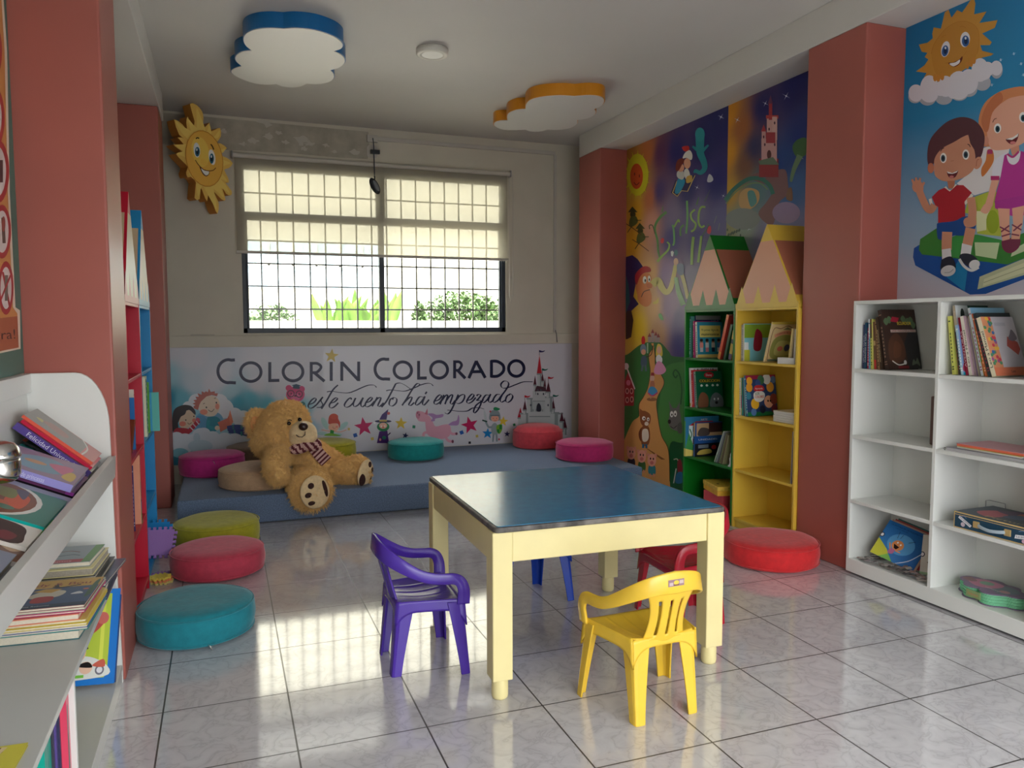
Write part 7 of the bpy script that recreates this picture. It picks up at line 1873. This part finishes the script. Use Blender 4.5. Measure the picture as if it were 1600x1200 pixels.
# printed inner rays
A = Art(sfn, SUN_N, .0004); A.at(240, 160, 3.75)
rays_ = ((250, 20), (390, 155), (425, 268), (458, 356), (435, 465), (452, 540), (415, 565), (372, 640), (262, 560), (205, 430), (130, 298), (120, 246), (122, 104), (200, 90), (328, 122))
for x, y in rays_:
    dx, dy = x - 293, y - 330; l = math.hypot(dx, dy); ux, uy = dx / l, dy / l
    bx_, by_ = 293 + ux * 95, 330 + uy * 150
    A.blob([(bx_ - uy * 26, by_ + ux * 26), (293 + dx * .8 - uy * 16, 330 + dy * .8 + ux * 16), (x * .96 + 293 * .04, y * .96 + 330 * .04), (293 + dx * .7 + uy * 10, 330 + dy * .7 - ux * 10), (bx_ + uy * 22, by_ - ux * 22)], (246, 214, 110), 3)
A.into(mb)
sbody = mb.build('rays', PRINT_MATTE, s_, fixn=False)
A = Art(sfn, SUN_N, .012); A.at(240, 160, 3.75)
A.ell(293, 330, 108, 168, (206, 136, 50), rot=-12); A.ell(293, 330, 104, 163, (240, 186, 78), rot=-12); A.ell(270, 290, 50, 90, (246, 208, 92), rot=-12)
A.ell(249, 280, 19, 44, (240, 240, 236), rot=-6); A.ell(338, 322, 19, 46, (240, 240, 236), rot=-10); A.ell(252, 290, 14, 28, (40, 104, 128)); A.ell(336, 330, 13, 30, (40, 104, 128)); A.ell(252, 290, 8, 17, (16, 34, 50)); A.ell(336, 330, 8, 18, (16, 34, 50)); A.ell(249, 278, 4, 8, (244, 244, 244)); A.ell(334, 318, 4, 8, (244, 244, 244))
A.stroke([(243, 214), (252, 208), (263, 212)], 7, (70, 40, 16)); A.stroke([(330, 246), (340, 258), (348, 278)], 7, (70, 40, 16)); A.blob([(276, 330), (300, 340), (312, 360), (296, 372), (272, 358)], (246, 200, 84))
A.blob([(262, 370), (285, 392), (318, 402), (322, 420), (304, 434), (282, 418)], (90, 50, 30)); A.blob([(274, 386), (294, 400), (318, 404), (318, 420), (302, 428), (284, 410)], (244, 244, 240)); A.stroke([(240, 338), (255, 362), (285, 392), (318, 402), (345, 398), (360, 384)], 5, (120, 66, 24))
mb = MB(); mb.col = lin((236, 180, 70)); th = [(293 + 104 * math.cos(a) * math.cos(-.21) - 163 * math.sin(a) * math.sin(-.21), 330 + 104 * math.cos(a) * math.sin(-.21) + 163 * math.sin(a) * math.cos(-.21)) for a in [2 * PI * i / 40 for i in range(40)]]
fr = [sfn(240 + x / 3.75, 160 + y / 3.75) for x, y in th]
mb.add([p + SUN_N * .011 for p in fr] + [p + SUN_N * .0006 for p in fr], [tuple(range(40))] + [(i, (i + 1) % 40, 40 + (i + 1) % 40, 40 + i) for i in range(40)])
A.into(mb); mb.build('face', PRINT_MATTE, s_, fixn=False)
MB().tube([SUN_N * -.05 + V((-.02, 0, .37)), V((-.03, .06, CEIL - SP0.z - .001))], .003, 6).build('hanging_wire', mat('dark_wire'), s_)

# --- foam puzzle mats beside the bookcases
def puzzle(label, color, M, s=.3, group='foam puzzle mats stacked by the bookcases', n=5, t=.011):
    e = empty('foam_mat', label, 'foam mat', group=group); e.matrix_world = M
    pts = []
    st_ = s / (2 * n + 1)
    corners = [((0, 0), (1, 0), (0, -1)), ((s, 0), (0, 1), (1, 0)), ((s, s), (-1, 0), (0, 1)), ((0, s), (0, -1), (-1, 0))]
    for (cx, cy), (dx, dy), (nx, ny) in corners:
        for i in range(2 * n + 1):
            a0, a1 = i * st_, (i + 1) * st_
            o_ = .016 if i % 2 else 0
            w0 = .35 * st_ if i % 2 else 0
            if o_:
                for a, q in ((a0 + .1 * st_, 0), (a0 - .12 * st_, o_), (a1 + .12 * st_, o_), (a1 - .1 * st_, 0)): pts.append((cx + dx * a + nx * q, cy + dy * a + ny * q))
            else:
                pts.append((cx + dx * a0, cy + dy * a0)) if i == 0 else None
    MB().prism(pts, flat, 0, t).build('tile', mat('foam_%02x%02x%02x' % color, color, .85, bump=.3, bscale=300), e, bevel=.001)
    return e


def lay(x, y, z, rz, rx=0, ry=0): return Matrix.Translation((x, y, z)) @ Matrix.Rotation(math.radians(rz), 4, 'Z') @ Matrix.Rotation(math.radians(rx), 4, 'X') @ Matrix.Rotation(math.radians(ry), 4, 'Y')


for i in range(3):
    puzzle(('yellow foam puzzle mat on top of the low stack beside the red bookcase', 'orange-edged foam puzzle mat in the middle of the low stack', 'pale yellow foam puzzle mat at the bottom of the low stack')[i], ((226, 206, 84), (226, 140, 90), (214, 200, 120))[i], lay(-.140 + .003 * i, 1.0 + .006 * i, .001 + .0125 * (2 - i), 2 - 2 * i), s=.07, n=3)
puzzle('lilac foam puzzle mat lying flat by the blue bookcase', (150, 112, 176), lay(-.142, 1.12, .0005, -2), s=.072, n=4)
puzzle('lilac foam puzzle mat propped upright against the blue bookcase', (160, 120, 186), lay(-.215, 1.272, .080, -10, 46, 0), s=.15, n=5)
puzzle('blue foam puzzle mat wedged behind the propped lilac one', (20, 130, 196), lay(-.215, 1.425, .090, -4, 60, 0), s=.13, n=4)

# ------------------------------------------------------------------ the teddy bear
TAN = (250, 200, 126)
FUR = mat('tan_plush', TAN, .95, vary=.16, vscale=38, detail=5, bump=.7, bscale=130, bdist=.006, sheen=.7)
PALE = mat('pale_plush', (234, 206, 158), .95, vary=.08, vscale=60, bump=.5, bscale=160, sheen=.5)
DARKP = mat('dark_brown_felt', (58, 26, 20), .8, bump=.3, bscale=200)
bear = empty('teddy_bear', 'large tan teddy bear with striped scarf slumped on the platform edge', 'teddy bear', (.62, 2.4, .185))
BRO = V((.62, 2.4, .185))


def bp(px, py, y): return on(px, py, 1, y) - BRO


def pxm(n, y): return n * (y + 3.15) * 1.015 / FPX


def blob_part(name, balls, parent, m=FUR, voxel=.009, it=6, fur=0, flen=.0045):
    mb = MB()
    for c, r, *R in balls: mb.ball(c, r, 20, 12, R[0] if R else None)
    o = mb.build(name, m)
    q = o.modifiers.new('join', 'REMESH'); q.mode = 'VOXEL'; q.voxel_size = voxel
    q = o.modifiers.new('soft', 'SMOOTH'); q.iterations = it; q.factor = .6
    dg = bpy.context.evaluated_depsgraph_get()
    me = bpy.data.meshes.new_from_object(o.evaluated_get(dg))
    old = o.data; o.modifiers.clear(); o.data = me; bpy.data.meshes.remove(old)
    me.name = name
    for v in me.vertices:            # plush squashed where it rests on the platform and the pouf
        w = v.co + BRO
        if w.y > 2.072 and w.z < .1885: v.co.z = .1885 - BRO.z
        dx, dy = w.x - .43, w.y - 2.46
        rr = math.hypot(dx, dy)
        if rr < .286 and w.z < .185 + .156:
            v.co.x += dx / rr * (.286 - rr); v.co.y += dy / rr * (.286 - rr)
    me.polygons.foreach_set('use_smooth', [True] * len(me.polygons))
    me.materials.clear(); me.materials.append(m)
    o.parent = parent
    if fur:
        md = o.modifiers.new('fur', 'PARTICLE_SYSTEM'); ps = md.particle_system.settings
        ps.type = 'HAIR'; ps.count = fur; ps.hair_length = flen; ps.hair_step = 3
        ps.use_advanced_hair = True
        ps.brownian_factor = .004; ps.factor_random = .004; ps.normal_factor = .004; ps.object_align_factor = (0, 0, -.003)
        ps.root_radius = .9; ps.tip_radius = .2; ps.radius_scale = .0014
        ps.child_type = 'INTERPOLATED'; ps.rendered_child_count = 5; ps.child_length = .9
        ps.roughness_2 = .012; ps.roughness_2_size = .01; ps.roughness_1 = .006; ps.clump_factor = .35
    return o


def chain(pts, n=5):
    """balls along a path of (point, radius)"""
    out = []
    for (p, r), (q, s) in zip(pts[:-1], pts[1:]):
        for i in range(n):
            t = i / n
            out.append((p.lerp(q, t), r + (s - r) * t))
    out.append((pts[-1][0], pts[-1][1]))
    return out


# torso, leaning back against the beige pouf
tor = chain([(bp(474, 706, 2.50), .125), (bp(484, 728, 2.44), .175), (bp(490, 742, 2.42), .168)], 4) + [(bp(470, 737, 2.43), .11), (bp(505, 738, 2.42), .13)]
torso = blob_part('torso', tor, bear, fur=5200)
# head
yh = 2.46
hd_ = [(bp(441, 672, yh), (.185, .185, .178)), (bp(432, 686, yh - .03), (.165, .16, .14)), (bp(452, 688, yh - .05), (.15, .14, .13)), (bp(447, 660, yh), (.16, .165, .155))]
head = blob_part('head', hd_, bear, fur=5200)
Rz = Matrix.Rotation(math.radians(24), 3, 'Z') @ Matrix.Rotation(math.radians(-18), 3, 'Y')
blob_part('ear', [(bp(403, 663, yh + .02), (.088, .044, .118), Rz)], head, fur=700)
blob_part('ear', [(bp(461, 640, yh + .12), (.06, .035, .06), Rz)], head, fur=400)
mb = MB(); mb.ball(bp(402, 667, yh - .022), (.048, .012, .078), R=Rz); mb.build('inner_ear', mat('inner_ear_plush', (214, 146, 88), .95, bump=.5, bscale=160), head, smooth=True)
sn = blob_part('snout', [(bp(473, 677, 2.30), (.098, .09, .086)), (bp(480, 681, 2.27), (.07, .07, .06)), (bp(466, 685, 2.30), (.07, .07, .06))], head, PALE, voxel=.007, it=5)
# nose, mouth and eyes
mb = MB(); mb.ball(bp(474, 666.5, 2.21), (.031, .024, .027)); mb.build('nose', mat('nose_brown', (50, 28, 24), .35), head, smooth=True)
EYE_M = mat('eye_black', (16, 12, 12), .12)
for q in ((451.5, 661.5, 2.284), (468.5, 655.5, 2.305)):
    mb = MB(); mb.ball(bp(*q), (.0135, .011, .0135)); mb.build('eye', EYE_M, head, smooth=True)
MB().tube([bp(462.5, 679.5, 2.205), bp(467, 682.5, 2.193), bp(472, 683, 2.186), bp(476.5, 679.5, 2.186), bp(477, 674, 2.19)], .0028, 6).build('mouth', mat('dark_thread', (60, 40, 34), .7), head, smooth=True)
MB().tube([bp(449.5, 657.5, 2.285), bp(452.5, 655.8, 2.28), bp(456, 657, 2.276)], .0028, 6).build('eyebrow', mat('dark_thread'), head, smooth=True)
# arms
blob_part('arm', chain([(bp(443, 702, 2.36), .066), (bp(432, 714, 2.20), .074), (bp(430, 730, 2.105), .073), (bp(434, 741, 2.085), .064)]), bear, fur=1900)
blob_part('arm', chain([(bp(498, 699, 2.58), .05), (bp(515, 711, 2.56), .052), (bp(527, 720, 2.53), .056)]), bear, fur=1000)
# legs: the near one hangs over the platform edge, the far one lies along it
leg1 = blob_part('leg', chain([(bp(468, 745, 2.36), .09), (bp(474, 752, 2.24), .105), (bp(482, 761, 2.13), .13)]) + [(bp(486, 766, 2.075), (.145, .055, .140))], bear, fur=2600)
leg2 = blob_part('leg', chain([(bp(516, 741, 2.36), .075), (bp(535, 738, 2.33), .095), (bp(552, 737, 2.30), .105)]) + [(bp(559, 736, 2.28), (.075, .105, .118), Matrix.Rotation(math.radians(38), 3, 'Z'))], bear, fur=2200)


def sole(parent, c, nrm, up, rx, ry, toes, heel):
    nrm = V(nrm).normalized(); up = V(up); up = (up - nrm * up.dot(nrm)).normalized(); rt = up.cross(nrm)
    R = Matrix((rt, up, nrm)).transposed()
    mb = MB(); mb.ball(c, (rx, ry, .022), 28, 12, R)
    mb.v = [(x, y, max(z, .1885 - BRO.z) if y + BRO.y > 2.08 else z) for x, y, z in mb.v]
    mb.build('foot_pad', PALE, parent, smooth=True)
    for (u, v, a, b) in toes + [heel]:
        d = .022 * math.sqrt(max(.05, 1 - (u / rx) ** 2 - (v / ry) ** 2))
        mb = MB(); mb.ball(c + rt * u + up * v + nrm * (d - .003), (a, b, .007), 20, 10, R); mb.build('toe_pad' if (u, v, a, b) != heel else 'heel_pad', DARKP, parent, smooth=True)


sole(leg1, bp(492, 769, 2.012), (.22, -1, -.02), (-.25, 0, 1), .098, .112, [(-.018, .052, .022, .022), (-.048, .0, .026, .019), (-.040, -.058, .026, .017)], (.066, .004, .016, .058))
sole(leg2, bp(570.5, 739.5, 2.195), (.62, -.78, -.06), (.28, .2, 1), .072, .098, [(.008, .062, .018, .025), (.044, .030, .016, .023), (.054, -.020, .010, .020)], (-.026, -.045, .034, .046))
# striped scarf: knot and hanging tail
SC1, SC2 = lin((92, 30, 40)), lin((206, 168, 160))
mb = MB()


def stripes(u, n): return SC1 if int(u * n) % 2 == 0 else SC2


for c, r, rot in ((bp(470, 699, 2.262), (.088, .036, .042), -16), (bp(488, 694, 2.275), (.066, .036, .048), 14), (bp(480, 695, 2.245), (.044, .032, .038), 0)):
    R = Matrix.Rotation(math.radians(rot), 3, 'Y'); s0 = len(mb.f)
    mb.ball(c, r, 36, 12, R)
    for i in range(s0, len(mb.f)):
        f = mb.f[i]; cx = sum(V(mb.v[j]).x + V(mb.v[j]).z * .8 for j in f) / len(f)
        mb.c[i] = stripes((cx % 1 + 1) % 1, 42)
NT = 44
tl = spline([bp(489, 697, 2.30), bp(496, 706, 2.275), bp(503, 714, 2.262), bp(510, 721, 2.255)], k=8)
for i in range(len(tl) - 1):
    p, q = V(tl[i]), V(tl[i + 1])
    w = V((.03, -.004, .028))
    mb.add([p - w, p + w, q + w, q - w, p - w + V((0, -.012, 0)), p + w + V((0, -.012, 0)), q + w + V((0, -.012, 0)), q - w + V((0, -.012, 0))], [(0, 1, 2, 3), (7, 6, 5, 4), (0, 4, 5, 1), (1, 5, 6, 2), (2, 6, 7, 3), (3, 7, 4, 0)], stripes(i / (len(tl) - 1), 11))
o = mb.build('scarf', mat('knit_print', rough=.9, attr=True), bear, smooth=False, fixn=False)
o['label'] = 'maroon and pink striped scarf'

# ------------------------------------------------------------------ what shows through the window
FAC = mat('cream_render', (188, 184, 168), .9, vary=.03, vscale=.6)
o = MB().box(-14, 16, 3.95, 16, -.3, -.05).build('outside_ground', mat('pale_concrete', (190, 186, 176), .9, vary=.1, vscale=2)); struct(o, 'pale ground outside the window')
b = MB().box(-8, 11, 11, 14, -.1, 5.6)
o = b.build('building', FAC); tag(o, 'big cream building across the yard seen through the window', 'building')
wn = MB(); wn.box(-.2, 3.0, 10.96, 11.0, 1.95, 2.75)
wf = wn.build('window_band', mat('pale_blue_glazing', (196, 222, 236), .3), o)
fr = MB()
for i in range(9): fr.box(-.2 + .4 * i - .02, -.2 + .4 * i + .02, 10.93, 10.96, 1.95, 2.75)
fr.box(-.2, 3.0, 10.93, 10.96, 2.32, 2.36)
fr.build('window_bars', mat('white_bars', (226, 226, 222), .5), wf)
o = MB().box(-6, 10, 7.0, 7.15, -.1, 1.35).build('yard_wall', mat('yard_wall_render', (206, 202, 192), .9, vary=.06, vscale=2), bevel=.01); tag(o, 'low pale yard wall outside the window', 'wall')
LEAF = mat('banana_leaf', (86, 122, 34), .5, vary=.25, vscale=5)
LEAF2 = mat('shrub_leaf', (78, 104, 56), .6, vary=.3, vscale=9)
STEM = mat('green_stem', (130, 150, 80), .7)
bn = empty('banana_plant', 'bright green banana plant behind the yard wall, left of the window mullion', 'plant', (2.0, 7.6, 0))
rn = random.Random(21)
for k in range(6):
    MB().tube([(rn.uniform(-.4, .4), rn.uniform(-.1, .3), 0), (rn.uniform(-.5, .5), rn.uniform(-.1, .3), 1.3)], [.06, .04], 8).build('stem', STEM, bn, smooth=True)
for k in range(30):
    a = rn.uniform(-1.1, 1.1); ln = rn.uniform(.35, .75); bx0 = -.5 + .95 * k / 29; yo = rn.uniform(-.2, .3)
    ca = Matrix.Rotation(a * .55, 3, 'Y') @ Matrix.Rotation(rn.uniform(-.5, .5), 3, 'Z')
    fn = lambda u, v: ca @ V(((u - .5) * .13 * math.sin(PI * min(.97, v * .93 + .05)), -.1 * v * v + .05 * abs(u - .5), ln * v * (1 - .18 * v))) + V((bx0, yo, 1.18))
    MB().grid(fn, 4, 9).build('leaf', LEAF, bn, smooth=True, fixn=False)


def shrub(name, label, c, r, n, seed, cat='shrub', m=LEAF2):
    rr = random.Random(seed)
    e = empty(name, label, cat, c)
    MB().tube([(0, 0, -c[2] - .04), (.03, 0, -.1), (0, .05, r[2] * .3)], [.05, .035, .02], 8).build('trunk', mat('grey_bark', (130, 116, 96), .9), e, smooth=True)
    mb = MB()
    for i in range(n):
        d = V((rr.gauss(0, 1), rr.gauss(0, 1), rr.gauss(0, 1))).normalized() * rr.uniform(.55, 1.02)
        p = V((d.x * r[0], d.y * r[1], d.z * r[2]))
        R = Matrix.Rotation(rr.uniform(0, 6.3), 3, 'Z') @ Matrix.Rotation(rr.uniform(-1.2, 1.2), 3, 'X')
        L = rr.uniform(.05, .1)
        mb.add([p + R @ V(q) for q in ((0, 0, 0), (L * .35, L * .5, .01), (0, L, -.01), (-L * .35, L * .5, .01))], [(0, 1, 2, 3)])
    mb.build('foliage', m, e, fixn=False)
    return e


shrub('shrub', 'leafy bush behind the yard wall at the right of the window', (3.55, 7.8, 1.42), (.62, .5, .36), 2600, 3)
shrub('shrub', 'small pale shrub behind the yard wall near the left side of the window', (.85, 7.8, 1.32), (.34, .3, .26), 600, 4)
shrub('shrub', 'small dark shrub at the far left behind the yard wall', (-.1, 7.8, 1.25), (.3, .3, .2), 400, 5)
shrub('shrub', 'spiky shrub between the window mullion and the big bush', (2.80, 7.5, 1.30), (.09, .15, .3), 500, 6)
